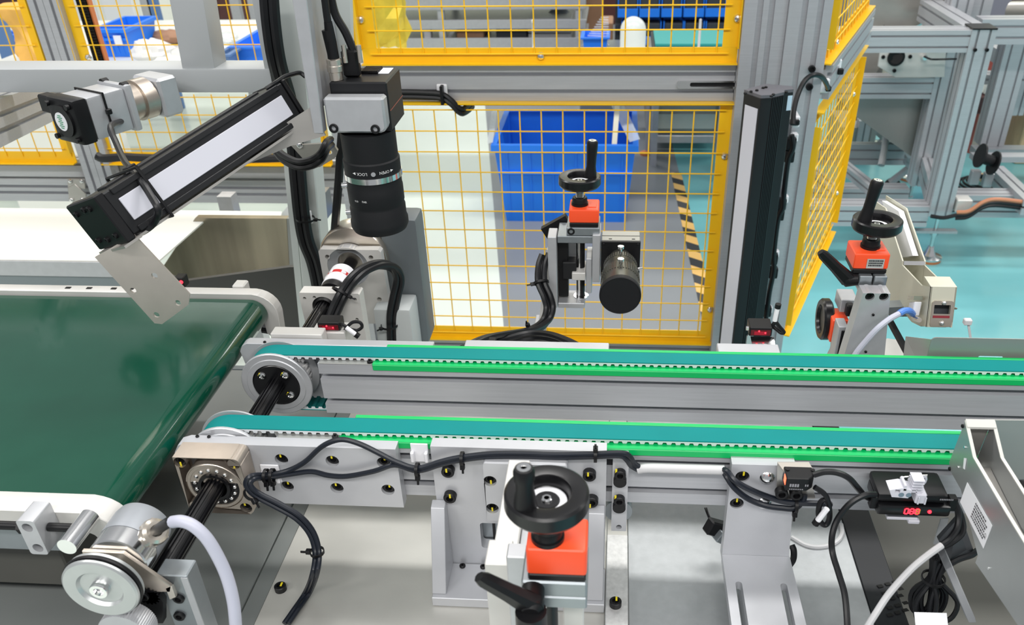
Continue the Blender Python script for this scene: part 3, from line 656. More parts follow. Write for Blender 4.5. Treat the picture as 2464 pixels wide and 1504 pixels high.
# stainless hoppers
t = thing('steel_hopper', 'lower stainless steel hopper tapering down inside the right frame', 'hopper', (1.286, 3.72, 0.4016))
mb = MB().prism([(0.9914, 3.72, 0.5347), (1.375, 3.72, 0.5349), (1.385, 3.72, 0.3472), (1.371, 3.72, 0.2064), (1.327, 3.72, 0.2442), (1.154, 3.72, 0.3555), (1.005, 3.72, 0.455)], (0, .5, 0), .003); obj('hopper_body', mb, STEELD, t)
t = thing('steel_hopper', 'upper stainless sheet housing behind the right frame top rail', 'hopper', (1.258, 3.85, 0.7179))
mb = MB().prism([(0.9294, 3.85, 1.028), (1.388, 3.85, 1.024), (1.406, 3.85, 0.8171), (1.305, 3.85, 0.8144), (1.206, 3.85, 0.7602), (1.113, 3.85, 0.5621), (1.007, 3.85, 0.5621)], (0, .5, 0), .004); obj('hopper_body', mb, STEEL, t)
mb = MB().prism([(1.219, 3.8, 0.7686), (1.313, 3.8, 0.8238), (1.389, 3.8, 0.8234), (1.406, 3.8, 0.7114), (1.231, 3.8, 0.712)], (0, .012, 0), .001); obj('side_plate', mb, ALUW, t)
mb = MB().box(1.008, 1.168, 3.9, 4.1, 0.5492, 0.6731, .02, 3); obj('drum_panel', mb, STEELD, t)
# second frame further right with rollers, pipes and cartons
t = thing('equipment_frame', 'second aluminium frame at the right edge with bright rails', 'frame', (1.836, 3.9, 0.1541))
for (u0, u1, yy) in ((2400, 2462, 3.75), (2440, 2500, 4.2)):
    xa = 1.629 if u0 == 2400 else 1.883
    obj('post', extr(MB(), (xa, yy, 0.3108), (xa, yy, .80 if u0 == 2400 else .72), (1, 0, 0), .05, .04, (-.025, .025), (-.02, .02)), ALUX, t)
zz = 0.865
obj('top_rail', extr(MB(), (1.365, 3.5, zz-.03), (2.4, 3.5, zz-.03), (0, 0, 1), .045, .04, (-.02, .02), (0,)), ALUX, t)
obj('upper_post', extr(MB(), (1.377+.05, 3.7, 0.8216-.05), (1.377+.05, 3.7, 1.2), (1, 0, 0), .04, .04, (0,), (0,)), ALUX, t)
zz = 0.5755; obj('mid_rail', extr(MB(), (1.645-.05, 3.9, zz-.02), (2.6, 3.9, zz-.02), (0, 0, 1), .02, .04, (0,), (0,)), ALUX, t)
zz = 0.3052
obj('base_rail', extr(MB(), (1.548, 3.7, zz-.01), (2.6, 3.7, zz-.01), (0, 0, 1), .015, .03, (), ()), ALUX, t)
obj('base_rail', extr(MB(), (1.512, 3.6, 0.3119-.012), (2.6, 3.6, 0.3119-.012), (0, 0, 1), .012, .03, (), ()), ALUX, t)
zz = 0.2819
obj('front_rail', extr(MB(), (1.31, 3.25, zz-.045), (2.3, 3.25, zz-.045), (0, 0, 1), .045, .04, (-.02, .02), (-.02, .02)), ALUX, t)
obj('diagonal_rail', extr(MB(), (1.597, 3.55, 0.2515), (1.562, 3.1, 0.279), (0, 0, 1), .03, .03, (0,), (0,)), ALUX, t)
t = thing('pipe_roller', 'dark double-flanged roller beside the right frame post', 'roller', (1.49, 3.4, 0.3323))
obj('roller', MB().cyl((1.469, 3.4, 0.3667), (1.511, 3.4, 0.3532), .022, n=20), BLKAN, t)
for a, b in ((V((1.455, 3.4, 0.3769)), V((1.462, 3.4, 0.3753))), (V((1.514, 3.4, 0.3463)), V((1.521, 3.4, 0.3446)))): obj('flange', MB().cyl(a, b, .048, n=24), BLKAN, t)
for u in (0, 1, 2):
    p = V((1.472, 3.42, 0.3039))+V((.055*u, 0, -.01*u)); obj('bracket', MB().box(p.x-.018, p.x+.018, p.y, p.y+.03, p.z-.06, p.z, .003), ALU, t)
t = thing('terminal_box', 'grey junction box on the front rail beside the frame post', 'box', (1.353, 3.15, 0.239)); obj('box_body', MB().box(1.312, 1.369, 3.15, 3.205, 0.2356, 0.2865, .003), ALUW, t)
for k, (m, dz) in enumerate(((CABLE, 0), (COPPER, .012), (CABLE, -.012))):
    tag(obj('power_cable', MB().tube([V((1.31, 3.13, 0.2333))+V((0, 0, dz)), V((1.35, 3.12, 0.2431))+V((0, 0, dz)), V((1.395, 3.12, 0.2807))+V((0, 0, dz)), V((1.446, 3.12, 0.2913))+V((0, 0, dz)), V((1.571, 3.12, 0.2775))+V((0, 0, dz))], .008, 8), m), ['upper black cable below the right front rail', 'copper-coloured cable along the right front rail', 'lower black cable below the right front rail'][k], 'cable')
tag(obj('foot_wire', MB().tube([(1.214, 3.12, 0.2331), (1.261, 3.12, 0.2268), (1.305, 3.12, 0.2375)], .008, 8), CABLE), 'black cord at the foot of the right front frame post', 'cable')
# things on the teal floor
t = thing('floor_roller', 'black caster on an aluminium strut lying under the hopper', 'caster', (1.34, 3.999, 0))
obj('wheel', MB().cyl(V((1.29, 3.896, 0.05)), V((1.306, 3.87, 0.05)), .045, n=24), BLACK, t); obj('strut', MB().bar((1.276, 3.845, 0.09), (1.385, 3.846, 0.2), .035, .02), ALUX, t)
t = thing('levelling_mount', 'levelling foot on orange pad seen under the hopper, left one', 'foot', (1.454, 4.633, -0)); foot(t, 1.454, 4.633, .22, .06)
obj('foot_arm', MB().bar((1.316, 4.3, 0.1904), (1.325, 4.2, 0.191), .03, .03), CHROME, t)
tag(obj('white_tube', MB().tube([(1.265, 4, 0.2597), (1.254, 3.95, 0.2127), (1.237, 3.9, 0.1541)], .016, 10), CABLEW), 'white translucent tube hanging under the lower hopper', 'tube')
t = thing('levelling_mount', 'levelling foot on orange pad under the hopper, right one', 'foot', (1.461, 4.141, 0)); foot(t, 1.461, 4.141, .2, .05)
t = thing('low_conveyor_frame', 'low aluminium frame lying behind the right frame feet', 'frame', (1.17, 3.815, 0.2))
zz = .22; obj('long_rail', extr(MB(), (.9, 4.02, zz-.05), (1.62, 4.02, zz-.05), (0, 0, 1), .05, .02, (-.022, .022), (0,)), ALUX, t); obj('diagonal_rail', extr(MB(), (1.322, 3.845, 0.2), (1.408, 3.849, 0.12), (0, 0, 1), .02, .02, (0,), (0,)), ALUX, t)
t = thing('steel_box', 'stainless box with aluminium post behind the right frame', 'box', (1.237, 4.4, 0.026))
obj('box_body', MB().box(1.161, 1.261, 4.4, 4.7, 0.0258, 0.1777, .004), STEELD, t); obj('post', extr(MB(), (1.273, 4.42, 0.033), (1.273, 4.42, 0.2123), (1, 0, 0), .03, .03, (0,), (0,)), ALUX, t)
obj('side_box', MB().box(1.325, 1.357, 4.45, 4.75, 0.0265, 0.178, .004), STEELD, t)
tag(obj('dark_cabinet', MB().box(1.312, 1.379, 4.9, 5.2, 0, 0.1124, .006), BROWNT), 'dark brown cabinet glimpsed under the lower hopper', 'cabinet')
for k, (ya, u0, u1, v0, v1, m, lb, nm) in enumerate(((4.0, 2432, 2464, 345, 318, WOOD, 'pale wood plank stack at the right edge, lower', 'plank_stack'), (4.05, 2440, 2464, 318, 280, CARD, 'brown carton at the right edge behind the frame', 'carton'))):
    xa = 1.99+.02*k; za = .0
    tag(obj(nm, MB().box(xa+.06, xa+.7, 4.36+.0*k, 4.7, [.0, .30][k], [.298, .38][k], .006), m), lb, 'planks' if k == 0 else 'carton')
tag(obj('steel_tube', MB().cyl((1.921+.10, 4.30, .32), (1.921+.7, 4.30, .33), .03, n=20), CHROME), 'bright steel tube lying by the planks at right edge', 'tube')
tag(obj('wood_board', MB().box(1.791, 1.9, 4.01, 4.179, .001, .02, .002), WOOD), 'pale wooden board lying on the teal floor at the right', 'board')
mb = MB()
c = V((1.757, 3.982, 0.025)); 
for k in range(4): mb.tube([c+V((.12*math.cos(a)*(1-.12*k), .12*math.sin(a)*(1-.1*k), .008*k)) for a in [i*PI/6 for i in range(12)]], .006, 6, 3, True)
tag(obj('cable_coil', mb, CABLE), 'coil of black cable on the teal floor at the right', 'cable coil')
tag(obj('white_hopper', MB().prism([(1.828, 4.4, 0.4105), (1.861, 4.4, 0.4205), (1.887, 4.4, 0.3495), (1.861, 4.4, 0.3289), (1.821, 4.4, 0.3494)], (0, .3, 0), .004), WHITET), 'white panel glimpsed between the right frame posts', 'panel')
tag(obj('tan_board', MB().box(1.796, 1.853, 4.3, 4.32, 0.1073, 0.2711, .003), mat('tan_board', (.48, .42, .36), .5)), 'tan board between the right frame posts', 'panel')
tag(obj('dark_chute', MB().box(1.797, 1.839, 4.36, 4.5, 0.2584, 0.3428, .005), BROWNT), 'dark brown box above the tan board between the posts', 'box')
tag(obj('red_drum', MB().cyl((1.912, 4.6, .0), (1.912, 4.6, 0.5704), .08, n=28), REDT), 'dull red drum behind the right frame posts', 'drum')
t = thing('blue_cabinet', 'dark cabinet with bright blue edge at the top right', 'cabinet', (1.977, 4.9, 0.637)); obj('body', MB().box(1.94, 2.056, 4.9, 5.3, 0, 1.0, .004), mat('slate', (.20, .21, .26), .5), t); obj('edge_strip', MB().box(1.896, 1.93, 4.88, 5.3, 0, 1.0, .004), mat('bright_blue_steel', (.03, .22, .6), .4), t)
tag(obj('white_roll', MB().cyl(V((1.77, 4.2, 0.7705)), V((1.848, 4.1, 0.7884)), .045, n=28), STEEL), 'bright steel cylinder lying on the top right rail', 'cylinder')
mb = MB()
tag(obj('diagonal_slide', MB().bar((1.725, 4.2, 0.6041), (1.763, 3.9, 0.5842), .05, .06), ALUX), 'sloping bright rail between the far right frame posts', 'rail')

# ================================================================ machine bed
t = thing('machine_bed', 'welded machine bed under the conveyors with grey and white base plates', 'machine bed', (-.05, .75, .70))
obj('white_plate', MB().box(-.411, .000, .40, 1.18, .742, .758, .001), BASEW, t)
obj('grained_plate', MB().box(.0275, .311, .40, 1.18, .740, .756, .001), BASER, t)
obj('centre_plate', MB().box(.0005, .027, .40, 1.18, .738, .7555, .0005), BASEW, t)
obj('grey_strip', MB().box(-.4335, -.4115, .40, 1.18, .740, .7555, .0008), BASEG, t)
obj('grey_plate', MB().box(-1.6, -.4365, .40, 1.18, .738, .754, .001), BASEG, t)
obj('frame_tube', MB().box(-1.6, .32, .40, .46, .66, .735, .003).box(-1.6, .32, 1.12, 1.18, .66, .735, .003), TUBE, t)
for x in (-1.3, .28): obj('leg', MB().box(x-.03, x+.03, 1.11, 1.17, 0, .66, .002), TUBE, t)
for x in (-1.3, .28): obj('leg', MB().box(x-.03, x+.03, .41, .47, 0, .66, .002), TUBE, t)
put('socket_bolt', t, (-0.3969, 0.6947, 0.758), None, scale=1.1); put('paint_mark', t, V((-0.3953, 0.6961, 0.758))+V((0, 0, .0078)))
t = thing('spacer_plate', 'speckled aluminium plate lying under the narrow vertical bracket strip', 'plate', (.0135, .71, .756))
SPK = mat('speckled_aluminium', (.64, .64, .63), .36, .4, .13, 160)
obj('plate', MB().box(.0005, .0268, .612, .80, .7565, .768, .0006), SPK, t); put('socket_bolt', t, (0.012, 0.684, 0.768), scale=1.1); put('paint_mark', t, V((0.013, 0.6865, 0.768))+V((0, 0, .0078)))
# ================================================================ toothed belt conveyors
CX, CZ, BR = -.449, .911, .045
XE = 1.05
def toothed_belt(T, y0, y1):
    L = XE-CX; per = 2*L+2*PI*BR; n = round(per/.01); pit = per/n
    def pos(s):
        s %= per
        if s < L: return V((CX+s, CZ+BR)), V((0, 1))
        s -= L
        if s < PI*BR: a = PI/2-s/BR; return V((XE+BR*math.cos(a), CZ+BR*math.sin(a))), V((math.cos(a), math.sin(a)))
        s -= PI*BR
        if s < L: return V((XE-s, CZ-BR)), V((0, -1))
        s -= L; a = -PI/2-s/BR; return V((CX+BR*math.cos(a), CZ+BR*math.sin(a))), V((math.cos(a), math.sin(a)))
    outer, mid, inner = [], [], []
    for i in range(n):
        for f, o in ((0, .0034), (.36, .0034), (.47, .0062), (.89, .0062)):
            p, nn = pos((i+f)*pit)
            outer.append(p); mid.append(p-nn*.0014); inner.append(p-nn*o)
    m = len(outer)
    for nm, A, B, mt, sides in (('belt_cover', outer, mid, TEAL, 1), ('belt_teeth', mid, inner, TOOTH, 0)):
        mb = MB(); bm = mb.bm
        R = [[bm.verts.new((p.x, y, p.y)) for p in Q] for Q in (A, B) for y in (y0, y1)]
        for i in range(m):
            j = (i+1) % m
            bm.faces.new((R[0][i], R[0][j], R[1][j], R[1][i])).material_index = 0
            bm.faces.new((R[2][i], R[2][j], R[3][j], R[3][i])).material_index = 1 if not sides else 0
            bm.faces.new((R[0][i], R[0][j], R[2][j], R[2][i])); bm.faces.new((R[1][i], R[1][j], R[3][j], R[3][i]))
        o = obj(nm, mb, mt, T, smooth=False)
        if not sides: o.data.materials.append(TEALD)
def conveyor(nm, lab, y0, y1, loc, far):
    T = thing(nm, lab, 'conveyor', loc)
    yc = (y0+y1)/2
    toothed_belt(T, y0, y1)
    obj('profile', extr(MB(), (-.386, yc, .908), (XE-.07, yc, .908), (0, 0, 1), .04, .02, (-.02, .02), (0,), .0043, .012), ALUX, T)
    obj('support_bar', MB().box(-.384, -.3125, y0-.008, y0+.012, .948, .9494, .0003).box(-.384, -.3125, y0+.012, y1+.004, .9482, .9494), STEELD, T)
    obj('guide_strip', MB().box(-.312, XE-.08, y0-.0085, y1+.008, .9482, .9494).box(-.312, XE-.08, y0-.0092, y0-.0006, .9400, .9490, .0008), GUIDE, T)
    obj('guide_strip', MB().box(-.30, XE-.08, y1+.001, y1+.0065, .9497, .9562, .0005), GUIDE, T)
    put('small_screw', T, (-.316, y0-.004, .950), scale=1.2)
    for cx in (CX, XE):
        mb = MB(); n = 28; prof = []
        for i in range(n):
            a = 2*PI*i/n
            for f, r in ((.0, .0388), (.12, .0355), (.42, .0355), (.54, .0388)):
                b = a+2*PI/n*f; prof.append((cx+r*math.cos(b), y0-.001, CZ+r*math.sin(b)))
        mb.prism(prof, (0, y1-y0+.002, 0)); obj('pulley_body', mb, bpy.data.materials.get('bright_pulley') or mat('bright_pulley', (.62, .62, .62), .35, .4), T)
        f1 = obj('pulley_flange', MB().lathe([(.0325, -.0012), (.0395, -.0012), (.0405, 0), (.0475, .0), (.0485, .001), (.0485, .0035), (.0325, .0035)], (cx, y0-.0056, CZ), (0, 1, 0), 48, True), ALU, T)
        obj('pulley_flange', MB().lathe([(.0325, .0035), (.0475, .0035), (.0485, .0028), (.0485, .0005), (.0325, .0005)], (cx, y1+.0012, CZ), (0, 1, 0), 48, True), ALU, T)
        hb = obj('pulley_hub', MB().lathe([(0, -.0012), (.030, -.0012), (.0322, .0006), (.0322, .0), (.0322, y1-y0+.008), (0, y1-y0+.008)], (cx, y0-.0055, CZ), (0, 1, 0), 40), BLACKG, T)
        if cx < 0:
            for a in (40, 130, 220, 310):
                b = math.radians(a+8)
                q = V((cx+.0225*math.cos(b), y0-.0066, CZ+.0225*math.sin(b)))
                s = put('pan_screw', hb, q, FRONT, scale=.78)
                put('paint_mark', hb, q+V((-.003, -.0016, .003)), (PI/2, math.radians(30), 0), scale=.9)
    return T
NC = conveyor('belt_conveyor', 'near teal toothed belt conveyor with green guide strips', .759, .785, (.2, .772, .86), 0)
FC = conveyor('belt_conveyor', 'far teal toothed belt conveyor with big pulley in full view', .919, .944, (.2, .932, .86), 1)
SH = thing('splined_shaft', 'black splined drive shaft running through both belt pulleys', 'shaft', (CX, .9, CZ))
pr = []
for i in range(16):
    for f, r in ((.0, .0118), (.45, .0118), (.5, .0100), (.95, .0100)):
        a = 2*PI*(i+f)/16; pr.append((CX+r*math.cos(a), .545, CZ+r*math.sin(a)))
obj('shaft_body', MB().prism(pr, (0, .66, 0)), BLACKG, SH)
# ---------------------------------------------------------------- side plates and brackets of the near rail
def bolts(T, pts, y, r=.0076, paint=True, rot=FRONT, seed=0, scale=1.08, proud=0):
    q = random.Random(seed)
    for (x, z) in pts:
        put('socket_bolt', T, (x, y-proud, z), rot, scale=scale)
        if paint: put('paint_mark', T, (x+q.uniform(-.002, .002), y-proud-.0078, z+q.choice((.004, .0045, -.004))), rot, scale=.9)
BOLT_A = [(-.377, .930), (-.317, .930), (-.257, .930), (-.378, .889), (-.318, .889), (-.257, .889)]
PA = thing('side_plate', 'long machined end plate of the near conveyor with six bolts', 'plate', (-.37, .744, .862))
ol = [(-.241, .862), (-.241, .950), (-.486, .950), (-.497, .946), (-.503, .936), (-.505, .925), (-.490, .862)]
obj('plate', MB().plate([ol]+[circ(x, z, .0079, 18) for x, z in BOLT_A], (0, .736, 0), (1, 0, 0), (0, 0, 1), (0, .0155, 0)), PLATE, PA)
bolts(PA, BOLT_A, .7465, seed=1)
for q in ((-0.4777, 0.7484, 0.95), (-0.4637, 0.7482, 0.95)): put('small_screw', PA, V(q)+V((0, 0, .0003)), scale=.7)
PF = thing('side_plate', 'long machined end plate behind the far conveyor belt', 'plate', (-.36, .96, .862))
x1 = -0.2401
obj('plate', MB().prism([(x1, .9535, .862), (x1, .9535, .951), (-.498, .9535, .951), (-.505, .9535, .947), (-.510, .9535, .937), (-.498, .9535, .862)], (0, .0155, 0), .0008), PLATE, PF)
for q in ((-0.4731, 0.9568, 0.951), (-0.4584, 0.9563, 0.951)): put('small_screw', PF, V(q)+V((0, 0, .0003)), scale=.7)
obj('mount_block', MB().box(-0.4694, -0.3969, .970, .990, .90, .957, .001), ALUW, PF)
t = thing('mounting_plate', 'flat machined plate behind the far belt under the small camera', 'plate', (-0.1023, .962, .86)); obj('plate', MB().box(-0.1977, -0.0026, .9535, .975, .86, .951, .001), PLATE, t)
t = thing('mounting_plate', 'small machined plate behind the far belt under the sensor block', 'plate', (0.1795, .962, .86)); obj('plate', MB().box(0.1416, 0.2226, .9535, .98, .86, .951, .001), PLATE, t)
# bearing block
BB = thing('bearing_block', 'bronze-toned square bearing block round the splined shaft', 'bearing block', (-.4495, .72, .870))
bx0, bx1, bz0, bz1, by = -.489, -.412, .869, .952, .708
BBB = [(-.482, .9445), (-.4195, .9445), (-.4805, .879), (-.4195, .879)]
obj('block', MB().plate([[(bx1, bz0+.004), (bx1, bz1-.010), (bx1-.010, bz1), (bx0, bz1), (bx0, bz0), (bx1-.004, bz0)], circ(CX, CZ, .0335, 40)]+[circ(x, z, .0072, 16) for x, z in BBB], (0, by, 0), (1, 0, 0), (0, 0, 1), (0, .0275, 0)), BRONZE, BB)
bolts(BB, BBB, by+.0105, seed=3, scale=1.0)
be = obj('bearing', MB().lathe([(.0333, .001), (.0318, -.0006), (.0285, -.0006), (.0278, .001), (.0278, .012), (.0333, .012)], (CX, by, CZ), (0, 1, 0), 40, True), BRONZE, BB)
obj('bearing_cage', MB().lathe([(.0188, .001), (.0277, .001), (.0277, .02), (.0188, .02)], (CX, by, CZ), (0, 1, 0), 40, True), BLACK, BB)
obj('bearing_sleeve', MB().lathe([(.0119, .004), (.0150, -.003), (.0185, -.003), (.0190, .0), (.0190, .022), (.0119, .022)], (CX, by, CZ), (0, 1, 0), 40, True), BLACKG, BB)
proto('bearing_ball', MB().ball((0, 0, 0), .0026, n=10, m=7), CHROME)
for i in range(15):
    a = 2*PI*i/15; put('bearing_ball', BB, (CX+.0232*math.cos(a), by+.0002, CZ+.0232*math.sin(a)))
# gusset bracket B
GB = thing('angle_bracket', 'large gusseted aluminium angle bracket behind the foreground handwheel', 'bracket', (-.10, .71, .758))
wx0, wx1, wz0, wz1 = -0.1517, -0.1262, 0.8003, 0.8417
BB4 = [(-.182, .924), (-.183, .885), (-.021, .925), (-.018, .886)]
obj('back_plate', MB().plate([[(-.002, .758), (-.002, .956), (-.2005, .956), (-.2005, .758)], rrect(wx0, wx1, wz0, wz1, .004)], (0, .736, 0), (1, 0, 0), (0, 0, 1), (0, .0158, 0)), PLATE, GB)
bolts(GB, BB4, .736, seed=4, proud=.0, scale=1.15)
for xa, xb_ in ((-.2055, -.189), (-.0215, -.0030)):
    obj('gusset', MB().prism([(xa, .7355, .877), (xa, .724, .874), (xa, .6845, .7735), (xa, .7355, .7735)], (xb_-xa, 0, 0), .0006), PLATE, GB)
obj('foot', MB().box(-.2055, -.0010, .679, .7355, .759, .773, .0008), PLATE, GB)
for q in ((-0.1766, 0.7303, 0.773), (-0.1508, 0.7302, 0.773)): put('small_screw', GB, q, scale=1.25)
# window behind: slide rail seen through the opening
t = thing('guide_rail', 'small linear guide rail seen through the bracket window', 'rail', ((wx0+wx1)/2, .76, wz0-.02)); obj('rail', MB().box(wx0-.004, wx1+.01, .7535, .7575, wz0-.018, wz1+.01), ALUD, t); obj('rail_edge', MB().box(wx0+.012, wx0+.0155, .7525, .7535, wz0-.018, wz1+.01), BLACK, t)
# slide plate C
t = thing('slide_plate', 'bolted aluminium plate carrying the foreground adjuster arm', 'plate', (-.10, .725, .868))
BC = [(-.1318, .9245), (-.1315, .8835)]
obj('plate', MB().plate([rrect(-.1385, -.045, .8645, .9500, .003)]+[circ(x, z, .0075, 18) for x, z in BC], (0, .7165, 0), (1, 0, 0), (0, 0, 1), (0, .0190, 0)), PLATE, t)
bolts(t, BC, .7275, seed=5)
# narrow strip D
t = thing('bracket_strip', 'narrow vertical bracket strip with two stacked black bolts', 'bracket', (.0138, .744, .836))
obj('strip', MB().plate([rrect(.0050, .0228, .835, .947, .001), circ(.0140, .8415, .0034, 12)], (0, .7375, 0), (1, 0, 0), (0, 0, 1), (0, .0142, 0)), ALUD if False else PLATE, t)
for z in (.9255, .8865):
    put('socket_bolt', t, (.0135, .7375, z), FRONT, scale=1.0); put('paint_mark', t, (.009, .7325, z+.006), FRONT)
    obj('nut', MB().cyl((.0135, .7375, z-.010), (.0135, .7310, z-.010), .0075, n=18), BLACK, t)
t = thing('grey_disc', 'grey round knob half hidden behind the narrow bracket strip', 'knob', (0.0128, 0.757, 0.8472)); obj('knob', MB().cyl(V((0.0132, 0.7535, 0.8512)), V((0.0132, 0.7535, 0.8512))+V((0, .012, 0)), .0165, n=28), ALUD, t)
# L bracket E
EB = thing('angle_bracket', 'tall L-shaped aluminium bracket with two slots in its foot', 'bracket', (.175, .69, .756))
BE = [(.1495, .926), (.1472, .886)]
obj('upright', MB().plate([[(.217, .795), (.206, .9435), (.1365, .9435), (.138, .795)]]+[circ(x, z, .0079, 18) for x, z in BE], (0, .736, 0), (1, 0, 0), (0, 0, 1), (0, .0155, 0)), PLATE, EB)
bolts(EB, BE, .7445, seed=6)
for q in ((0.1768, 0.736, 0.9254), (0.1775, 0.736, 0.8871)): put('dome_plug', EB, q, FRONT)
ol = [(.1378, .560), (.1378, .7358), (.2172, .7358), (.2195, .560)]
obj('foot', MB().plate([ol, [(b, a) for a, b in slot(.60, .690, .1522, .0038)][::-1], [(b, a) for a, b in slot(.60, .690, .2030, .0038)][::-1]], (0, 0, .805), (1, 0, 0), (0, 1, 0), (0, 0, -.012)), PLATE, EB)
obj('spacer_block', MB().box(.160, .196, .60, .72, .7570, .7925, .0006), PLATE, EB)

# ================================================================ wide green flat-belt conveyor
FB = thing('flat_belt_conveyor', 'wide dark green flat belt conveyor at the left with rounded white rails', 'conveyor', (-1.0, .85, .86))
rx, rz, rr_ = -.536, .9325, .0225
path = [(-1.7, .955), (rx, .955)]+[(rx+rr_*math.sin(a*PI/14), rz+rr_*math.cos(a*PI/14)) for a in range(1, 15)]+[(-1.7, .910)]
inn = [(-1.7, .9525), (rx, .9525)]+[(rx+(rr_-.0025)*math.sin(a*PI/14), rz+(rr_-.0025)*math.cos(a*PI/14)) for a in range(1, 15)]+[(-1.7, .9125)]
mb = MB(); R = [[mb.bm.verts.new((x, y, z)) for x, z in Q] for Q in (path, inn) for y in (.6345, 1.069)]
for i in range(len(path)-1):
    for A, B in ((R[0], R[1]), (R[2], R[3]), (R[0], R[2]), (R[1], R[3])): mb.bm.faces.new((A[i], A[i+1], B[i+1], B[i]))
obj('belt', mb, PVC, FB)
obj('nose_roller', MB().cyl((rx, .636, rz), (rx, 1.067, rz), rr_-.003, n=28), CHROME, FB)
obj('slider_bed', MB().box(-1.7, -.585, .637, 1.066, .916, .9505), STEELD, FB)
def rail_pts(y, zt=.962, x_end=-.501):
    r = .034; pts = [(-1.7, zt), (x_end-r, zt)]+[(x_end-r+r*math.sin(a*PI/12), zt-r+r*math.cos(a*PI/12)) for a in range(1, 7)]
    pts += [(x_end-.002, zt-.066), (x_end-.007, zt-.071), (x_end-.020, zt-.071), (x_end-.024, zt-.066), (x_end-.024, zt-.044)]
    pts += [(x_end-.024-.012+.012*math.cos(a*PI/8), zt-.044+.012*math.sin(a*PI/8)+.006) for a in range(0, 5)]
    pts += [(-1.7, zt-.026)]
    return [(x, y, z) for x, z in pts]
obj('side_rail', MB().prism(rail_pts(.604), (0, .0285, 0), .0008), ALUW, FB)
obj('side_rail', MB().prism(rail_pts(1.0715, x_end=-.499), (0, .020, 0), .0008), ALUW, FB)
obj('rail_tab', MB().box(-0.571, -0.552, 1.092, 1.112, .930, .966, .002), ALUW, FB)
for u in (165, 202, 245, 275): q = V((-0.8231, 1.084, 0.962))+V(((u-165)*.0009, 0, .0003)); obj('rail_slot', MB().box(q.x-.004, q.x+.004, q.y-.0035, q.y+.0015, .9622, .9628), BLACK, FB)
obj('drive_bed', MB().box(-1.7, -.56, .605, .632, .905, .9345, .001), ALUD, FB)
obj('under_frame', MB().box(-1.7, -.62, .65, 1.05, .80, .905, .002), DARKPAN, FB)
t = thing('tension_block', 'small aluminium block with two bores and black screw beside the white rail', 'block', (-0.5958, 0.585, 0.9224))
x0, x1, z0, z1 = -0.5804, -0.5617, 0.9315, 0.9771
mb = MB().plate([rrect(x0, x1, z0, z1, .003), circ((x0+x1)/2, z1-.009, .0055, 18), circ((x0+x1)/2+.001, z0+.009, .0055, 18)], (0, .575, 0), (1, 0, 0), (0, 0, 1), (0, .0285, 0)); obj('block', mb, ALU, t)
zc = (z0+z1)/2+.003
obj('adjusting_screw', MB().cyl((x0-.11, .588, zc), (x0-.002, .588, zc), .0045, n=14).cyl((x1+.0015, .588, zc), (x1+.028, .588, zc), .0045, n=14), BLACK, t)
obj('screw_nut', MB().cyl((x0-.010, .588, zc), (x0-.001, .588, zc), .008, n=6), BLACK, t)
obj('shaft_end', MB().cyl((x1+.037, .560, zc+.002), (x1+.037, .603, zc+.002), .0095, n=24), CHROME, t)
t = thing('photo_sensor', 'tiny black sensor with glowing red dot on the far conveyor rail', 'sensor', (-0.6572, 1.1, 0.9581))
obj('sensor_body', MB().box(-0.6625, -0.6481, 1.099, 1.115, 0.9566, 0.9737, .001), BLACK, t); obj('led', MB().ball((-0.6516, 1.099, 0.9668), .003, n=10, m=6), REDLED, t)
# ================================================================ rear left table and chute
zt = .70
t = thing('outfeed_table', 'white sheet-topped table behind the green conveyor, with a cut-away corner', 'table', (-1.441, 2.029, 0.62))
ol = [(-1.635, 2.008, 0.7), (-0.8605, 2, 0.7), (-0.8496, 1.963, 0.7), (-1.04, 1.955, 0.7), (-1.051, 1.701, 0.7), (-1.431, 1.696, 0.7)]
ol[0] = (ol[0][0]-.5, ol[0][1], ol[0][2]); ol[-1] = (ol[-1][0]-.5, ol[-1][1], ol[-1][2])
obj('table_sheet', MB().prism(ol, (0, 0, -.004)), WHITET, t)
fy = 1.696
obj('front_edge', MB().box(-2.0, -1.051, fy-.006, fy-.0005, .662, .701, .001), ALU, t)
obj('front_skirt', MB().box(-2.0, -1.012, fy-.0, fy+.006, .30, .6595), mat('blue_grey_skirt', (.20, .235, .25), .35, .2), t)
for x in (-1.9, -1.15): obj('leg', MB().box(x-.02, x+.02, fy+.03, fy+.07, .0, .694), ALU, t)
t = thing('steel_chute', 'brushed stainless chute panel under the white table corner', 'chute', (-0.9976, 1.93, 0.5513))
obj('chute_face', MB().prism([(-1.059, 1.93, 0.7104), (-0.8212, 1.93, 0.7109), (-0.8393, 1.93, 0.5758), (-1.139, 1.93, 0.5291), (-1.203, 1.93, 0.5478)], (0, .02, 0), .001), mat('chute_steel_reflections', (.40, .345, .25), .30, .55, .35, 5, (3, 1, .2)), t)  # warm tint and upright streaks paint gold-brown reflections into the steel colour
obj('chute_side', MB().prism([(-0.819, 1.925, 0.7131), (-0.8062, 1.925, 0.7132), (-0.8201, 1.925, 0.581), (-0.8372, 1.925, 0.5783)], (0, .25, 0)), STEELD, t)
obj('chute_lip', MB().box(-0.8668, -0.7943, 1.96, 2.2, .62, .69), ALUD, t)
obj('leg', MB().box(-1.068-.02, -1.068+.02, 2.12, 2.16, 0, .69), ALU, t)
tag(obj('dark_screen', MB().prism([(-0.8831, 1.45, 0.7937), (-0.8562, 1.45, 0.7821), (-0.6308, 1.45, 0.8172), (-0.6149, 1.45, 0.8174), (-0.6336, 1.45, 0.6782), (-0.9163, 1.45, 0.6717)], (0, .01, 0)), mat('dark_screen_grey', (.05, .05, .047), .5, .2)), 'dark grey screen below the stainless chute behind the green belt', 'screen')
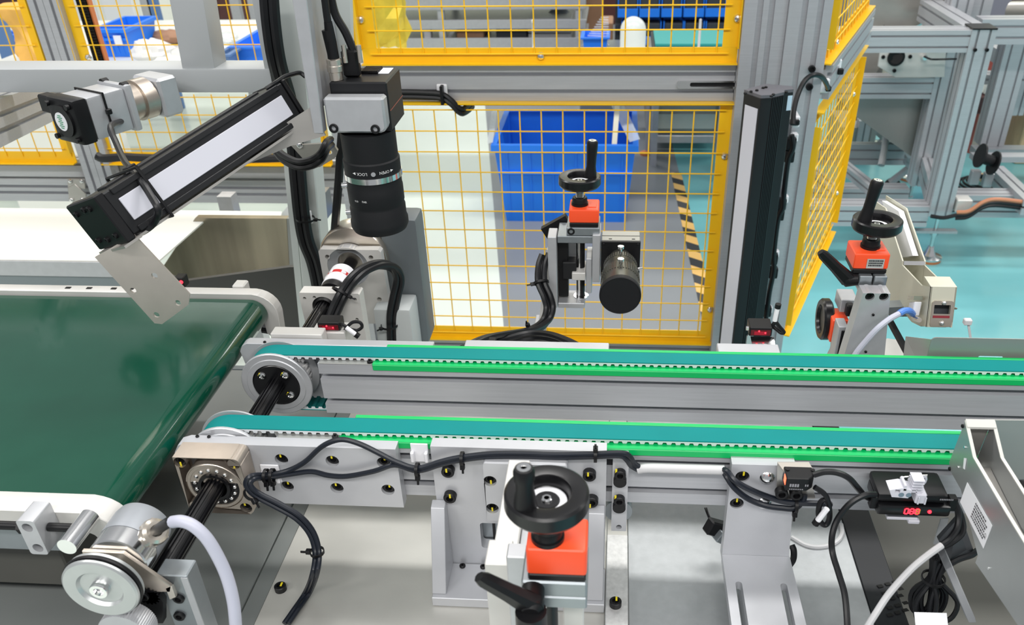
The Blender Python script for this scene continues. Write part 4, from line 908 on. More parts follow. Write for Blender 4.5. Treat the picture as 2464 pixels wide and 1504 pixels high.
tag(obj('cross_member', extr(MB(), (-1.5, 1.60, .43), (-.56, 1.60, .43), (0, 0, 1), .04, .02, (-.02, .02), (0,)), ALUD), 'dim aluminium member low behind the green conveyor end', 'beam')
# ================================================================ vertical post with cables, welded tube frame
t = thing('light_post', 'light painted post carrying the camera arm with black cables', 'post', (-0.5983, 1.42, 0))
xa, xb_ = -0.5991, -0.5516
obj('post', MB().prism([(-0.6025, 1.4, 0.6989), (-0.5561, 1.4, 0.7), (-0.5021, 1.4, 1.338), (-0.5381, 1.4, 1.339)], (0, .05, 0), .002), POLE, t)
obj('flange', MB().prism([(-0.6174, 1.405, 0.6956), (-0.6055, 1.405, 0.6958), (-0.5407, 1.405, 1.338), (-0.5548, 1.405, 1.338)], (0, .006, 0)), POLE, t)
obj('post_base', MB().box(-0.6152, -0.5561, 1.40, 1.45, 0, 0.6992-.001, .002), POLE, t)
for nm, lb, r, dx, m in (('post_cable', 'thick black cable strapped down the light post, left strand', .0085, -.004, CABLE), ('post_cable', 'thick black cable strapped down the light post, right strand', .0085, .010, CABLE)):
    tag(obj(nm, MB().tube([V(q)+V((dx, 0, 0)) for q in ((-0.5252, 1.33, 1.349), (-0.5321, 1.33, 1.29), (-0.538, 1.34, 1.232), (-0.5438, 1.37, 1.165), (-0.549, 1.38, 1.092), (-0.5555, 1.38, 1.025), (-0.5617, 1.38, 0.9551), (-0.5621, 1.38, 0.9063), (-0.5547, 1.38, 0.8644), (-0.5534, 1.38, 0.8124), (-0.556, 1.38, 0.7492), (-0.5645, 1.38, 0.6735))], r, 8), m), lb, 'cable')
tt = thing('cable_strap', 'black strap with white saddle on the light post', 'strap', (-0.5588, 1.38, 0.9503)); tie(tt, V((-0.5588, 1.38, 0.9503))+V((.006, 0, 0)), (.1, 0, 1), .016, 'strap_ring', (1, 0, 0)); obj('saddle', MB().obox(V((-0.553, 1.392, 0.9485)), (.008, 0, 0), (0, .003, 0), (0, 0, .012), .001), WHITE, tt)
T = thing('tube_frame', 'welded grey rectangular tube frame crossing the upper left', 'frame', (-.9, 1.37, 1.18))
ty, tz0, tz1 = 1.35, 1.182, 1.22
obj('lower_tube', MB().box(-1.9, -0.5534, ty, ty+.06, tz0, tz1, .003, 2), TUBE, T)
def upright(p0, p1, wx, d=.05): 
    mb = MB(); a, b = V(p0), V(p1); mb.prism([a+V((-wx, 0, 0)), a+V((wx, 0, 0)), b+V((wx, 0, 0)), b+V((-wx, 0, 0))], (0, d, 0), .003, 2); return mb
obj('upright_tube', upright(V((-0.6728, 1.354, 1.223))-V((0, 0, .006)), (-0.6643, 1.354, 1.347), .0272), TUBE, T)
obj('upright_tube', upright(V((-0.5545, 1.352, 1.219))-V((0, 0, .004)), (-0.5526, 1.352, 1.346), .0085), TUBE, T)
obj('weld_bead', MB().tube([(-0.6744, 1.385, 1.215), (-0.6586, 1.375, 1.22), (-0.6572, 1.39, 1.217)], .006, 7), ALUW, T)
# ================================================================ geared motor at the left
d = V((.45, .89, 0)); s_ = V((.89, -.45, 0)); zz_ = V((0, 0, 1))
c = V((-0.8012, 1.17, 1.19))
GM = thing('gear_motor', 'small grey gearmotor with black fan cover and round sticker', 'motor', c-V((0, 0, .03)))
obj('fan_cover', MB().obox(c+d*.012, d*.012, s_*.033, zz_*.033, .006, 2).obox(c+d*.012-s_*.044+zz_*.018, d*.009, s_*.013, zz_*.013, .002), BLACK, GM)
obj('fan_hub', MB().cyl(c+d*.001, c-d*.003, .023, n=28), BLACK, GM)
fs = obj('round_sticker', MB().cyl(c-d*.0032-s_*.002, c-d*.0040-s_*.002, .0135, n=28), PAPER, GM)
mb = MB()
for k in range(-3, 4): 
    q = c-d*.0044-s_*.002+zz_*(k*.003); mb.obox(q, d*.0002, s_*(.0035 if k % 2 else .0055), zz_*.0006)
obj('sticker_print', mb, GREENP, fs)
obj('motor_body', MB().obox(c+d*.055, d*.031, s_*.031, zz_*.031, .004, 2), ALU, GM)
obj('flange', MB().obox(c+d*.092, d*.006, s_*.035, zz_*.035, .005, 2), ALU, GM)
obj('gearbox', MB().cyl(c+d*.098, c+d*.120, .029, .027, n=32).cyl(c+d*.120, c+d*.142, .031, n=32), BRONZE, GM)
obj('mount_block', MB().obox(c+d*.162, d*.018, s_*.032, zz_*.030, .004), ALU, GM)
for a, b in ((-1, 1), (1, 1), (1, -1), (-1, -1)): obj('screw', MB().cyl(c-d*.001+s_*.024*a+zz_*.024*b, c-d*.006+s_*.024*a+zz_*.024*b, .004, n=12), BLACK, GM)
for a in (-.024, .024): obj('screw', MB().cyl(c+d*.088+s_*a+zz_*.032, c+d*.098+s_*a+zz_*.032, .006, n=12), BLACK, GM)
g2 = MB().tube([c+d*.05+s_*.0325+zz_*.0325, c+d*.05+s_*.0325-zz_*.0325, c+d*.05-s_*.0325-zz_*.0325, c+d*.05-s_*.0325+zz_*.0325], .0018, 6, closed=True, smooth=False); obj('cable_tie', g2, BLACK, GM)
obj('tie_head', MB().obox(c+d*.05+s_*.0355+zz_*.006, d*.004, s_*.003, zz_*.004, .001), BLACK, GM)
tag(obj('motor_cable', MB().tube([c+d*.07+s_*.027-zz_*.015, (-0.7086, 1.13, 1.195), (-0.6762, 1.08, 1.188), (-0.6228, 1, 1.193), (-0.5742, 0.93, 1.207), (-0.5411, 0.89, 1.207), (-0.5231, 0.872, 1.194), (-0.5143, 0.862, 1.183), (-0.5296, 0.872, 1.164), (-0.5428, 0.868, 1.155), (-0.552, 0.862, 1.153)], .0042, 9), CABLE), 'black cable hanging from the gearmotor over the diagonal light bar', 'cable')
tag(obj('frame_cable', MB().tube([(-1.446, 2.2, 0.7761), (-1.427, 2.2, 0.769), (-1.365, 2.2, 0.773), (-1.312, 2.2, 0.7709), (-1.151, 2.2, 0.7671), (-0.9844, 2.2, 0.7705), (-0.9015, 2.2, 0.7733)], .012, 8), CABLE), 'black cable lying along the left yellow panel bottom rail', 'cable')
tag(obj('side_profile', extr(MB(), (-1.007, 1.25, 1.153), (-1.182, 1.75, 1.072), (0, 0, 1), .035, .02, (-.012, .012), (0,)), ALUX), 'slotted aluminium profile running away at the left edge under the tube', 'beam')
# ================================================================ diagonal bar light
LC = V((-.586, .87, 1.1685)); r0 = V((-.5525, .87, 1.1885)); r1 = V((-0.4232, 1.12, 1.246)); d = (r1-r0); Lb = d.length; d.normalize()
u = V((.91, 0, .41)); u = (u-d*u.dot(d)).normalized(); v = d.cross(u).normalized()
if v.z < 0: v = -v
BL = thing('bar_light', 'diagonal black bar light with milky strip over the green conveyor', 'light bar', LC-V((0, 0, .05)))
cen = LC+d*(Lb/2)
obj('housing', MB().obox(cen, d*(Lb/2), u*.036, v*.0275, .002), BLKAN, BL)
obj('rib', MB().obox(cen+v*.0275-u*.004, d*(Lb/2-.02), u*.012, v*.003, .001), BLKAN, BL)
obj('rib', MB().obox(cen+u*.036+v*.0240, d*(Lb/2-.01), u*.003, v*.0035, .0008), BLKAN, BL)
obj('rib', MB().obox(cen+u*.036-v*.0240, d*(Lb/2-.01), u*.003, v*.0035, .0008), BLKAN, BL)
obj('diffuser', MB().obox(cen+u*.0368, d*(Lb/2-.012), u*.0012, v*.0140, .0006), DIFF, BL)
ec = obj('end_cap', MB().obox(LC-d*.006, d*.006, u*.041, v*.030, .0015), BLACK, BL)
for a, b in ((-.026, .018), (.014, .019), (.026, -.018), (-.022, -.018), (0, .02), (.0, -.02)): put('small_screw', ec, LC-d*.0125+u*a+v*b, (-d).to_track_quat('Z', 'Y').to_euler(), scale=1.2)
obj('end_cap', MB().obox(LC+d*(Lb+.003), d*.003, u*.039, v*.029, .0015), BLACK, BL)
mb = MB()
bp = [V((-0.602, 0.853, 1.128)), V((-0.5463, 0.853, 1.157)), V((-0.5, 0.853, 1.081)), V((-0.506, 0.853, 1.066)), V((-0.5453, 0.853, 1.039)), V((-0.5545, 0.853, 1.04))]
a0 = bp[0]; ua = (bp[1]-bp[0]); La = ua.length; ua.normalize(); va = (bp[2]-bp[1]).normalized()
o2 = bp[0]; q2 = lambda p: ((p-o2).dot(ua), (p-o2).dot(V((0, 1, 0)).cross(ua)))
V2 = V((0, 1, 0)).cross(ua)
hs = [q2(V((-0.5683, 0.853, 1.085))), q2(V((-0.5363, 0.853, 1.105))), q2(V((-0.5489, 0.853, 1.052))), q2(V((-0.5175, 0.853, 1.069)))]
obj('end_bracket', mb.plate([[q2(p) for p in bp]]+[circ(x, y, .0038, 12) for x, y in hs], o2, ua, V2, (0, .0025, 0)), mat('nickel_bracket', (.60, .55, .50), .36, .8, .06, 30), BL)
lowc = cen-u*.037+v*-.0
obj('long_bracket', MB().obox(cen-v*.0315+u*.014, d*(Lb/2+.01), u*.022, v*.0015), STEEL, BL)
obj('bracket_flap', MB().obox(LC-d*.006-v*.0318+u*.004, d*.012, u*.036, v*.0015), STEEL, BL)
gp = [V((-0.4917, 1.06, 1.186)), V((-0.3983, 1.09, 1.236)), V((-0.3858, 1.085, 1.198)), V((-0.4317, 1.075, 1.187)), V((-0.492, 1.06, 1.166))]
obj('gusset_sheet', MB().prism(gp, (0, .002, 0)), STEEL, BL)
tt = thing('cable_strap', 'black strap round the diagonal bar light with square head', 'strap', (-0.5673, 0.92, 1.21)); e0 = r0+d*.045
mb = MB()
loop = [cen+d*(-Lb/2+.05)+u*a*.0415+v*b*.0325 for a, b in ((1, 1), (1, -1), (-1, -1), (-1, 1))]
mb.tube(loop, .0022, 6, closed=True, smooth=False); obj('strap_band', mb, BLACK, tt); obj('strap_head', MB().obox(V((-0.5707, 0.925, 1.207)), u*.007, d*.006, v*.006, .001), BLACK, tt)
tag(obj('light_cable', MB().tube([(-0.4195, 1.14, 1.261), (-0.4261, 1.14, 1.266), (-0.4322, 1.13, 1.267), (-0.4403, 1.12, 1.266), (-0.4451, 1.1, 1.264), (-0.4566, 1.09, 1.258)], .003, 7), CABLE), 'thin black cable over the upper end of the diagonal bar light', 'cable')
# ================================================================ inspection camera
CA = V((-0.3386, 1.121, 1.052)); lx, ly = CA.x, CA.y
IC = thing('inspection_camera', 'large black inspection camera and lens pointing straight down', 'camera', (lx, ly, 1.05))
bx0, bx1 = -0.3816, -0.3017
zb0, zb1 = 1.201, 1.248
mk = obj('mount_block', MB().prism([(bx0, 1.085, zb0+.006), (bx0+.004, 1.085, zb0), (bx1-.006, 1.085, zb0), (bx1, 1.085, zb0+.006), (bx1, 1.085, zb1), (bx0, 1.085, zb1)], (0, .022, 0), .003, 1), ALU, IC)
for q in ((-0.3727, 1.084, 1.208), (-0.3168, 1.084, 1.207)): put('socket_bolt', mk, V(q)+V((0, .005, 0)), FRONT, scale=.95)
obj('camera_body', MB().box(bx0+.004, bx1+.001, 1.1075, 1.185, 1.196, 1.262, .002).box(bx0+.006, bx1, 1.107, 1.187, 1.1975, 1.25), BLKAN, IC)
for k in range(5): obj('cooling_rib', MB().box(-.345, -.322, 1.150+k*.006, 1.153+k*.006, 1.2622, 1.266), BLACK, IC)
obj('body_label', MB().box(bx1-.034, bx1-.006, 1.150, 1.180, 1.2622, 1.2628), PAPER, IC)
obj('red_line', MB().box(bx1+.0012, bx1+.0016, 1.110, 1.184, 1.2235, 1.2245), mat('faint_red_line', (.30, .09, .06), .5), IC)
obj('lens_adapter', MB().lathe([(0, 1.196), (.0375, 1.196), (.0375, 1.158), (.0392, 1.156), (.0392, 1.138), (0, 1.138)], (lx, ly, 0), (0, 0, 1), 48), BLACKM, IC)
obj('lens_ring', MB().lathe([(.030, 1.138), (.0402, 1.138), (.0402, 1.130), (.030, 1.130)], (lx, ly, 0), (0, 0, 1), 48, True), CHROME, IC)
LB_ = obj('lens_barrel', MB().lathe([(0, 1.130), (.0385, 1.130), (.0385, 1.118), (.0392, 1.116), (.0392, 1.094), (.0385, 1.092), (.0385, 1.088), (.0395, 1.086), (.0395, 1.071), (.0412, 1.066), (.0412, 1.058), (.0385, 1.052), (.030, 1.0515), (0, 1.0515)], (lx, ly, 0), (0, 0, 1), 56), BLACKM, IC)
def onlens(ang0, zc, rad):
    return lambda x, y: (lx+rad*math.sin(ang0-x/rad), ly-rad*math.cos(ang0-x/rad), zc-y)
a0 = math.atan2(-lx, ly)*-1
fa = math.atan2(lx, ly)   # azimuth that faces the viewer
ctr = -fa*0
def ang(u_): return (u_-893)/66.5
mb = MB(); text(mb, 'LOCK', .0058, onlens(math.asin(-.39)+.284, 1.1455, .0394)); text(mb, 'OPEN', .0058, onlens(math.asin(.39)+.284, 1.1455, .0394))
for sgn, aa in ((1, math.asin(-.64)+.284), (-1, math.asin(.64)+.284)):
    f = onlens(aa, 1.1455, .0394); mb.quad(f(.003*sgn, 0), f(-.002*sgn, .002), f(-.002*sgn, .0001), f(-.002*sgn, -.002))
obj('lens_print', mb, INKW, IC)
f = onlens(.284, 1.1455, .0388); obj('lens_screw', MB().cyl(f(0, 0), V(f(0, 0))+V((math.sin(.284)*.0026, -math.cos(.284)*.0026, 0)), .0032, n=14), CHROME, IC)
mb = MB(); text(mb, 'FAR', .0042, lambda x, y: onlens(-.17, 1.105, .0394)(-x, -y)); text(mb, '0.50', .0036, lambda x, y: onlens(-.50, 1.1045, .0394)(-x, -y)); obj('focus_print', mb, INKW, IC)
for aa, zz in ((-1.35, 1.118), (-1.35, 1.078)): obj('thumb_screw', MB().cyl((lx+.038*math.sin(aa), ly-.038*math.cos(aa), zz), (lx+.046*math.sin(aa), ly-.046*math.cos(aa), zz), .004, n=14), CHROME, IC)
cn = thing('camera_cable', 'black camera cable with knurled silver round plug', 'cable', (-0.3697, 1.12, 1.25)); pz = V((-0.3703, 1.12, 1.246))
obj('plug', MB().lathe([(0, 0), (.009, 0), (.009, .010), (.0105, .011), (.0105, .018), (.0098, .019), (.0098, .026), (.006, .028), (0, .028)], (pz.x, 1.12, 1.2625), (0, 0, 1), 28), NICKEL, cn)
obj('cord', MB().tube([(pz.x, 1.12, 1.290), (pz.x, 1.12, 1.30), (-0.37, 1.12, 1.3), (-0.3705, 1.12, 1.331), (-0.3699, 1.12, 1.361), (-0.3682, 1.12, 1.39)], .0048, 9), CABLE, cn); obj('boot', MB().lathe([(.0075, 1.288), (.0072, 1.310), (.0052, 1.335)], (pz.x, 1.12, 0), (0, 0, 1), 18).tube([(pz.x, 1.12, 1.291), (pz.x-.003, 1.12, 1.325)], .007, 12), BLACK, cn)
cn = thing('camera_cable', 'black data cable with flat plug and thumb screws on the camera', 'cable', (-0.3504, 1.14, 1.244))
pq = V((-0.3522, 1.14, 1.24)); obj('plug', MB().box(pq.x-.011, pq.x+.011, 1.128, 1.142, 1.2625, 1.298, .003), BLACK, cn)
for a in (-.004, .016): obj('thumb_screw', MB().cyl((pq.x+a, 1.125, 1.283), (pq.x+a, 1.125, 1.305), .0032, n=14), NICKEL, cn)
obj('cord', MB().tube([(pq.x, 1.135, 1.296), (-0.3467, 1.135, 1.292), (-0.3539, 1.135, 1.318), (-0.3647, 1.135, 1.343), (-0.3672, 1.135, 1.378)], .0055, 9), CABLE, cn)
tag(obj('hanging_cable', MB().tube([(-0.396, 1.3, 1.353), (-0.4035, 1.3, 1.296), (-0.3997, 1.3, 1.254), (-0.4126, 1.3, 1.211), (-0.4363, 1.3, 1.126), (-0.4519, 1.3, 1.056), (-0.4673, 1.3, 0.9903), (-0.4931, 1.32, 0.9029)], .007, 8), CABLE), 'black cable hanging behind the inspection camera lens', 'cable')
mt = thing('camera_mount', 'flat aluminium mounting bar holding the inspection camera block', 'bar', (-0.3939, 1.085, 1.2))
xa, xb_ = -0.4, -0.387
obj('front_bar', MB().prism([(-0.4006, 1.083, 1.201), (-0.3876, 1.083, 1.201), (-0.3797, 1.083, 1.386), (-0.3987, 1.083, 1.386)], (0, .017, 0), .001), ALU, mt); obj('back_plate', MB().prism([(-0.4237, 1.205, 1.236), (-0.3752, 1.205, 1.236), (-0.3603, 1.205, 1.367), (-0.4156, 1.205, 1.368)], (0, .012, 0), .001), POLE, mt)
obj('side_bar', MB().prism([(-0.4, 1.101, 1.23), (-0.3893, 1.101, 1.23), (-0.387, 1.101, 1.383), (-0.4043, 1.101, 1.383)], (0, .102, 0), .001), ALU, mt)
t = thing('black_loop_cable', 'pair of black cables looping under the bar light bracket', 'cable', (-0.4737, 1.2, 1.12))
for k in (0, 1): obj('strand', MB().tube([V(q)+V((0, 0, -.009*k)) for q in ((-0.5071, 1.2, 1.145), (-0.493, 1.19, 1.135), (-0.4687, 1.18, 1.128), (-0.4464, 1.18, 1.131), (-0.4308, 1.18, 1.141), (-0.4265, 1.2, 1.151), (-0.4422, 1.265, 1.134))], .0052, 8), CABLE, t)
t = thing('swivel_plate', 'rounded steel swivel plate with bolts behind the inspection camera', 'plate', (-0.4689, 1.27, 1.087)); mb = MB()
mb.plate([[(p[0], p[2]) for p in ((-0.5098, 1.27, 1.122), (-0.4424, 1.27, 1.126), (-0.4362, 1.27, 1.114), (-0.4421, 1.27, 1.102), (-0.4689, 1.27, 1.087), (-0.4811, 1.27, 1.087), (-0.491, 1.27, 1.096))], circ(-0.4493, 1.111, .004, 12)], (0, 1.27, 0), (1, 0, 0), (0, 0, 1), (0, .006, 0)); obj('plate', mb, mat('warm_steel', (.38, .36, .33), .4, .6), t)
for q in ((-0.4949, 1.268, 1.123), (-0.4752, 1.268, 1.094)): put('dome_plug', t, q, FRONT, scale=.6)
# ================================================================ drive motor, coupling and plates behind the pulley
y1 = 1.137
DM = thing('drive_motor', 'drive motor with round gearbox behind the square flange plate', 'motor', (CX, 1.32, .80))
p2 = [(-0.4962, 1.268, 0.9435), (-0.3892, 1.268, 0.9451)]
x0, x1, zt = -0.4962, -0.3892, 0.9435
hx = [(x0+.014, zt-.014), (x1-.018, zt-.014), (x1-.014, zt-.094), (x0+.014, zt-.094)]
fp = obj('flange_plate', MB().plate([[(x0, .80), (x1+.004, .80), (x1, zt-.004), (x1-.004, zt), (x0+.004, zt), (x0, zt-.004)], circ(CX, CZ, .036, 36)]+[circ(x, z, .0042, 12) for x, z in hx], (0, 1.268, 0), (1, 0, 0), (0, 0, 1), (0, .016, 0)), ALUW, DM)
obj('flange_ring', MB().lathe([(.036, .002), (.034, .004), (.024, .012), (.022, .012), (.022, .018), (.036, .018)], (CX, 1.268, CZ), (0, 1, 0), 40, True), ALU, DM)
obj('gearbox', MB().lathe([(0, 0), (.058, 0), (.060, .004), (.060, .040), (.056, .046), (0, .046)], (CX+.004, 1.288, CZ+.004), (0, 1, 0), 44), NICKEL, DM)
obj('motor_box', MB().box(CX+.052, CX+.118, 1.30, 1.36, .74, .985, .010, 2), mat('grey_motor', (.13, .15, .16), .4), DM)
obj('motor_tail', MB().box(CX+.040, CX+.105, 1.24, 1.30, .66, .845, .006, 2), mat('pale_motor', (.45, .48, .48), .45), DM); obj('motor_cap', MB().box(CX+.050, CX+.112, 1.235, 1.297, .61, .659, .006), BLACK, DM)
CP = thing('jaw_coupling', 'white jaw coupling with red inserts joining motor and splined shaft', 'coupling', (CX, 1.23, .89))
obj('front_hub', MB().lathe([(.0119, 0), (.021, 0), (.022, .001), (.022, .022), (.0119, .022)], (CX, 1.186, CZ), (0, 1, 0), 36, True), WHITE, CP)
obj('rear_hub', MB().lathe([(.0, 0), (.022, 0), (.022, .020), (.021, .021), (0, .021)], (CX, 1.217, CZ), (0, 1, 0), 36), WHITE, CP)
obj('spider', MB().lathe([(.0, 0), (.0222, 0), (.0222, .009), (0, .009)], (CX, 1.208, CZ), (0, 1, 0), 30), REDRUB, CP)
for k in range(4): 
    a = PI/4+k*PI/2; obj('jaw', MB().obox((CX+.0165*math.cos(a), 1.2125, CZ+.0165*math.sin(a)), (.0055*math.cos(a), 0, .0055*math.sin(a)), (0, .0044, 0), (-.0095*math.sin(a), 0, .0095*math.cos(a)), .001), WHITE, CP)
obj('clamp_ring', MB().lathe([(.0119, 0), (.021, 0), (.021, .016), (.0119, .016)], (CX, 1.168, CZ), (0, 1, 0), 32, True), BLACK, CP); obj('motor_shaft', MB().cyl((CX, 1.2385, CZ), (CX, 1.285, CZ), .0105, n=24), BLACK, CP)
BP = thing('bearing_plate', 'white aluminium plate with black bearing where the splined shaft passes', 'plate', ((-0.4868+-0.3867)/2, 1.14, .76))
x0, x1, zt = -0.4852, -0.3892, 0.9361
hb = [(x0+.008, zt-.010), (x0+.024, zt-.008), (x1-.008, zt-.010), (x1-.024, zt-.008), (x0+.012, zt-.044), (x1-.010, zt-.046)]
obj('plate', MB().plate([[(x0+.004, .759), (x1, .759), (x1, zt-.002), (x1-.002, zt), (x0+.002, zt), (x0, zt-.002)], circ(CX, CZ, .0185, 32)]+[circ(x, z, .0028, 10) for x, z in hb], (0, 1.128, 0), (1, 0, 0), (0, 0, 1), (0, .022, 0)), ALUW, BP)
obj('bearing', MB().lathe([(.0119, .002), (.0135, -.001), (.0185, .003), (.0185, .018), (.0119, .018)], (CX, 1.128, CZ), (0, 1, 0), 32, True), BLACK, BP)

# ================================================================ height adjusters (handwheel + position indicator + slide)
def handwheel(T, c, ha, hh, hr=.0072, lean=(0, 0)):
    c = V(c)
    hw = obj('handwheel', MB().lathe([(0, -.0085), (.0095, -.0085), (.0100, -.0102), (.0160, -.0102), (.0168, -.0095), (.0176, -.004), (.0192, -.0004), (.0205, 0), (.0305, 0), (.0325, -.0016), (.0328, -.0120), (.0310, -.0150), (.0150, -.0165), (.0140, -.0205), (0, -.0205)], c, (0, 0, 1), 56), BLACKG, T)
    obj('white_ring', MB().lathe([(.0102, -.0101), (.0156, -.0101), (.0156, -.0096), (.0102, -.0096)], c, (0, 0, 1), 48, True), WHITE, hw)
    obj('centre_screw', MB().lathe([(0, -.0105), (.0042, -.0105), (.0042, -.0072), (.0034, -.0066), (.0022, -.0066), (.0020, -.0085), (0, -.0085)], c, (0, 0, 1), 20), CHROME, hw)
    b = c+V((ha[0], ha[1], -.001)); ax = V((lean[0], lean[1], 1)).normalized()
    obj('handle', MB().lathe([(0, -.0004), (hr*1.12, -.0004), (hr*1.05, .006), (hr*.86, .016), (hr*.88, .028), (hr, hh-.010), (hr, hh-.003), (hr*.84, hh), (hr*.62, hh), (0, hh)], b, ax, 28), BLACK, hw)
    obj('handle_screw', MB().lathe([(0, hh-.0002), (hr*.66, hh-.0002), (hr*.66, hh+.0008), (hr*.3, hh+.0009), (hr*.25, hh), (0, hh)], b, ax, 20), CHROME, hw)
    return hw
def indicator(T, x0, x1, y0, y1, z0, z1, cx, cy, zw, base=.007, threaded=True, window=True):
    ih = obj('indicator_housing', MB().prism([(x0, y0, z0), (x1, y0, z0), (x1, y0+.004, z1-.0045), (x1-.001, y0+.010, z1), (x0+.001, y0+.010, z1), (x0, y0+.004, z1-.0045)], (0, 0, 0)) if False else MB().box(x0, x1, y0, y1, z0, z1, .0032, 3), ORANGE, T)
    obj('indicator_base', MB().box(x0+.0008, x1-.0008, y0+.0008, y1-.0008, z0-base, z0-.0002, .0012), BLACK, T)
    if window: obj('window_frame', MB().box(x1-.017, x1-.0045, y0+.011, y0+.023, z1-.0001, z1+.0009, .0004), ORANGE, ih)
    obj('collar', MB().lathe([(.0062, 0), (.0118, 0), (.0118, .010), (.0108, .0122), (.0075, .0122), (.0062, .0105)], (cx, cy, z1+.0002), (0, 0, 1), 36, True), BLACK, T)
    obj('collar_flange', MB().lathe([(.0062, 0), (.0132, 0), (.0132, .0035), (.0062, .0035)], (cx, cy, z1+.0001), (0, 0, 1), 36, True), BLACK, T)
    pr = [(0, 0)]; h = zw-.0216-z1
    st = MB().cyl((cx, cy, z0-.15), (cx, cy, zw-.0216), .0060, n=20)
    if threaded:
        q = z1+.012
        while q < zw-.024: st.lathe([(.0060, q), (.0066, q+.0008), (.0060, q+.0016)], (cx, cy, 0), (0, 0, 1), 18); q += .0016
    obj('spindle', st, CHROME, T)
    return ih
def lever(T, hub0, hub1, p1, r=.0085):
    hub0, hub1, p1 = V(hub0), V(hub1), V(p1)
    obj('lever_hub', MB().cyl(hub0, hub1, r*1.1, r*1.25, n=20).cyl(hub1, hub1+(hub1-hub0).normalized()*.004, r*1.2, r*.8, n=20), BLACK, T)
    s = hub1-(hub1-hub0)*.25; a = p1-s; m = a.normalized(); wv = m.cross(V((0, 1, .3))).normalized(); t_ = m.cross(wv)
    mb = MB(); A = []
    for q, ww, tt in ((s, r*1.25, r*.95), (s+a*.45, r*.95, r*.72), (s+a*.9, r*.82, r*.6), (p1, r*.55, r*.42)):
        A.append([mb.bm.verts.new(q+wv*ww*i+t_*tt*j) for i, j in ((1, .5), (.5, 1), (-.5, 1), (-1, .5), (-1, -.5), (-.5, -1), (.5, -1), (1, -.5))])
    for X, Y in zip(A, A[1:]):
        for i in range(8): mb.bm.faces.new((X[i], X[(i+1) % 8], Y[(i+1) % 8], Y[i]))
    mb.bm.faces.new(A[0]); mb.bm.faces.new(A[-1]); obj('clamp_lever', mb, BLACK, T)
# ---- foreground adjuster
FA = thing('height_adjuster', 'foreground height adjuster with black handwheel and orange-red position housing', 'adjuster', (-.05, .50, .76))
fc = (-.0463, .4835, 1.120)
handwheel(FA, fc, (-.0145, -.0155), .036, .0080)
indicator(FA, -.0628, -.0150, .470, .5075, 1.0435, 1.0715, fc[0], fc[1], 1.120, threaded=False, window=False)
obj('spindle_sleeve', MB().cyl((fc[0], fc[1], 1.0838), (fc[0], fc[1], 1.0982), .0122, .0128, n=36), BLACK, FA)
obj('clamp_block', MB().box(-.0675, -.0148, .4695, .512, 1.0195, 1.0362, .0015), ALUD, FA)
obj('clamp_plate', MB().box(-.0535, -.0148, .4698, .512, 1.0060, 1.0190, .0012), ALUD, FA)
lever(FA, (-.058, .470, 1.028), (-.058, .450, 1.026), (-0.0962, 0.446, 1.065))
obj('lever_base', MB().cyl((-.058, .449, 1.026), (-.058, .449, .985), .0125, .0125, n=20), BLACK, FA)
obj('lead_screw', MB().cyl((fc[0]+.0005, .4835, .80), (fc[0]+.0005, .4835, 1.0058), .0062, n=18), BLACK, FA)
xa, xb_ = -0.0994-.0085, -0.0994+.0115
obj('arm', MB().box(-.1090, -.0855, .5665, .7162, .926, .957, .001), ALUW, FA)
obj('slide_rail', MB().box(-.1092, -.0862, .535, .566, .775, .985, .001), ALUW, FA)
obj('slide_plate', MB().box(-.0855, -.0545, .513, .530, .775, 1.018, .0012), ALU, FA)
obj('slide_block', MB().box(-.0850, -.064, .5305, .712, .905, .950, .001), ALU, FA)
obj('carriage', MB().box(-.0365, -.0185, .50, .512, .80, 1.0, .001), ALUW, FA)
obj('carriage_screw', MB().cyl((-.055, .700, .912), (-.055, .686, .912), .0075, n=18), BLACK, FA)
# ---- centre adjuster
yC = 1.243; cc = (-0.0535, 1.243, 1.086)
CAJ = thing('height_adjuster', 'middle height adjuster carrying the small camera behind the far belt', 'adjuster', (cc[0], 1.25, .80))
x0, x1 = -0.0694, -0.0229; zt, zb = 1.039, 1.017
handwheel(CAJ, cc, (.0165, -.001), .056, .0085, (.05, 0))
indicator(CAJ, x0, x1, 1.220, 1.266, zb, zt, cc[0], yC, cc[2])
z1, z2, z3 = 1.011, 0.9965, 0.9846
obj('clamp_block', MB().box(-0.0733, -0.0214, 1.218, 1.268, z2+.0003, zb-.0072, .001), ALUD, CAJ)
put('socket_bolt', CAJ, V((-0.0661, 1.218, 1.004))+V((0, .005, 0)), FRONT, scale=.9)
obj('top_plate', MB().box(-0.0877, -0.0251, 1.216, 1.27, z3, z2, .001), ALUD, CAJ)
xl0, xl1 = -0.103, -0.0885
zs0, zs1 = 0.8689, 0.9956
obj('side_plate', MB().box(xl0, xl1-.0005, 1.214, 1.250, zs0, zs1, .001), ALU, CAJ)
obj('bottom_plate', MB().box(xl1, -0.0444, 1.216, 1.262, 0.8678, 0.8771, .001), ALU, CAJ)
obj('bottom_bearing', MB().lathe([(.0075, 0), (.0125, 0), (.0125, .0008), (.0075, .0008)], (cc[0]+.002, yC, 0.8771+.0002), (0, 0, 1), 28, True), CHROME, CAJ)
obj('guide_rail', MB().box(xl1+.0005, xl1+.0165, 1.232, 1.256, zs0+.012, z3-.0005, .001), BLACK, CAJ)
obj('guide_carriage', MB().box(xl1+.008, xl1+.030, 1.226, 1.250, 0.916, 0.946, .001), BLKAN, CAJ)
obj('lead_screw', MB().cyl((cc[0]+.002, yC, 0.8771), (cc[0]+.002, yC, z3-.0005), .0062, n=18), BLACK, CAJ)
obj('nut_block', MB().box(-0.0654, -0.0433, 1.220, 1.266, 0.9172, 0.9307, .001), ALUW, CAJ)
xr0, xr1 = -0.0433, -0.0332
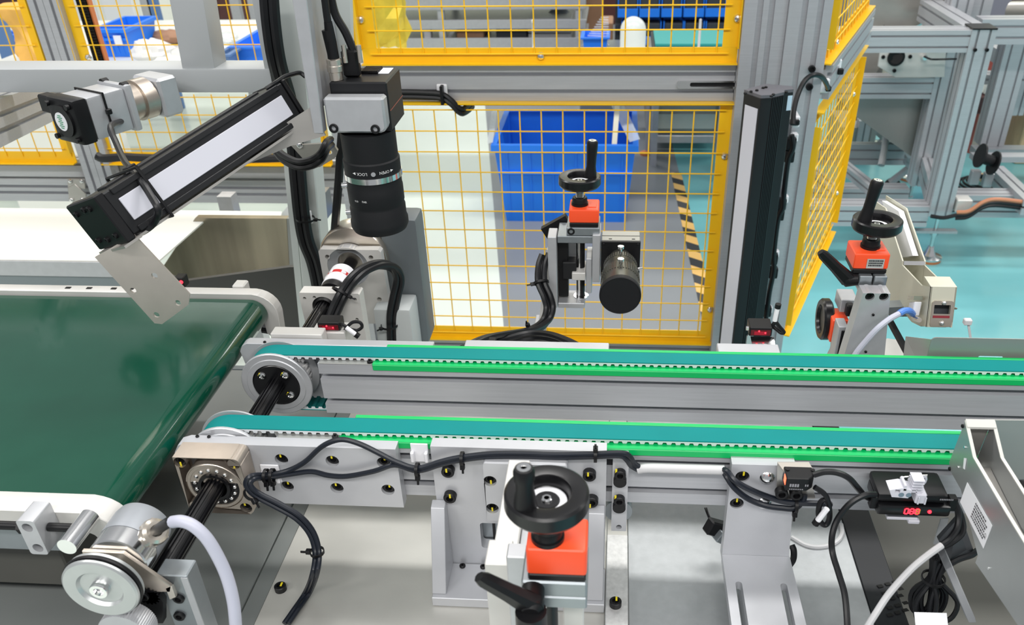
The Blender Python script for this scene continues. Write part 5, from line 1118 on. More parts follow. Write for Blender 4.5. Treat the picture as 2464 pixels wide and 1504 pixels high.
obj('moving_plate', MB().box(xr0+.0006, xr1, 1.222, 1.268, 0.8929, 0.9552, .001), ALU, CAJ)
obj('camera_plate', MB().box(xr1+.0006, -0.0199, 1.212, 1.26, 0.9182, 1.001, .001), ALU, CAJ)
zm = 0.8087
obj('rear_stand', MB().prism([(-0.1234, 1.255, 0.83), (-0.1078, 1.255, 0.9553), (-0.0983, 1.255, 0.9554), (-0.1091, 1.255, 0.8303), (-0.1163, 1.255, 0.7698), (-0.1353, 1.255, 0.7693)], (0, .012, 0), .001), ALUW, CAJ)
obj('stand_foot', MB().box(-0.1305, -0.1124, 1.19, 1.27, 0.81, 0.8238, .001), ALU, CAJ)
obj('dark_arm', MB().bar((-0.1134, 1.28, 0.9735), (-0.0735, 1.28, 0.9975), .02, .012, (0, 1, 0)), BLACK, CAJ)
q = (-0.0722, 1.262, 0.9488); obj('scale_card', MB().box(q[0]-.012, q[0]+.012, 1.262, 1.264, q[2]-.02, q[2]+.02), PAPER, CAJ)
# small camera
yF = 1.21; bx0, bx1 = -0.019, 0.0426; zt_ = 0.991; zb_ = zt_-(bx1-bx0)
SCM = thing('machine_camera', 'small machine vision camera with ribbed lens and black cap', 'camera', ((bx0+bx1)/2, 1.17, zb_))
obj('camera_body', MB().box(bx0, bx1, 1.210, 1.216, zb_, zt_, .0008), BLACK, SCM)
obj('camera_shell', MB().box(bx0+.0005, bx1-.0005, 1.2165, 1.252, zb_+.001, zt_-.0003, .001), mat('silver_grey_shell', (.34, .34, .31), .4, .5), SCM)
obj('shell_seam', MB().box(bx0+.001, bx1-.001, 1.2325, 1.2335, zt_-.0006, zt_+.0001), BLACK, SCM)
for a in (.012, .048): obj('shell_slot', MB().box(bx0+a, bx0+a+.005, 1.220, 1.2225, zt_-.0008, zt_+.0001), BLACK, SCM)
for a, b in ((.004, -.004), (-.004, -.004)): put('small_screw', SCM, ((bx0 if a > 0 else bx1)+a, 1.2098, zt_+b), FRONT, scale=.6)
cx_, cz_ = (bx0+bx1)/2, (zb_+zt_)/2
yc_ = 1.091
lr = .0305; GUN = mat('gunmetal_lens', (.10, .10, .085), .3, .7)
A_ = lambda r, y: (r, 1.2098-y)
Lh = 1.2098-yc_
obj('lens_barrel', MB().lathe([(0, .0), (.019, .0), (.021, Lh*.10), (.0245, Lh*.16), (.0252, Lh*.30), (.0262, Lh*.34), (.0268, Lh*.46), (.0285, Lh*.50), (.0285, Lh*.72), (.0292, Lh*.78), (.0295, Lh-.010), (0, Lh-.010)], (cx_, 1.2098, cz_), (0, -1, 0), 48), GUN, SCM)
for nm, f0, f1, r in (('iris_ring', .20, .30, .0255), ('focus_ring', .52, .70, .0288)):
    mb = MB(); n = 44
    for i in range(n):
        a = 2*PI*i/n; mb.obox((cx_+r*math.cos(a), 1.2098-Lh*(f0+f1)/2, cz_+r*math.sin(a)), (.0006*math.cos(a), 0, .0006*math.sin(a)), (0, Lh*(f1-f0)/2, 0), (-.0010*math.sin(a), 0, .0010*math.cos(a)))
    obj(nm, mb, GUN, SCM)
for f_ in (.24, .60): obj('lock_screw', MB().cyl((cx_, 1.2098-Lh*f_, cz_+.026), (cx_, 1.2098-Lh*f_, cz_+.0355), .002, n=10).cyl((cx_, 1.2098-Lh*f_, cz_+.0335), (cx_, 1.2098-Lh*f_, cz_+.037), .0048, n=16), CHROME, SCM)
obj('lock_screw', MB().cyl((cx_+.027, 1.2098-Lh*.36, cz_+.006), (cx_+.034, 1.2098-Lh*.36, cz_+.008), .0026, n=12), CHROME, SCM)
obj('lens_cap', MB().lathe([(0, 0), (.0290, 0), (.0303, .0008), (.0306, .0092), (.0296, .0105), (.0290, .0095), (0, .0095)], (cx_, yc_+.0098, cz_), (0, -1, 0), 56), BLACKM, SCM)
t = thing('cable_bundle', 'black camera cables tied in a bundle beside the middle adjuster', 'cable', (-0.1087, 1.2, 0.9079))
base = [(-0.109, 1.235, 0.9559), (-0.1146, 1.225, 0.9399), (-0.1142, 1.205, 0.9202), (-0.1041, 1.19, 0.902), (-0.0997, 1.18, 0.8849), (-0.1064, 1.16, 0.8732), (-0.1257, 1.12, 0.8812), (-0.1528, 1.08, 0.8978), (-0.1792, 1.03, 0.9196), (-0.2014, 0.985, 0.9308), (-0.2091, 0.985, 0.9225)]
for k, (dx, dz) in enumerate(((-.005, 0), (.006, .002), (0, -.006))): obj('strand', MB().tube([V(q)+V((dx, 0, dz)) for q in base], .0048, 8), CABLE, t)
tie(t, V((-0.1142, 1.205, 0.9202)), V((-0.1041, 1.19, 0.902))-V((-0.1146, 1.225, 0.9399)), .0115, knob=(-1, 0, 0)); tie(t, V((-0.1277, 1.12, 0.8804)), (1, 0, .1), .011, knob=(0, -.3, 1))
t = thing('cable_bundle', 'second black cable bundle arching to the belt right of the tie', 'cable', (-0.0795, 1.06, 0.9073))
for k, dz in enumerate((0, -.008)): obj('strand', MB().tube([V(q)+V((0, 0, dz)) for q in ((-0.1737, 1.03, 0.9106), (-0.1534, 1.06, 0.9019), (-0.1214, 1.08, 0.8993), (-0.0916, 1.06, 0.9106), (-0.0647, 1.02, 0.9263), (-0.0427, 0.985, 0.9362), (-0.0385, 0.982, 0.9287))], .0052, 8), CABLE, t)
obj('clip_block', MB().box(-0.1697, -0.1591, .985, 1.0, 0.9319, 0.9413, .001), BLACK, t)
# ---- right adjuster with printhead
RA = thing('height_adjuster', 'right height adjuster with clamp lever, orange-red housing and tapered bracket', 'adjuster', (.36, 1.06, .86))
x0, x1 = 0.3388, 0.369; zt, zb = 1.047, 1.024; cx = (x0+x1)/2
rc = (0.3534, 1.083, 1.089)
handwheel(RA, (rc[0], 1.083, rc[2]), (-.0185, -.004), .056, .0085, (.13, 0))
ih = indicator(RA, rc[0]-.028, rc[0]+.019, 1.060, 1.106, zb, zt, rc[0]-.003, 1.083, rc[2])
mb = MB().box(0.3427, 0.3656, 1.0592, 1.0598, 1.026, 1.04); pl = obj('rating_plate', mb, SILVL, ih)
mb = MB(); xa, xb_ = 0.345, 0.3625
rq = random.Random(9)
for k, v in enumerate((627.5, 634, 640.5)):
    z = 1.034-(v-634)*.00053; x = xa
    while x < xb_:
        w_ = rq.uniform(.0008, .0020); mb.box(x, x+w_, 1.0587, 1.0591, z-.0010, z+.0010); x += w_+.0006
obj('plate_print', mb, INK, pl)
obj('rod', MB().cyl((0.3526, 1.11, 1.04), (0.3481, 1.11, 1.065), .004, n=12), BLACK, RA)
xs0, xs1 = 0.3355, 0.3725; zs1, zs0 = zb-.0075, 1.002; xm_ = (xs0+xs1)/2
obj('split_block', MB().box(xs0, xm_-.0012, 1.054, 1.108, zs0, zs1, .001).box(xm_+.0012, xs1, 1.054, 1.108, zs0, zs1, .001).box(xs0, xs1, 1.09, 1.108, zs0, zs1), ALUD, RA)
hb0 = V((0.3366, 1.066, 1.008)); hb1 = V((0.321, 1.066, 1.008))
obj('lever_hub', MB().cyl(hb0, hb1, .0085, .0095, n=20), BLACK, RA); lever(RA, hb1+V((.012, -.004, 0)), hb1+V((-.002, -.006, 0)), (0.2762, 1.05, 1.054), .0080)
# tapered bracket: front face + thickness
fz = [(0.3347, 1.025, 1.006), (0.3704, 1.025, 1.006), (0.384, 1.025, 0.9001), (0.3255, 1.025, 0.8985)]
zz0 = fz[2][2]-.02
k_ = [(p[0], p[2]) for p in fz]
k_[2] = (k_[2][0], zz0); k_[3] = (k_[3][0]-.002, zz0)
hb = [(0.3443, 1.001), (0.3627, 1.001)]
obj('tapered_bracket', MB().plate([[k_[1], k_[0], k_[3], k_[2]]]+[circ(x, z, .0062, 16) for x, z in hb], (0, 1.025, 0), (1, 0, 0), (0, 0, 1), (0, .024, 0)), ALU, RA)
for x, z in hb: put('socket_bolt', RA, (x, 1.034, z), FRONT, scale=.9)
for q in ((0.3534, 1.024, 0.9739), (0.354, 1.024, 0.9147)): put('small_screw', RA, q, FRONT, scale=.6)
obj('neck_block', MB().box(k_[0][0], k_[1][0], 1.0495, 1.085, k_[0][1]-.01, zs0-.0004, .001), ALU, RA)
# side handwheel and housing facing left
sc = V((0.3249, 1.13, 0.9053))
s_hw = obj('side_handwheel', MB().lathe([(0, .004), (.020, .004), (.022, .0), (.029, .0), (.0315, .003), (.0315, .012), (.028, .015), (0, .015)], sc-V((.012, 0, 0)), (1, 0, 0), 48), BLACKG, RA)
obj('side_housing', MB().box(0.321, 0.3453, 1.09, 1.13, 0.8882, 0.9256, .003, 2), ORANGE, RA)
obj('side_block', MB().box(0.3309, 0.3545, 1.10, 1.135, 0.934, 0.9546, .001), ALU, RA)
obj('side_slide', MB().box(0.323, 0.3358, 1.062, 1.088, .86, 0.932, .001), ALU, RA)
obj('side_slot', MB().box(0.3273, 0.3319, 1.0595, 1.0617, .87, 0.9259), BLACK, RA)
obj('stop_block', MB().box(0.3366, 0.3472, 1.086, 1.0985, 0.9343, 0.9527, .002), BLACK, RA)
obj('base_foot', MB().box(.335, .385, 1.05, 1.13, .8605, .872, .001), ALUW, RA)
# U-channel print heads
HD = thing('marking_head', 'beige open-channel marking head behind the far belt with blue-sleeved cable', 'print head', (0.42, 1.045, 0.9428))
pts = [(0.42, 1.369, 1.008), (0.42, 1.264, 1.029), (0.42, 1.145, 0.9964), (0.42, 1.143, 0.9911), (0.42, 1.056, 1.003), (0.42, 1.024, 1.018), (0.42, 1.007, 0.9662), (0.42, 1.031, 0.9553), (0.42, 1.065, 0.9426), (0.42, 1.119, 0.937), (0.42, 1.151, 0.9209), (0.42, 1.221, 0.9363), (0.42, 1.331, 0.9576)]
pts = [V(p) for p in pts]
wd = .0335
obj('left_wall', MB().prism(pts, (.002, 0, 0)), BEIGE, HD)
rw_ = [V(p)+V((wd-.002, 0, 0)) for p in pts]
obj('right_wall', MB().prism(rw_, (.002, 0, 0)), BEIGE, HD)
def web(mb, i, j, inset=.0, drop=0):
    a, b = pts[i]+V((.0021, 0, -drop)), pts[j]+V((.0021, 0, -drop)); n_ = (b-a).cross(V((1, 0, 0))).normalized()*.002
    mb.prism([a, b, b+V((wd-.0042, 0, 0)), a+V((wd-.0042, 0, 0))], n_)
mb = MB(); web(mb, 7, 8); web(mb, 8, 9); web(mb, 9, 10); web(mb, 10, 11); web(mb, 11, 12); obj('channel_floor', mb, BEIGE, HD)
mb = MB()
web(mb, 2, 3, 0, .000); obj('channel_step', mb, ALU, HD)
e0, e1 = pts[5], pts[6]; fd = (e1-e0)
mb = MB(); ua = V((1, 0, 0)); Lf = fd.length; va = fd.normalized()
nf = ua.cross(va).normalized(); nf = nf if nf.y > 0 else -nf
mb.plate([[(0, 0), (wd, 0), (wd, Lf*.86), (wd-.008, Lf), (0, Lf)], rrect(.006, wd-.006, Lf*.34, Lf*.80, .001)], e0, ua, va, nf*.002); obj('nose_plate', mb, BEIGE, HD)
mb = MB(); mb.plate([rrect(.0035, wd-.002, Lf*.34, Lf*.985, .004), rrect(.0065, wd-.006, Lf*.44, Lf*.66, .0005)], e0-nf*.0022, ua, va, nf*.002); obj('window_bezel', mb, BRONZE, HD)
obj('window_inside', MB().prism([e0+nf*.010+ua*.002+va*Lf*.3, e0+nf*.010+ua*(wd-.002)+va*Lf*.3, e0+nf*.010+ua*(wd-.002)+va*Lf*.86, e0+nf*.010+ua*.002+va*Lf*.86], nf*.02), DARKBG, HD)
obj('red_bar', MB().prism([e0+ua*.006+va*Lf*.70-nf*.0028, e0+ua*(wd-.006)+va*Lf*.70-nf*.0028, e0+ua*(wd-.006)+va*Lf*.76-nf*.0028, e0+ua*.006+va*Lf*.76-nf*.0028], nf*.0005), mat('dull_red_bar', (.22, .02, .03), .4), HD)
for b in (.39, .89): put('pan_screw', HD, e0+ua*(wd*.55)+va*Lf*b-nf*.0022, (-nf).to_track_quat('Z', 'Y').to_euler(), scale=.45)
obj('nose_top', MB().prism([e0+ua*0, e0+ua*wd, e0+ua*wd+V((0, .030, .0)), e0+V((0, .030, .0))], (0, 0, -.002)), BEIGE, HD)
obj('side_flap', MB().prism([(0.455, 1.038, 0.9829), (0.462, 1.025, 0.9853), (0.462, 1.027, 0.9826), (0.455, 1.04, 0.9748)], (.0, .002, .0)), STEELD, HD)
obj('connector', MB().prism([(0.416, 1.048, 0.9816), (0.416, 1.03, 0.9918), (0.416, 1.028, 0.971), (0.416, 1.046, 0.963)], (-.010, 0, 0), .001), WHITE, HD)
obj('connector_plate', MB().prism([(0.416, 1.051, 0.9888), (0.416, 1.031, 1), (0.416, 1.03, 0.9944), (0.416, 1.051, 0.9832)], (-.012, 0, 0)), NICKEL, HD)
obj('connector_screw', MB().cyl((0.41, 1.031, 0.9663), (0.41, 1.01, 0.9749), .0035, n=10), NICKEL, HD)
obj('white_insert', MB().prism([V(p)+V((wd*.62, 0, -.0035)) for p in ((0.42, 1.35, 1.01), (0.42, 1.263, 1.028), (0.42, 1.165, 0.999), (0.42, 1.211, 0.9733))], (.008, 0, 0)), PAPER, HD)
obj('mount_arm', MB().prism([(0.399, 1.1, 0.9436), (0.4203, 1.1, 0.9454), (0.4323, 1.1, 0.9291), (0.403, 1.1, 0.9285)], (0, .02, 0)), ALUD, HD)
t = thing('head_cable', 'grey cable with blue sleeve curving from the marking head to the belt', 'cable', (0.3602, 1, 0.9605))
obj('sleeve', MB().tube([(0.4072, 1.03, 0.9732), (0.398, 1.02, 0.9832), (0.3891, 1.015, 0.9858), (0.3816, 1.01, 0.9841)], .0045, 10), BLUEC, t)
obj('cord', MB().tube([(0.3821, 1.01, 0.9844), (0.369, 1.005, 0.9784), (0.3539, 1, 0.9656), (0.3414, 1, 0.9437), (0.3333, 1, 0.9269), (0.33, 1, 0.9134), (0.329, 1, 0.9031)], .0040, 10), CABLEG, t)
tag(obj('support_rod', MB().bar((0.4114, 1.12, 0.9115), (0.4144, 1.02, 0.9082), .007, .007), BLACKM), 'black rod slanting down behind the tapered bracket', 'rod')
t = thing('guide_sheet', 'stainless guide sheet with oblong slot standing behind the far belt', 'sheet', (.5, .965, .90))
sx0, sx1 = 0.4095, .95; sz0, sz1 = .925, 0.9799; sl0, sl1 = 0.4736, 0.5046
mb = MB().plate([rrect(sx0, sx1, sz0, sz1, (0, .006, 0, 0)), rrect(sl0, sl1, 0.9428, 0.9536, .002)], (0, .957, 0), (1, 0, 0), (0, 0, 1), (0, .0015, 0)); obj('sheet', mb, STEELD, t)
obj('side_return', MB().prism([(sx0+.0002, .9587, sz0), (sx0+.0002, .9587, sz1-.004), (sx0-.022, .985, sz1-.016), (sx0-.018, .985, sz0)], (.0012, .0005, 0)), STEEL, t)
tag(obj('white_plate', MB().prism([(0.4274, 1.153, 0.86), (0.4856, 1.138, 0.86), (0.5059, 1.079, 0.86), (0.3176, 1.071, 0.86), (0.3192, 1.091, 0.86), (0.3341, 1.123, 0.86), (0.3541, 1.123, 0.86)], (0, 0, -.012)), ALUW), 'white plate under the right adjuster behind the guide sheet', 'plate')
tag(obj('tie_tail', MB().bar((0.4774, 1, 0.9555), (0.4695, 1, 0.9771), .003, .0015, (0, 1, 0)).obox((0.4679, 1, 0.9796), (.005, 0, 0), (0, .004, 0), (0, 0, .004), .001), CABLEW), 'upright white cable tie tail with black head above the guide sheet', 'cable tie')
# near marking head
HN = thing('marking_head', 'grey open-channel marking head in the right foreground with printed label', 'print head', (0.36, 0.5708, 0.9167))
raw = [(0.36, 0.7174, 1.025), (0.36, 0.7066, 1.028), (0.36, 0.679, 1.008), (0.36, 0.5978, 1.011), (0.36, 0.5808, 1.048), (0.36, 0.4731, 1.048), (0.36, 0.4126, 0.9608), (0.36, 0.5365, 0.9454), (0.36, 0.6162, 0.9287), (0.36, 0.6157, 0.9377), (0.36, 0.6831, 0.9629), (0.36, 0.7156, 0.9609), (0.36, 0.7219, 0.9658)]
e = [V(p) for p in ((0.36, 0.7157, 1.026), (0.36, 0.679, 1.008), (0.36, 0.5974, 1.011), (0.36, 0.5106, 1.016), (0.36, 0.4702, 0.9581), (0.36, 0.5361, 0.9448), (0.36, 0.6158, 0.9281), (0.36, 0.6157, 0.9377), (0.36, 0.6831, 0.9629), (0.36, 0.7156, 0.9609), (0.36, 0.7224, 0.9665))]
HG = mat('head_grey', (.40, .42, .42), .32, .6, .04, 20)
obj('left_wall', MB().prism(e, (.002, 0, 0)), HG, HN)
wn = .0265
obj('right_wall', MB().prism([p+V((wn, 0, 0)) for p in e], (.002, 0, 0)), HG, HN)
RIM = mat('pale_rim', (.62, .62, .58), .4, .3)
for dx in (-.0006, wn-.0006):
    mb = MB()
    for a, b in zip(e[:4], e[1:4]):
        n_ = (b-a).cross(V((1, 0, 0))).normalized(); n_ = n_ if n_.z > 0 else -n_
        mb.prism([a+V((dx, 0, 0)), b+V((dx, 0, 0)), b+V((dx+.0034, 0, 0)), a+V((dx+.0034, 0, 0))], n_*.0012)
    obj('rim', mb, RIM, HN)
obj('nose_top', MB().prism([e[0], e[0]+V((wn+.002, 0, 0)), e[0].lerp(e[1], .22)+V((wn+.002, 0, 0)), e[0].lerp(e[1], .22)], (0, 0, .0025)), RIM, HN)
mb = MB()
for i, j in ((10, 0), (9, 10), (8, 9), (7, 8), (6, 7), (5, 6)):
    a, b = e[i]+V((.0022, 0, 0)), e[j]+V((.0022, 0, 0)); n_ = (b-a).cross(V((1, 0, 0))).normalized()*.0015
    mb.prism([a, b, b+V((wn-.0024, 0, 0)), a+V((wn-.0024, 0, 0))], n_)
obj('channel_floor', mb, STEEL, HN)
cen_ = sum(e, V())/len(e)
fl = [V(p) for p in ((0.372, 0.7028, 0.9677), (0.372, 0.6464, 0.9624), (0.372, 0.5953, 0.9631))]
mb = MB()
for a, b in ((e[1]+V((0, .012, -.022)), e[2]+V((0, .012, -.03))), (e[2]+V((0, .012, -.03)), e[3]+V((0, 0, -.03)))): mb.prism([a+V((.0022, 0, 0)), b+V((.0022, 0, 0)), b+V((wn-.0004, 0, 0)), a+V((wn-.0004, 0, 0))], (0, 0, -.0015))
obj('inner_floor', mb, STEEL, HN)
lb = obj('label_plate', MB().prism([(0.3598, 0.6747, 0.9797), (0.3598, 0.6092, 0.9835), (0.3598, 0.6102, 0.9528), (0.3598, 0.6761, 0.9523)], (-.0004, 0, 0)), PAPER, HN)
def lab(s, t_):      # point on the printed label: s along its length, t_ across (0 upper .. 1 lower edge)
    A, B = V((0.3592, 0.6735, 0.9806)), V((0.3592, 0.6082, 0.9844)); Cc, D = V((0.3592, 0.6092, 0.9538)), V((0.3592, 0.675, 0.9533))
    return A.lerp(B, s).lerp(D.lerp(Cc, s), t_)
mb = MB(); rq = random.Random(4)
for k, tt_ in enumerate((.20, .32, .44, .56, .68, .80)):
    s0 = .40; n_ = rq.choice((.80, .9, .86)); 
    while s0 < n_:
        q = rq.uniform(.015, .05); mb.quad(lab(s0, tt_-.035), lab(s0+q, tt_-.035), lab(s0+q, tt_+.035), lab(s0, tt_+.035)); s0 += q+.014
text(mb, 'CE', .0075, lambda x, y: lab(.90+(-y)/.075*1.0*.8+.02, .62+(x)/.04))
obj('label_print', mb, INK, lb)
for q in ((0.3598, 0.7162, 1.019), (0.3598, 0.7162, 0.9626)): put('small_screw', HN, V(q), (0, -PI/2, 0), scale=.7)
for q in ((0.3598, 0.7007, 1.004), (0.3598, 0.7016, 0.9771), (0.3598, 0.5918, 0.9454)): obj('rivet', MB().cyl(V(q), V(q)+V((-.0005, 0, 0)), .0014, n=10), CHROME, HN)
obj('slot', MB().prism([(0.3597, 0.6949, 0.9947), (0.3597, 0.69, 0.9981), (0.3597, 0.6866, 0.9864), (0.3597, 0.6904, 0.9848)], (-.0003, 0, 0)), PAPER, HN)
obj('side_knob', MB().cyl((0.4, 0.6556, 0.9932), (0.42, 0.6829, 0.9712), .006, n=16), BLACK, HN)
tag(obj('guide_sheet', MB().prism([(0.3972, 0.748, 1.004), (0.4929, 0.748, 1.006), (0.518, 0.748, 0.9233), (0.4273, 0.748, 0.9255), (0.4062, 0.748, 0.9883)], (0, .002, 0)), STEELD), 'stainless sheet standing behind the foreground marking head', 'sheet')

# ================================================================ measuring wheel encoder
wc = V((-.4705, .520, .9505))
EN = thing('rotary_encoder', 'rotary encoder with silver measuring wheel and brass-nickel cable gland', 'encoder', (wc.x, .56, .87))
obj('measuring_wheel', MB().lathe([(0, .004), (.0085, .004), (.0200, .0036), (.0222, .0004), (.034, .0), (.0358, .0012), (.0362, .0035), (.0345, .0045), (.0345, .0085), (.0362, .0095), (.0362, .0125), (0, .0125)], wc-V((0, .004, 0)), (0, 1, 0), 56), ALUW if False else mat('satin_wheel', (.50, .52, .52), .38, .7, .04, 60), EN)
obj('rubber_ring', MB().lathe([(.0335, .0044), (.0372, .0050), (.0376, .0066), (.0372, .0082), (.0335, .0088)], wc-V((0, .004, 0)), (0, 1, 0), 56, True), BLACK, EN)
obj('wheel_hub', MB().lathe([(0, -.001), (.0045, -.001), (.0048, -.005), (.0082, -.005), (.0090, -.0035), (.0090, .004), (0, .004)], wc-V((0, .0015, 0)), (0, 1, 0), 28), CHROME, EN)
obj('wheel_shaft', MB().cyl(wc+V((0, .0085, 0)), wc+V((0, .030, 0)), .005, n=16), CHROME, EN)
yb = .546
bpz = [(-0.4986, 0.546, 0.9694), (-0.4576, 0.546, 0.9689), (-0.4221, 0.546, 0.9251), (-0.425, 0.546, 0.9173), (-0.4592, 0.546, 0.9159), (-0.5026, 0.546, 0.9133)]
obj('bracket_plate', MB().prism(bpz, (0, .004, 0), .0006), BRONZE, EN)
obj('bracket_fold', MB().prism([(-0.4287, 0.546, 0.9224), (-0.4217, 0.546, 0.9263), (-0.4296, 0.572, 0.9081), (-0.4363, 0.572, 0.9041)], (0, 0, -.016), .0004), mat('folded_edge', (.60, .56, .50), .4, .5), EN)
ec_ = V((wc.x, .5505, wc.z+.001))
obj('body_ring', MB().lathe([(0, 0), (.0270, 0), (.0285, .001), (.0285, .020), (0, .020)], ec_, (0, 1, 0), 48), CHROME, EN)
obj('body_cap', MB().lathe([(0, .0205), (.0288, .0205), (.0290, .047), (.0275, .054), (.022, .057), (0, .058)], ec_, (0, 1, 0), 48), mat('cast_grey', (.33, .35, .38), .45, .4, .05, 60), EN)
gp0 = V((-0.4572, 0.585, 0.9528)); gp1 = V((-0.4108, 0.56, 0.9968)); gd = (gp1-gp0).normalized()
obj('gland_boss', MB().cyl(gp0-gd*.016, gp0+gd*.002, .0165, .0140, n=20), mat('cast_grey_boss', (.33, .35, .38), .45, .4), EN)
L_ = (gp1-gp0).length
obj('cable_gland', MB().cyl(gp0+gd*.002, gp0+gd*.010, .0150, n=6).cyl(gp0+gd*.010, gp0+gd*.014, .0120, n=24).cyl(gp0+gd*.014, gp0+gd*.022, .0145, n=6).lathe([(.0138, .022), (.0125, .027), (.0095, .0295), (.0060, .0295)], gp0, gd, 24), NICKEL, EN)
obj('cable_sheath', MB().tube([gp0+gd*.018, (-0.4069, 0.553, 1.004), (-0.3981, 0.548, 1.01)], .0052, 12), BLACK, EN)
obj('signal_cable', MB().tube([(-0.3996, 0.549, 1.009), (-0.3877, 0.545, 1.014), (-0.376, 0.542, 1.012), (-0.3662, 0.54, 1), (-0.3597, 0.538, 0.9801), (-0.3549, 0.535, 0.9562), (-0.3527, 0.53, 0.9309), (-0.3535, 0.525, 0.9076), (-0.3581, 0.52, 0.8711)], .0058, 12), CABLEG, EN)
t = thing('shaft_stand', 'white-edged aluminium stand plate at the near end of the splined shaft', 'stand', (-0.4309, .57, .76))
x0, x1, zt = -0.4403, -0.4082, 0.9325
obj('plate', MB().box(x0, x1, .5535, .576, .7545, zt, .0012), ALUD, t); obj('plate_edge', MB().box(x1-.006, x1+.0006, .5525, .5534, .7545, zt-.002), ALU, t)
obj('stop_block', MB().prism([(-0.4573, 0.545, 0.9136), (-0.439, 0.545, 0.9182), (-0.4361, 0.545, 0.903), (-0.4446, 0.545, 0.8719), (-0.4699, 0.545, 0.8703)], (0, .008, 0)), BLACK, t)
for q in ((-0.4532, 0.5445, 0.912), (-0.4238, 0.5525, 0.9012), (-0.4298, 0.5525, 0.8752)): put('socket_bolt', t, V(q)+V((0, .004, 0)), FRONT, scale=.9)
kc = (-0.465, 0.515, 0.9093); mb = MB(); n = 60; prf = []
for i in range(n*2): a = PI*i/n; r = .0245 if i % 2 else .0238; prf.append((kc[0]+r*math.cos(a), .515, kc[2]-.018+r*math.sin(a)))
tag(obj('knurled_thumbnut', mb.prism(prf, (0, .02, 0)), ALU), 'knurled aluminium knob peeping up below the measuring wheel', 'knob')
# ================================================================ black vertical bar light
zt = 1.072
cs = [V((0.2576, 1.757, 1.072)), V((0.286, 1.715, 1.072)), V((0.306, 1.718, 1.072)), V((0.3344, 1.739, 1.072)), V((0.3376, 1.754, 1.072)), V((0.3568, 1.76, 1.072)), V((0.3571, 1.782, 1.072)), V((0.307, 1.801, 1.072))]
VL = thing('bar_light', 'tall black vertical bar light with long milky strip at the corner post', 'light bar', (sum(c.x for c in cs)/8, sum(c.y for c in cs)/8, .42))
zb = .42; dn = V((0, 0, zb-zt))
obj('housing', MB().prism(cs, dn, .0008), BLKAN, VL)
obj('end_cap', MB().prism([c+V((0, 0, .0062)) for c in cs], (0, 0, -.006)), mat('charcoal_cap', (.11, .11, .125), .5), VL)
obj('mount_bracket', MB().box(cs[6].x-.03, cs[6].x, max(c.y for c in cs)-.004, 1.9045, .80, .84, .001), BLKAN, VL); obj('mount_bracket', MB().box(cs[6].x-.03, cs[6].x, max(c.y for c in cs)-.004, 1.9045, .50, .54, .001), BLKAN, VL)
A0, A1 = cs[0], cs[1]; fd = (A1-A0); nrm = fd.cross(V((0, 0, 1))).normalized(); 
if nrm.y > 0: nrm = -nrm
s0, s1 = A0.lerp(A1, .16), A0.lerp(A1, .90)
obj('diffuser', MB().prism([s0+V((0, 0, -.022)), s1+V((0, 0, -.022)), s1+V((0, 0, zb-zt+.02)), s0+V((0, 0, zb-zt+.02))], nrm*.0012), DIFF, VL)
B0, B1 = cs[2], cs[3]; gn = (B1-B0).cross(V((0, 0, 1))).normalized(); gn = gn if gn.y < 0 else -gn
for k in range(7):
    a = B0.lerp(B1, .10+.8*k/6); obj('cooling_fin', MB().prism([a, a+(B1-B0)*.06, a+(B1-B0)*.06+dn, a+dn], gn*.0022), BLKAN, VL)
for q in ((0.2556, 1.725, 1.079), (0.2686, 1.738, 1.079), (0.2813, 1.747, 1.079), (0.2962, 1.765, 1.079), (0.3026, 1.77, 1.079), (0.304, 1.705, 1.079), (0.3097, 1.716, 1.079), (0.3377, 1.734, 1.079)): put('small_screw', VL, q, scale=1.1)
c4, c5 = cs[4], cs[5]; ln = (c5-c4).cross(V((0, 0, 1))).normalized(); ln = ln if ln.y < 0 else -ln
obj('blue_label', MB().prism([c4.lerp(c5, .45)+V((0, 0, -.006)), c4.lerp(c5, .95)+V((0, 0, -.006)), c4.lerp(c5, .95)+V((0, 0, -.036)), c4.lerp(c5, .45)+V((0, 0, -.036))], ln*.0006), LBLUE, VL)
obj('rating_label', MB().prism([B0.lerp(B1, .35)+V((0, 0, -.555)), B0.lerp(B1, .95)+V((0, 0, -.545)), B0.lerp(B1, .95)+V((0, 0, -.60)), B0.lerp(B1, .35)+V((0, 0, -.60))], gn*.003), SILVL, VL)
t = thing('lamp_cable', 'black cable arching from the vertical bar light to the angled fence beam', 'cable', (0.4094, 1.84, 1.085))
obj('cord', MB().tube([(0.3729, 1.8, 0.9936), (0.3752, 1.82, 1.021), (0.3842, 1.84, 1.05), (0.3966, 1.85, 1.073), (0.4137, 1.86, 1.081), (0.4351, 1.88, 1.073), (0.4572, 1.92, 1.048), (0.472, 1.96, 1.027)], .0055, 9), CABLE, t)
obj('clip', MB().obox((0.3819, 1.83, 0.9897), (.010, 0, 0), (0, .006, 0), (0, 0, .006), .002), BLACK, t); obj('clip_base', MB().obox((0.3852, 1.86, 0.9896), (.008, 0, 0), (0, .03, 0), (0, 0, .012), .002), WHITE, t)
t = thing('side_cable', 'black cable clipped down the right side of the vertical bar light', 'cable', (0.3871, 1.86, 0.5188))
obj('cord', MB().tube([(0.3857, 1.86, 0.952), (0.3921, 1.86, 0.9239), (0.3853, 1.86, 0.8925), (0.3864, 1.86, 0.812), (0.3883, 1.86, 0.7817), (0.3808, 1.86, 0.7507), (0.3818, 1.86, 0.6635), (0.3869, 1.86, 0.6217), (0.3837, 1.86, 0.5651), (0.3838, 1.86, 0.5128), (0.3832, 1.86, 0.4469)], .006, 9), CABLE, t)
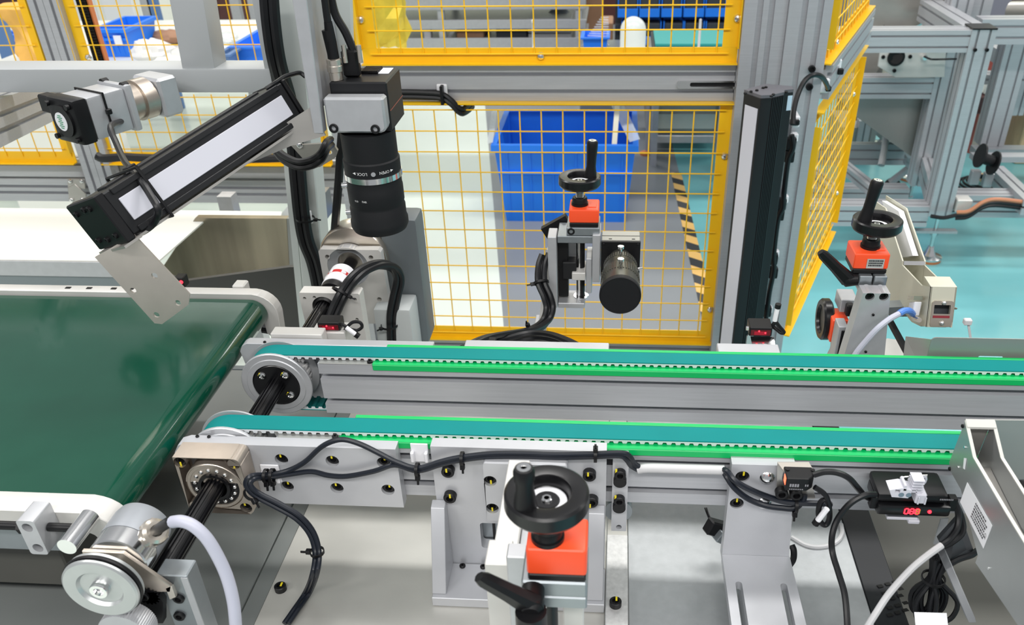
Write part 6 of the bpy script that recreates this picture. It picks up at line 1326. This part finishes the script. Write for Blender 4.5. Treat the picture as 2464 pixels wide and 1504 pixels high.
for q in ((0.3884, 1.87, 0.93), (0.3885, 1.87, 0.9015), (0.3854, 1.87, 0.7877), (0.3838, 1.87, 0.762), (0.3832, 1.87, 0.6477), (0.3876, 1.87, 0.6111), (0.3852, 1.87, 0.5037)): obj('clip', MB().obox(q, (.011, 0, 0), (0, .01, 0), (0, 0, .014), .005, 2), BLACK, t)
for q in ((0.397, 1.885, 0.9393), (0.3945, 1.885, 0.794), (0.3906, 1.885, 0.6538), (0.3929, 1.885, 0.5002)): obj('clip_base', MB().obox(q, (.008, 0, 0), (0, .008, 0), (0, 0, .010), .003), WHITE, t)
# ================================================================ sensors
def eye(lb, q0, q1, zb, zt, y, dp=.022):
    T = thing('photo_sensor', lb, 'sensor', ((q0+q1)/2, y+.01, zb)); bw = q1-q0
    obj('sensor_body', MB().box(q0, q1, y, y+dp, zb, zt, .0012), BLACK, T)
    obj('sensor_window', MB().box(q0+.002, q1-.002, y-.0006, y+.0001, zb+.002, zt-.004, .0002), REDWIN, T)
    w_ = obj('red_lens', MB().box(q0+bw*.22, q1-bw*.24, y-.0010, y-.0006, zb+.003, zt-.006), mat('red_lens', (.16, .004, .01), .2, emit=(.8, .01, .05), estr=.25), T)
    for a, b in ((.42, .62), (.70, .45)): obj('led', MB().ball((q0+bw*a, y-.0008, zb+(zt-zb)*b), .0013, n=8, m=6), REDLED, T)
    return T
S1 = eye('black photo sensor with dark red window on a white block by the big pulley', -0.4103, -0.3787, 0.9479, 0.9621, .995)
tag(obj('sensor_block', MB().box(-0.4194, -0.3715, .990, 1.020, .90, 0.9487, .001), ALUW), 'white block carrying the photo sensor behind the big pulley', 'block')
S2 = eye('black photo sensor with red dots on a steel bracket near the corner post', 0.1866, 0.2171, 0.9503, 0.9646, 1.0, .026)
obj('side_screw', MB().cyl((0.1856, 1.004, 0.9606), V((0.1856, 1.004, 0.9606))+V((-.003, 0, 0)), .003, n=10), CHROME, S2)
t = thing('sensor_bracket', 'bent bright steel bracket under the photo sensor near the post', 'bracket', (0.209, 0.99, 0.9287))
ptsb = [(0.1896, 1.003, 0.9475), (0.2208, 1.003, 0.9482), (0.2226, 0.985, 0.9389), (0.1917, 0.985, 0.9381)]
obj('sloped_face', MB().prism(ptsb, (0, .002, .0), .0), CHROME, t); obj('bracket_foot', MB().box(0.1919, 0.2239, .9805, .9845, .86, 0.9378, .001), CHROME, t)
obj('base_step', MB().box(0.1895, 0.2264, .9760, .9802, .86, 0.9363, .001), ALUW, t)
def tagloop(lb, pts, r, tg0, tg1, hd):
    T = thing('sensor_cable', lb, 'cable', pts[0])
    obj('cord', MB().tube(pts, r, 8), CABLE, T)
    obj('marker_sleeve', MB().cyl(tg0, tg1, .0032, n=10), WHITE, T); a = V(tg1)-V(tg0); obj('marker_head', MB().cyl(V(tg1), V(tg1)+a.normalized()*.006, .0042, n=8), BLACK, T); return T
T = tagloop('black sensor cable loop with white marker sleeve beside the big pulley', [(-0.3815, 1, 0.9554), (-0.3749, 1, 0.9556), (-0.3686, 1, 0.9503), (-0.3571, 1, 0.9472), (-0.3486, 1, 0.9528), (-0.3505, 1, 0.9602), (-0.3599, 1, 0.9606), (-0.368, 1, 0.9544), (-0.3753, 1, 0.9454), (-0.385, 1, 0.9328), (-0.3899, 0.995, 0.9268)], .0024, (-0.3688, 0.993, 0.9558), (-0.3573, 0.993, 0.9453), None)
T = tagloop('black sensor cable loop with white marker sleeve at the corner post', [(0.2181, 1.01, 0.9611), (0.2218, 1.01, 0.9671), (0.2282, 1.01, 0.96), (0.2347, 1.01, 0.9523), (0.232, 1.012, 0.9497), (0.2253, 1.015, 0.9537), (0.2197, 1.018, 0.9571)], .0028, (0.2204, 1.01, 0.9696), (0.2218, 1.01, 0.9896), None)
t = thing('drive_cables', 'three thick black cables bending over the bearing plate to the motor', 'cable', (-0.3794, 1.15, 0.9729))
for k, (dx, dz) in enumerate(((0, 0), (.007, -.006), (-.003, -.010))):
    obj('strand', MB().tube([V(q)+V((dx, .004*k, dz)) for q in ((-0.434, 1.1, 0.9082), (-0.4258, 1.11, 0.9247), (-0.4163, 1.12, 0.9412), (-0.4055, 1.14, 0.9546), (-0.3919, 1.17, 0.9591), (-0.3747, 1.2, 0.954), (-0.3626, 1.23, 0.9334), (-0.3597, 1.24, 0.9069), (-0.3694, 1.24, 0.8737), (-0.3797, 1.24, 0.8372), (-0.3843, 1.24, 0.7997), (-0.3881, 1.24, 0.7568))], .0056, 9), CABLE, t)
tie(t, V((-0.4148, 1.12, 0.9427)), V((-0.4055, 1.14, 0.9546))-V((-0.4258, 1.11, 0.9247)), .0135, knob=(1, 0, 0)); tie(t, V((-0.3833, 1.24, 0.8139)), (0, 0, 1), .0135, knob=(-1, -1, 0))
tag(obj('floor_cable', MB().tube([(-0.5814, 1.18, 0.839), (-0.5481, 1.18, 0.8341), (-0.5085, 1.17, 0.8386)], .008, 8), CABLE), 'black cable low behind the green belt end', 'cable')
# ---- laser sensor on the near rail
NB = thing('sensor_bracket', 'folded nickel bracket with black laser sensor mount on the L-bracket', 'bracket', (0.206, 0.72, 0.9042))
obj('top_tab', MB().prism([(0.1834, 0.728, 0.9543), (0.2169, 0.728, 0.9557), (0.2196, 0.712, 0.9559), (0.1884, 0.712, 0.9546)], (0, 0, -.002)), mat('brushed_nickel', (.62, .58, .52), .35, .8), NB)
obj('back_tab', MB().prism([(0.1836, 0.7285, 0.9534), (0.2172, 0.7285, 0.9547), (0.2312, 0.7285, 0.9038), (0.1887, 0.7285, 0.9007)], (0, .002, 0)), mat('brushed_nickel_shaded', (.50, .48, .45), .35, .8), NB)  # same nickel as the top tab, shade of the upright face painted in
for q in ((0.1918, 0.722, 0.9153), (0.2077, 0.722, 0.9147)): put('socket_bolt', NB, V(q)+V((0, .005, 0)), FRONT, scale=1.1)
LS = thing('laser_sensor', 'black laser sensor with glowing red-orange side light on a nickel bracket', 'sensor', (0.2046, 0.7, 0.9389))
zz1, zz0 = 0.9579, 0.9407; q0, q1 = 0.1881, 0.2177
obj('sensor_body', MB().prism([(q0, .698, zz0), (q1-.007, .698, zz0), (q1, .704, zz0), (q1, .718, zz0), (q0, .718, zz0)], (0, 0, zz1-zz0), .0008), BLACK, LS)
obj('signal_light', MB().box(q0-.0006, q0+.001, .700, .708, zz0+.006, zz1-.002, .0003), mat('orange_red_glow', (.9, .1, .05), .3, emit=(1, .12, .05), estr=2.5), LS)
mb = MB(); xq = q0+.004
for k in range(4): mb.box(xq+k*.0026, xq+k*.0026+.0019, .6974, .6979, zz0+.006, zz0+.0098)
for k in range(7): mb.box(xq+k*.0022, xq+k*.0022+.0014, .6974, .6979, zz0+.0022, zz0+.0032)
mb.box(xq+.016, xq+.0172, .6974, .6979, zz0+.007, zz0+.0095).box(xq+.0182, xq+.0194, .6974, .6979, zz0+.007, zz0+.0095); obj('body_print', mb, INKG, LS)
for a in (.003, .0295): obj('mount_screw', MB().cyl((q0+a, .712, zz1-.0002), (q0+a, .712, zz1+.0012), .0022, n=10), BLACK, LS)
T = tagloop('black laser sensor cable curled in a loop with white marker sleeve', [(0.2195, 0.702, 0.9437), (0.2313, 0.7, 0.9354), (0.2367, 0.698, 0.9227), (0.2397, 0.696, 0.9067), (0.2372, 0.694, 0.8975), (0.2314, 0.694, 0.9002), (0.227, 0.696, 0.9121), (0.2276, 0.698, 0.9252), (0.2324, 0.7, 0.9278), (0.2394, 0.702, 0.9191)], .0030, (0.2331, 0.69, 0.9245), (0.2261, 0.69, 0.9074), None)
# ---- cables along the near rail
t = thing('rail_cables', 'pair of black cables tied along the near rail brackets', 'cable', (-0.2159, 0.728, 0.9282))
cA = [(-0.3726, 0.6395, 0.764), (-0.3675, 0.6565, 0.766), (-0.3599, 0.6819, 0.77), (-0.3344, 0.66, 0.8267), (-0.3355, 0.68, 0.8393), (-0.3417, 0.69, 0.8588), (-0.3556, 0.694, 0.8784), (-0.379, 0.697, 0.8936), (-0.3972, 0.698, 0.9057), (-0.4046, 0.698, 0.9166), (-0.4062, 0.7, 0.9259), (-0.4003, 0.705, 0.931), (-0.3902, 0.722, 0.9188), (-0.37, 0.728, 0.9195), (-0.3468, 0.729, 0.9332), (-0.3251, 0.729, 0.9546), (-0.3091, 0.729, 0.9647), (-0.2944, 0.729, 0.9676), (-0.2764, 0.729, 0.9612), (-0.2567, 0.729, 0.9488), (-0.2387, 0.728, 0.9383), (-0.2151, 0.726, 0.9324), (-0.188, 0.726, 0.9425), (-0.1662, 0.726, 0.9494), (-0.1308, 0.726, 0.9561), (-0.0939, 0.728, 0.9564), (-0.0569, 0.728, 0.9561), (-0.0157, 0.728, 0.9589), (0.0139, 0.728, 0.9612), (0.0233, 0.732, 0.9536), (0.0289, 0.74, 0.9371), (0.0382, 0.744, 0.9263)]
cB = [(-0.3677, 0.6398, 0.764), (-0.3625, 0.658, 0.766), (-0.3546, 0.6829, 0.77), (-0.3288, 0.66, 0.8284), (-0.3306, 0.68, 0.8396), (-0.3364, 0.69, 0.8611), (-0.3499, 0.694, 0.8825), (-0.374, 0.697, 0.8989), (-0.3924, 0.698, 0.9103), (-0.3996, 0.698, 0.9193), (-0.4011, 0.7, 0.9249), (-0.3973, 0.705, 0.9268), (-0.3896, 0.722, 0.9144), (-0.3659, 0.728, 0.9153), (-0.341, 0.729, 0.9192), (-0.3222, 0.729, 0.9143), (-0.3002, 0.729, 0.914), (-0.267, 0.728, 0.9237), (-0.2416, 0.728, 0.9339), (-0.2155, 0.726, 0.9281), (-0.1884, 0.726, 0.9383), (-0.1665, 0.726, 0.9452), (-0.131, 0.726, 0.9519), (-0.094, 0.728, 0.9523), (-0.057, 0.728, 0.952), (-0.0156, 0.728, 0.9547), (0.0117, 0.728, 0.957), (0.0202, 0.732, 0.9487), (0.0258, 0.74, 0.9334), (0.036, 0.744, 0.9231)]
obj('strand', MB().tube(cA, .0031, 9, 5), CABLEB, t); obj('strand', MB().tube(cB, .0031, 9, 5), CABLEB, t)
for q, dd, kb in (((-0.3909, 0.718, 0.9203), (1, 0, 0), (0, -.3, -1)), ((-0.3855, 0.722, 0.9177), (1, 0, 0), (0, -.3, -1)), ((-0.2158, 0.726, 0.9299), (1, 0, 0), (0, -.3, -1)), ((-0.1631, 0.726, 0.9477), (1, 0, 0), (0, -.2, -1)), ((-0.0143, 0.728, 0.9571), (1, 0, 0), (0, -.2, 1)), ((-0.4035, 0.698, 0.9105), (1, 0, 1), (1, -.2, .6)), ((-0.3328, 0.68, 0.8408), (0, 0, 1), (-1, 0, 0))):
    tie(t, q, dd, .0072, knob=kb)
for k, (q, dx) in enumerate((((-0.3926, 0.7335, 0.9101), .011), ((-0.2156, 0.744, 0.9394), .010))):
    tq = thing('tie_mount', ['white plastic tie mount on the six-bolt end plate', 'white plastic tie mount between end plate and gusseted bracket'][k], 'clip', V(q)-V((0, 0, .014)))
    q = V(q); obj('mount_base', MB().box(q.x-dx, q.x+dx, q.y, q.y+.0018, q.z-.013, q.z+.013, .0006), WHITE, tq); obj('mount_saddle', MB().box(q.x-dx, q.x-dx+.004, q.y-.006, q.y-.0002, q.z-.010, q.z+.004, .001).box(q.x+dx-.004, q.x+dx, q.y-.006, q.y-.0002, q.z-.010, q.z+.004, .001), WHITE, tq)
tag(obj('shrink_sleeve', MB().tube([(0.0336, 0.744, 0.9255), (0.0451, 0.743, 0.9286), (0.0824, 0.743, 0.9289), (0.1296, 0.743, 0.929)], .0058, 12), CABLEW), 'white sleeve over the cables on the near rail profile', 'sleeve')
t = thing('sensor_cables', 'pair of black cables sagging across the L-shaped bracket', 'cable', (0.1701, 0.727, 0.9086))
obj('strand', MB().tube([(0.1284, 0.742, 0.931), (0.1329, 0.734, 0.9331), (0.1407, 0.726, 0.9277), (0.1578, 0.726, 0.9163), (0.1794, 0.726, 0.9062), (0.198, 0.724, 0.9015), (0.2157, 0.722, 0.9023), (0.2338, 0.722, 0.9025), (0.2485, 0.725, 0.8992)], .0034, 9), CABLEB, t)
obj('strand', MB().tube([(0.1296, 0.742, 0.9274), (0.1327, 0.734, 0.9253), (0.1412, 0.728, 0.9156), (0.1573, 0.728, 0.901), (0.1768, 0.728, 0.8919), (0.195, 0.726, 0.8908), (0.2092, 0.724, 0.8927), (0.2167, 0.724, 0.9042), (0.2178, 0.726, 0.9116)], .0034, 9), CABLEB, t)
tie(t, V((0.209, 0.722, 0.8982)), (1, 0, 0), .0075, knob=(0, -.3, -1))
# ================================================================ amplifier with clips, right lower corner
AM = thing('sensor_amplifier', 'black sensor amplifier with red digits and white terminal clip on top', 'amplifier', (0.3393, 0.72, 0.8888))
z0, z1 = 0.9084, 0.9348; x0, x1 = 0.2873, 0.3705; zm = (z0+z1)/2+.002
obj('lower_body', MB().box(x0+.002, x1-.004, .700, .745, z0, zm-.001, .004, 2), BLACKG, AM); obj('upper_body', MB().box(x0+.001, x1-.008, .704, .745, zm, z1, .005, 2), BLACK, AM)
obj('end_lug', MB().box(x0-.004, x0+.004, .706, .716, z0+.003, z1-.006, .001), BLACK, AM); obj('end_lug', MB().box(x1-.006, x1+.003, .706, .716, z0+.003, z1-.006, .001), BLACK, AM)
mb = MB(); zl = 0.9131; zh = 0.9166+.003
def seg(mb, cx, on, s=.0019):
    h = s*1.9; t_ = .0007
    zc = (zl+zh)/2
    for k, (dx, dz, w_, hh) in enumerate(((0, h, s*.75, t_), (0, 0, s*.75, t_), (0, -h, s*.75, t_), (-s, h/2, t_, h*.42), (s, h/2, t_, h*.42), (-s, -h/2, t_, h*.42), (s, -h/2, t_, h*.42))):
        if on[k]: mb.box(cx+dx-w_, cx+dx+w_, .6988, .6994, zc+dz-hh, zc+dz+hh)
xd = 0.3201
for k in range(3): seg(mb, xd+k*.0056-.0005, (1, 1 if k else 0, 1, 1, 1, 1, 1))
obj('red_digits', mb, REDLED, AM)
mb = MB(); xg = 0.3317; seg(mb, xg, (1, 0, 1, 1, 1, 1, 1), .0015); seg(mb, xg+.0046, (0, 0, 0, 0, 0, 0, 0), .0015); obj('dim_digits', mb, mat('dim_green_digits', (.2, .2, .04), .5, emit=(.3, .3, .02), estr=.5), AM)
obj('red_led', MB().ball((0.3438, .6996, (zl+zh)/2), .0022, n=12, m=8), REDLED, AM)
mb = MB()
for k in range(8): mb.box(0.3527+k*.0018, 0.3527+k*.0018+.0012, .7032, .7037, zm+.006, zm+.0078)
obj('body_print', mb, INKG, AM)
TC = thing('terminal_clip', 'pale grey rail terminal clip sitting on top of the black amplifier', 'terminal block', (0.3117, 0.7, 0.9331))
CLG = mat('pale_grey_plastic', (.60, .60, .66), .5)
z0, z1 = 0.9445, 0.9568
xa, xb_, xc = 0.2917, 0.3126, 0.3325
yy0, yy1 = .688, .7032
zA = z1-.002
obj('clip_body', MB().plate([[(xa+.004, z0+.001), (xb_, z0), (xb_+.002, zA), (xa+.012, zA+.003), (xa, zA)], rrect(xa+.006, xa+.011, z0+.011, zA-.003, .001), rrect(xa+.014, xb_-.004, z0+.0095, z0+.017, .001)], (0, yy0, 0), (1, 0, 0), (0, 0, 1), (0, yy1-yy0, 0)), CLG, TC)
mb = MB()
for k in range(5): mb.box(xb_+.0015, xb_+.013, yy0+.001, yy1, z0+.007+k*.0036, z0+.0082+k*.0036)
mb.box(xb_+.001, xb_+.0022, yy0+.001, yy1, z0+.002, zA).box(xb_+.0065, xb_+.0075, yy0+.001, yy1, z0+.006, zA+.001); obj('clip_ribs', mb, CLG, TC)
obj('clip_hook', MB().tube([(xb_+.002, .704, zA+.002), (xb_+.013, .704, zA-.001), (xc-.004, .704, zA-.006), (xc, .704, zA-.001), (xc-.001, .704, zA+.006), (xc-.005, .704, zA+.004)], .0013, 7), CLG, TC)
obj('clip_foot', MB().box(xb_+.007, xc-.002, yy0-.002, yy1, 0.9386, z0+.007, .0012).box(xb_+.009, xb_+.0105, yy0-.0035, yy0-.0025, z0-.005, z0+.004).box(xb_+.016, xb_+.0175, yy0-.0035, yy0-.0025, z0-.005, z0+.004), CLG, TC)
obj('clip_spring', MB().tube([(xa+.014, .704, zA+.004), (xa+.030, .704, zA+.0075), (xb_+.020, .704, zA+.0085), (xb_+.021, .704, zA+.002)], .0007, 6, smooth=False), CHROME, TC)
for a in (.013, .0205): obj('clip_screw', MB().cyl((xa+a, yy0-.0004, z0+.0045), (xa+a, yy0+.002, z0+.0045), .0029, n=14), mat('screw_blue_grey', (.25, .3, .36), .4, .6), TC)
TB = thing('terminal_clip', 'second pale rail clip mostly hidden under the black amplifier', 'terminal block', (0.3324, 0.71, 0.8874)); obj('clip_body', MB().box(0.3053, 0.3384, .708, .722, 0.8947, 0.8996-.001, .001), CLG, TB); obj('clip_foot', MB().box(0.3282, 0.3404, .706, .722, 0.8913, 0.8974-.001, .001), CLG, TB)
tag(obj('amplifier_cable', MB().tube([(0.2175, 0.706, 0.9569), (0.2282, 0.705, 0.9622), (0.2412, 0.705, 0.9616), (0.2538, 0.705, 0.9552), (0.2656, 0.708, 0.9404), (0.2781, 0.712, 0.9244), (0.2912, 0.716, 0.9154)], .0034, 9), CABLE), 'black cable arching from the laser sensor to the amplifier', 'cable')
tag(obj('amplifier_cable', MB().tube([(0.2857, 0.706, 0.9325), (0.2723, 0.7, 0.9361), (0.2574, 0.695, 0.9281), (0.2463, 0.69, 0.9096), (0.2409, 0.68, 0.8947), (0.2416, 0.67, 0.8801), (0.2455, 0.65, 0.8701), (0.2488, 0.63, 0.8609), (0.2494, 0.61, 0.846), (0.2493, 0.59, 0.8255)], .0034, 9), CABLE), 'black cable hanging down from the amplifier left end over the plate', 'cable')
t = thing('grey_lead', 'pale grey cable coming up from the bottom to black leads below the amplifier', 'cable', (0.3226, 0.66, 0.8669)); obj('cord', MB().tube([(0.2746, 0.62, 0.8163), (0.2851, 0.63, 0.8312), (0.3007, 0.645, 0.8485), (0.3223, 0.66, 0.8688), (0.3399, 0.67, 0.8804), (0.3569, 0.68, 0.8871)], .0037, 10), CABLEW, t)
obj('black_leads', MB().tube([(0.3567, 0.681, 0.8855), (0.3683, 0.69, 0.887), (0.3776, 0.7, 0.8943), (0.3794, 0.71, 0.9062), (0.3736, 0.715, 0.9194)], .0036, 9).tube([(0.3613, 0.69, 0.8736), (0.3769, 0.7, 0.8725), (0.3902, 0.71, 0.879), (0.3881, 0.72, 0.8942), (0.3734, 0.722, 0.9184)], .0034, 9), CABLE, t)
CBN = thing('cable_coil', 'hank of folded black cable tied up below the amplifier', 'cable coil', (0.3616, 0.67, 0.7893))
rq = random.Random(12)
for k in range(8):
    o = V((rq.uniform(-.012, .012), rq.uniform(-.010, .010), 0)); w_ = rq.uniform(.006, .014)
    obj('loop', MB().tube([V((0.3623, 0.69, 0.8611))+o*.6, V((0.359, 0.68, 0.838))+o*.35, V((0.3593, 0.675, 0.8172))+o+V((-w_, 0, 0)), V((0.3594, 0.67, 0.7974))+o+V((-w_*.8, 0, 0)), V((0.3604, 0.668, 0.7902))+o, V((0.3618, 0.67, 0.7989))+o+V((w_*.9, 0, 0)), V((0.3617, 0.675, 0.8187))+o+V((w_, 0, 0)), V((0.3605, 0.68, 0.8394))+o*.35, V((0.3676, 0.69, 0.8569))+o*.6], .0028, 7, 4), CABLE, CBN)
tie(CBN, V((0.3582, 0.678, 0.8388)), (0, 0, 1), .0115)
tag(obj('hank_lead', MB().tube([(0.3637, 0.685, 0.8394), (0.375, 0.69, 0.8477), (0.3915, 0.7, 0.8479), (0.409, 0.71, 0.845), (0.4177, 0.72, 0.8418)], .0034, 8), CABLE), 'black lead from the tied hank towards the marking head', 'cable')
# bed edge at the right
t = thing('side_trough', 'black folded trough with vent slots along the right edge of the bed', 'trough', (.36, .7, .64))
obj('left_flange', MB().box(.3125, .352, .40, 1.18, .728, .754, .001), BLACKRAIL, t)
obj('edge_strip', MB().box(0.3801, 0.3801+.007, .40, 1.18, .6652, .672), mat('ochre_edge', (.22, .18, .10), .4, .3), t)
obj('trough_floor', MB().box(.357, .72, .40, 1.10, .655, .665, .001), DARKPAN, t); obj('left_wall', MB().box(.3535, .3565, .40, 1.18, .6655, .7345), BLACKRAIL, t); obj('right_wall', MB().box(.70, .72, .40, 1.10, .6655, .75, .001), BLACKRAIL, t)
for r_ in range(5):
    for k in range(3): q = V((0.3329, 0.7423, 0.755))+V((.010*k+.003*(r_ % 2), -.011*r_+.004*k, 0)); obj('vent_slot', MB().obox(q, (.0032, .001, 0), (-.001, .002, 0), (0, 0, .0002)), mat('vent_black', (.004, .004, .004), .8) if (r_, k) == (0, 0) else bpy.data.materials['vent_black'], t)
t = thing('trough_bracket', 'dark grey bent bracket arm beside the tied cable hank', 'bracket', (0.3598, 0.62, 0.8726)); obj('arm', MB().prism([(0.3583, 0.66, 0.8708), (0.364, 0.66, 0.8773), (0.3733, 0.6, 0.8596), (0.3645, 0.6, 0.8591)], (0, .03, 0), .001), mat('dark_grey_steel', (.16, .17, .18), .4, .4), t); obj('arm_wing', MB().prism([(0.3726, 0.72, 0.8556), (0.3989, 0.74, 0.876), (0.4162, 0.72, 0.8384), (0.3801, 0.69, 0.8447)], (0, .006, 0)), mat('charcoal_steel', (.045, .050, .055), .4, .3), t); obj('pale_patch', MB().prism([(0.3888, 0.76, 0.8503), (0.3974, 0.76, 0.852), (0.3934, 0.75, 0.8202), (0.384, 0.75, 0.8198)], (0, .002, 0)), TUBE, t)
pn = thing('printed_box', 'white label edge at the very bottom right below the cable hank', 'label', (0.3369, 0.62, 0.845)); obj('label_card', MB().prism([(0.3244, 0.63, 0.8383), (0.3573, 0.63, 0.839), (0.3503, 0.6, 0.8393), (0.3186, 0.6, 0.8372)], (0, 0, -.001)), PAPER, pn)
tag(obj('thin_cable', MB().tube([(0.239, 0.8169, 0.758), (0.2551, 0.8036, 0.758), (0.273, 0.8016, 0.758), (0.293, 0.81, 0.758), (0.3048, 0.8263, 0.758), (0.3075, 0.8441, 0.758)], .0030, 8), CABLEW), 'thin pale cable curling on the plate right of the L-shaped bracket', 'cable')
tag(obj('short_cable', MB().tube([(0.2207, 0.742, 0.7847), (0.2246, 0.745, 0.7923), (0.2247, 0.75, 0.8012), (0.2226, 0.755, 0.805)], .004, 8), CABLE), 'short black cable peeping out behind the L-shaped bracket', 'cable')
t = thing('plug_connector', 'black plug with two thin wires left of the L-shaped bracket', 'connector', (0.1353, 0.78, 0.7912)); obj('plug_body', MB().obox((0.1342, 0.78, 0.8053), (.011, .004, -.007), (-.003, .006, 0), (.004, .002, .009), .002), BLACK, t)
obj('plug_tail', MB().obox((0.1411, 0.775, 0.7964), (.006, .003, -.006), (-.003, .006, 0), (.004, .002, .006), .001), ALUD, t); obj('wire', MB().tube([(0.129, 0.78, 0.812), (0.1251, 0.79, 0.8142), (0.1214, 0.8, 0.8193)], .0010, 6).tube([(0.1304, 0.78, 0.8135), (0.126, 0.79, 0.8163), (0.1235, 0.8, 0.8194)], .0010, 6), BLACK, t)
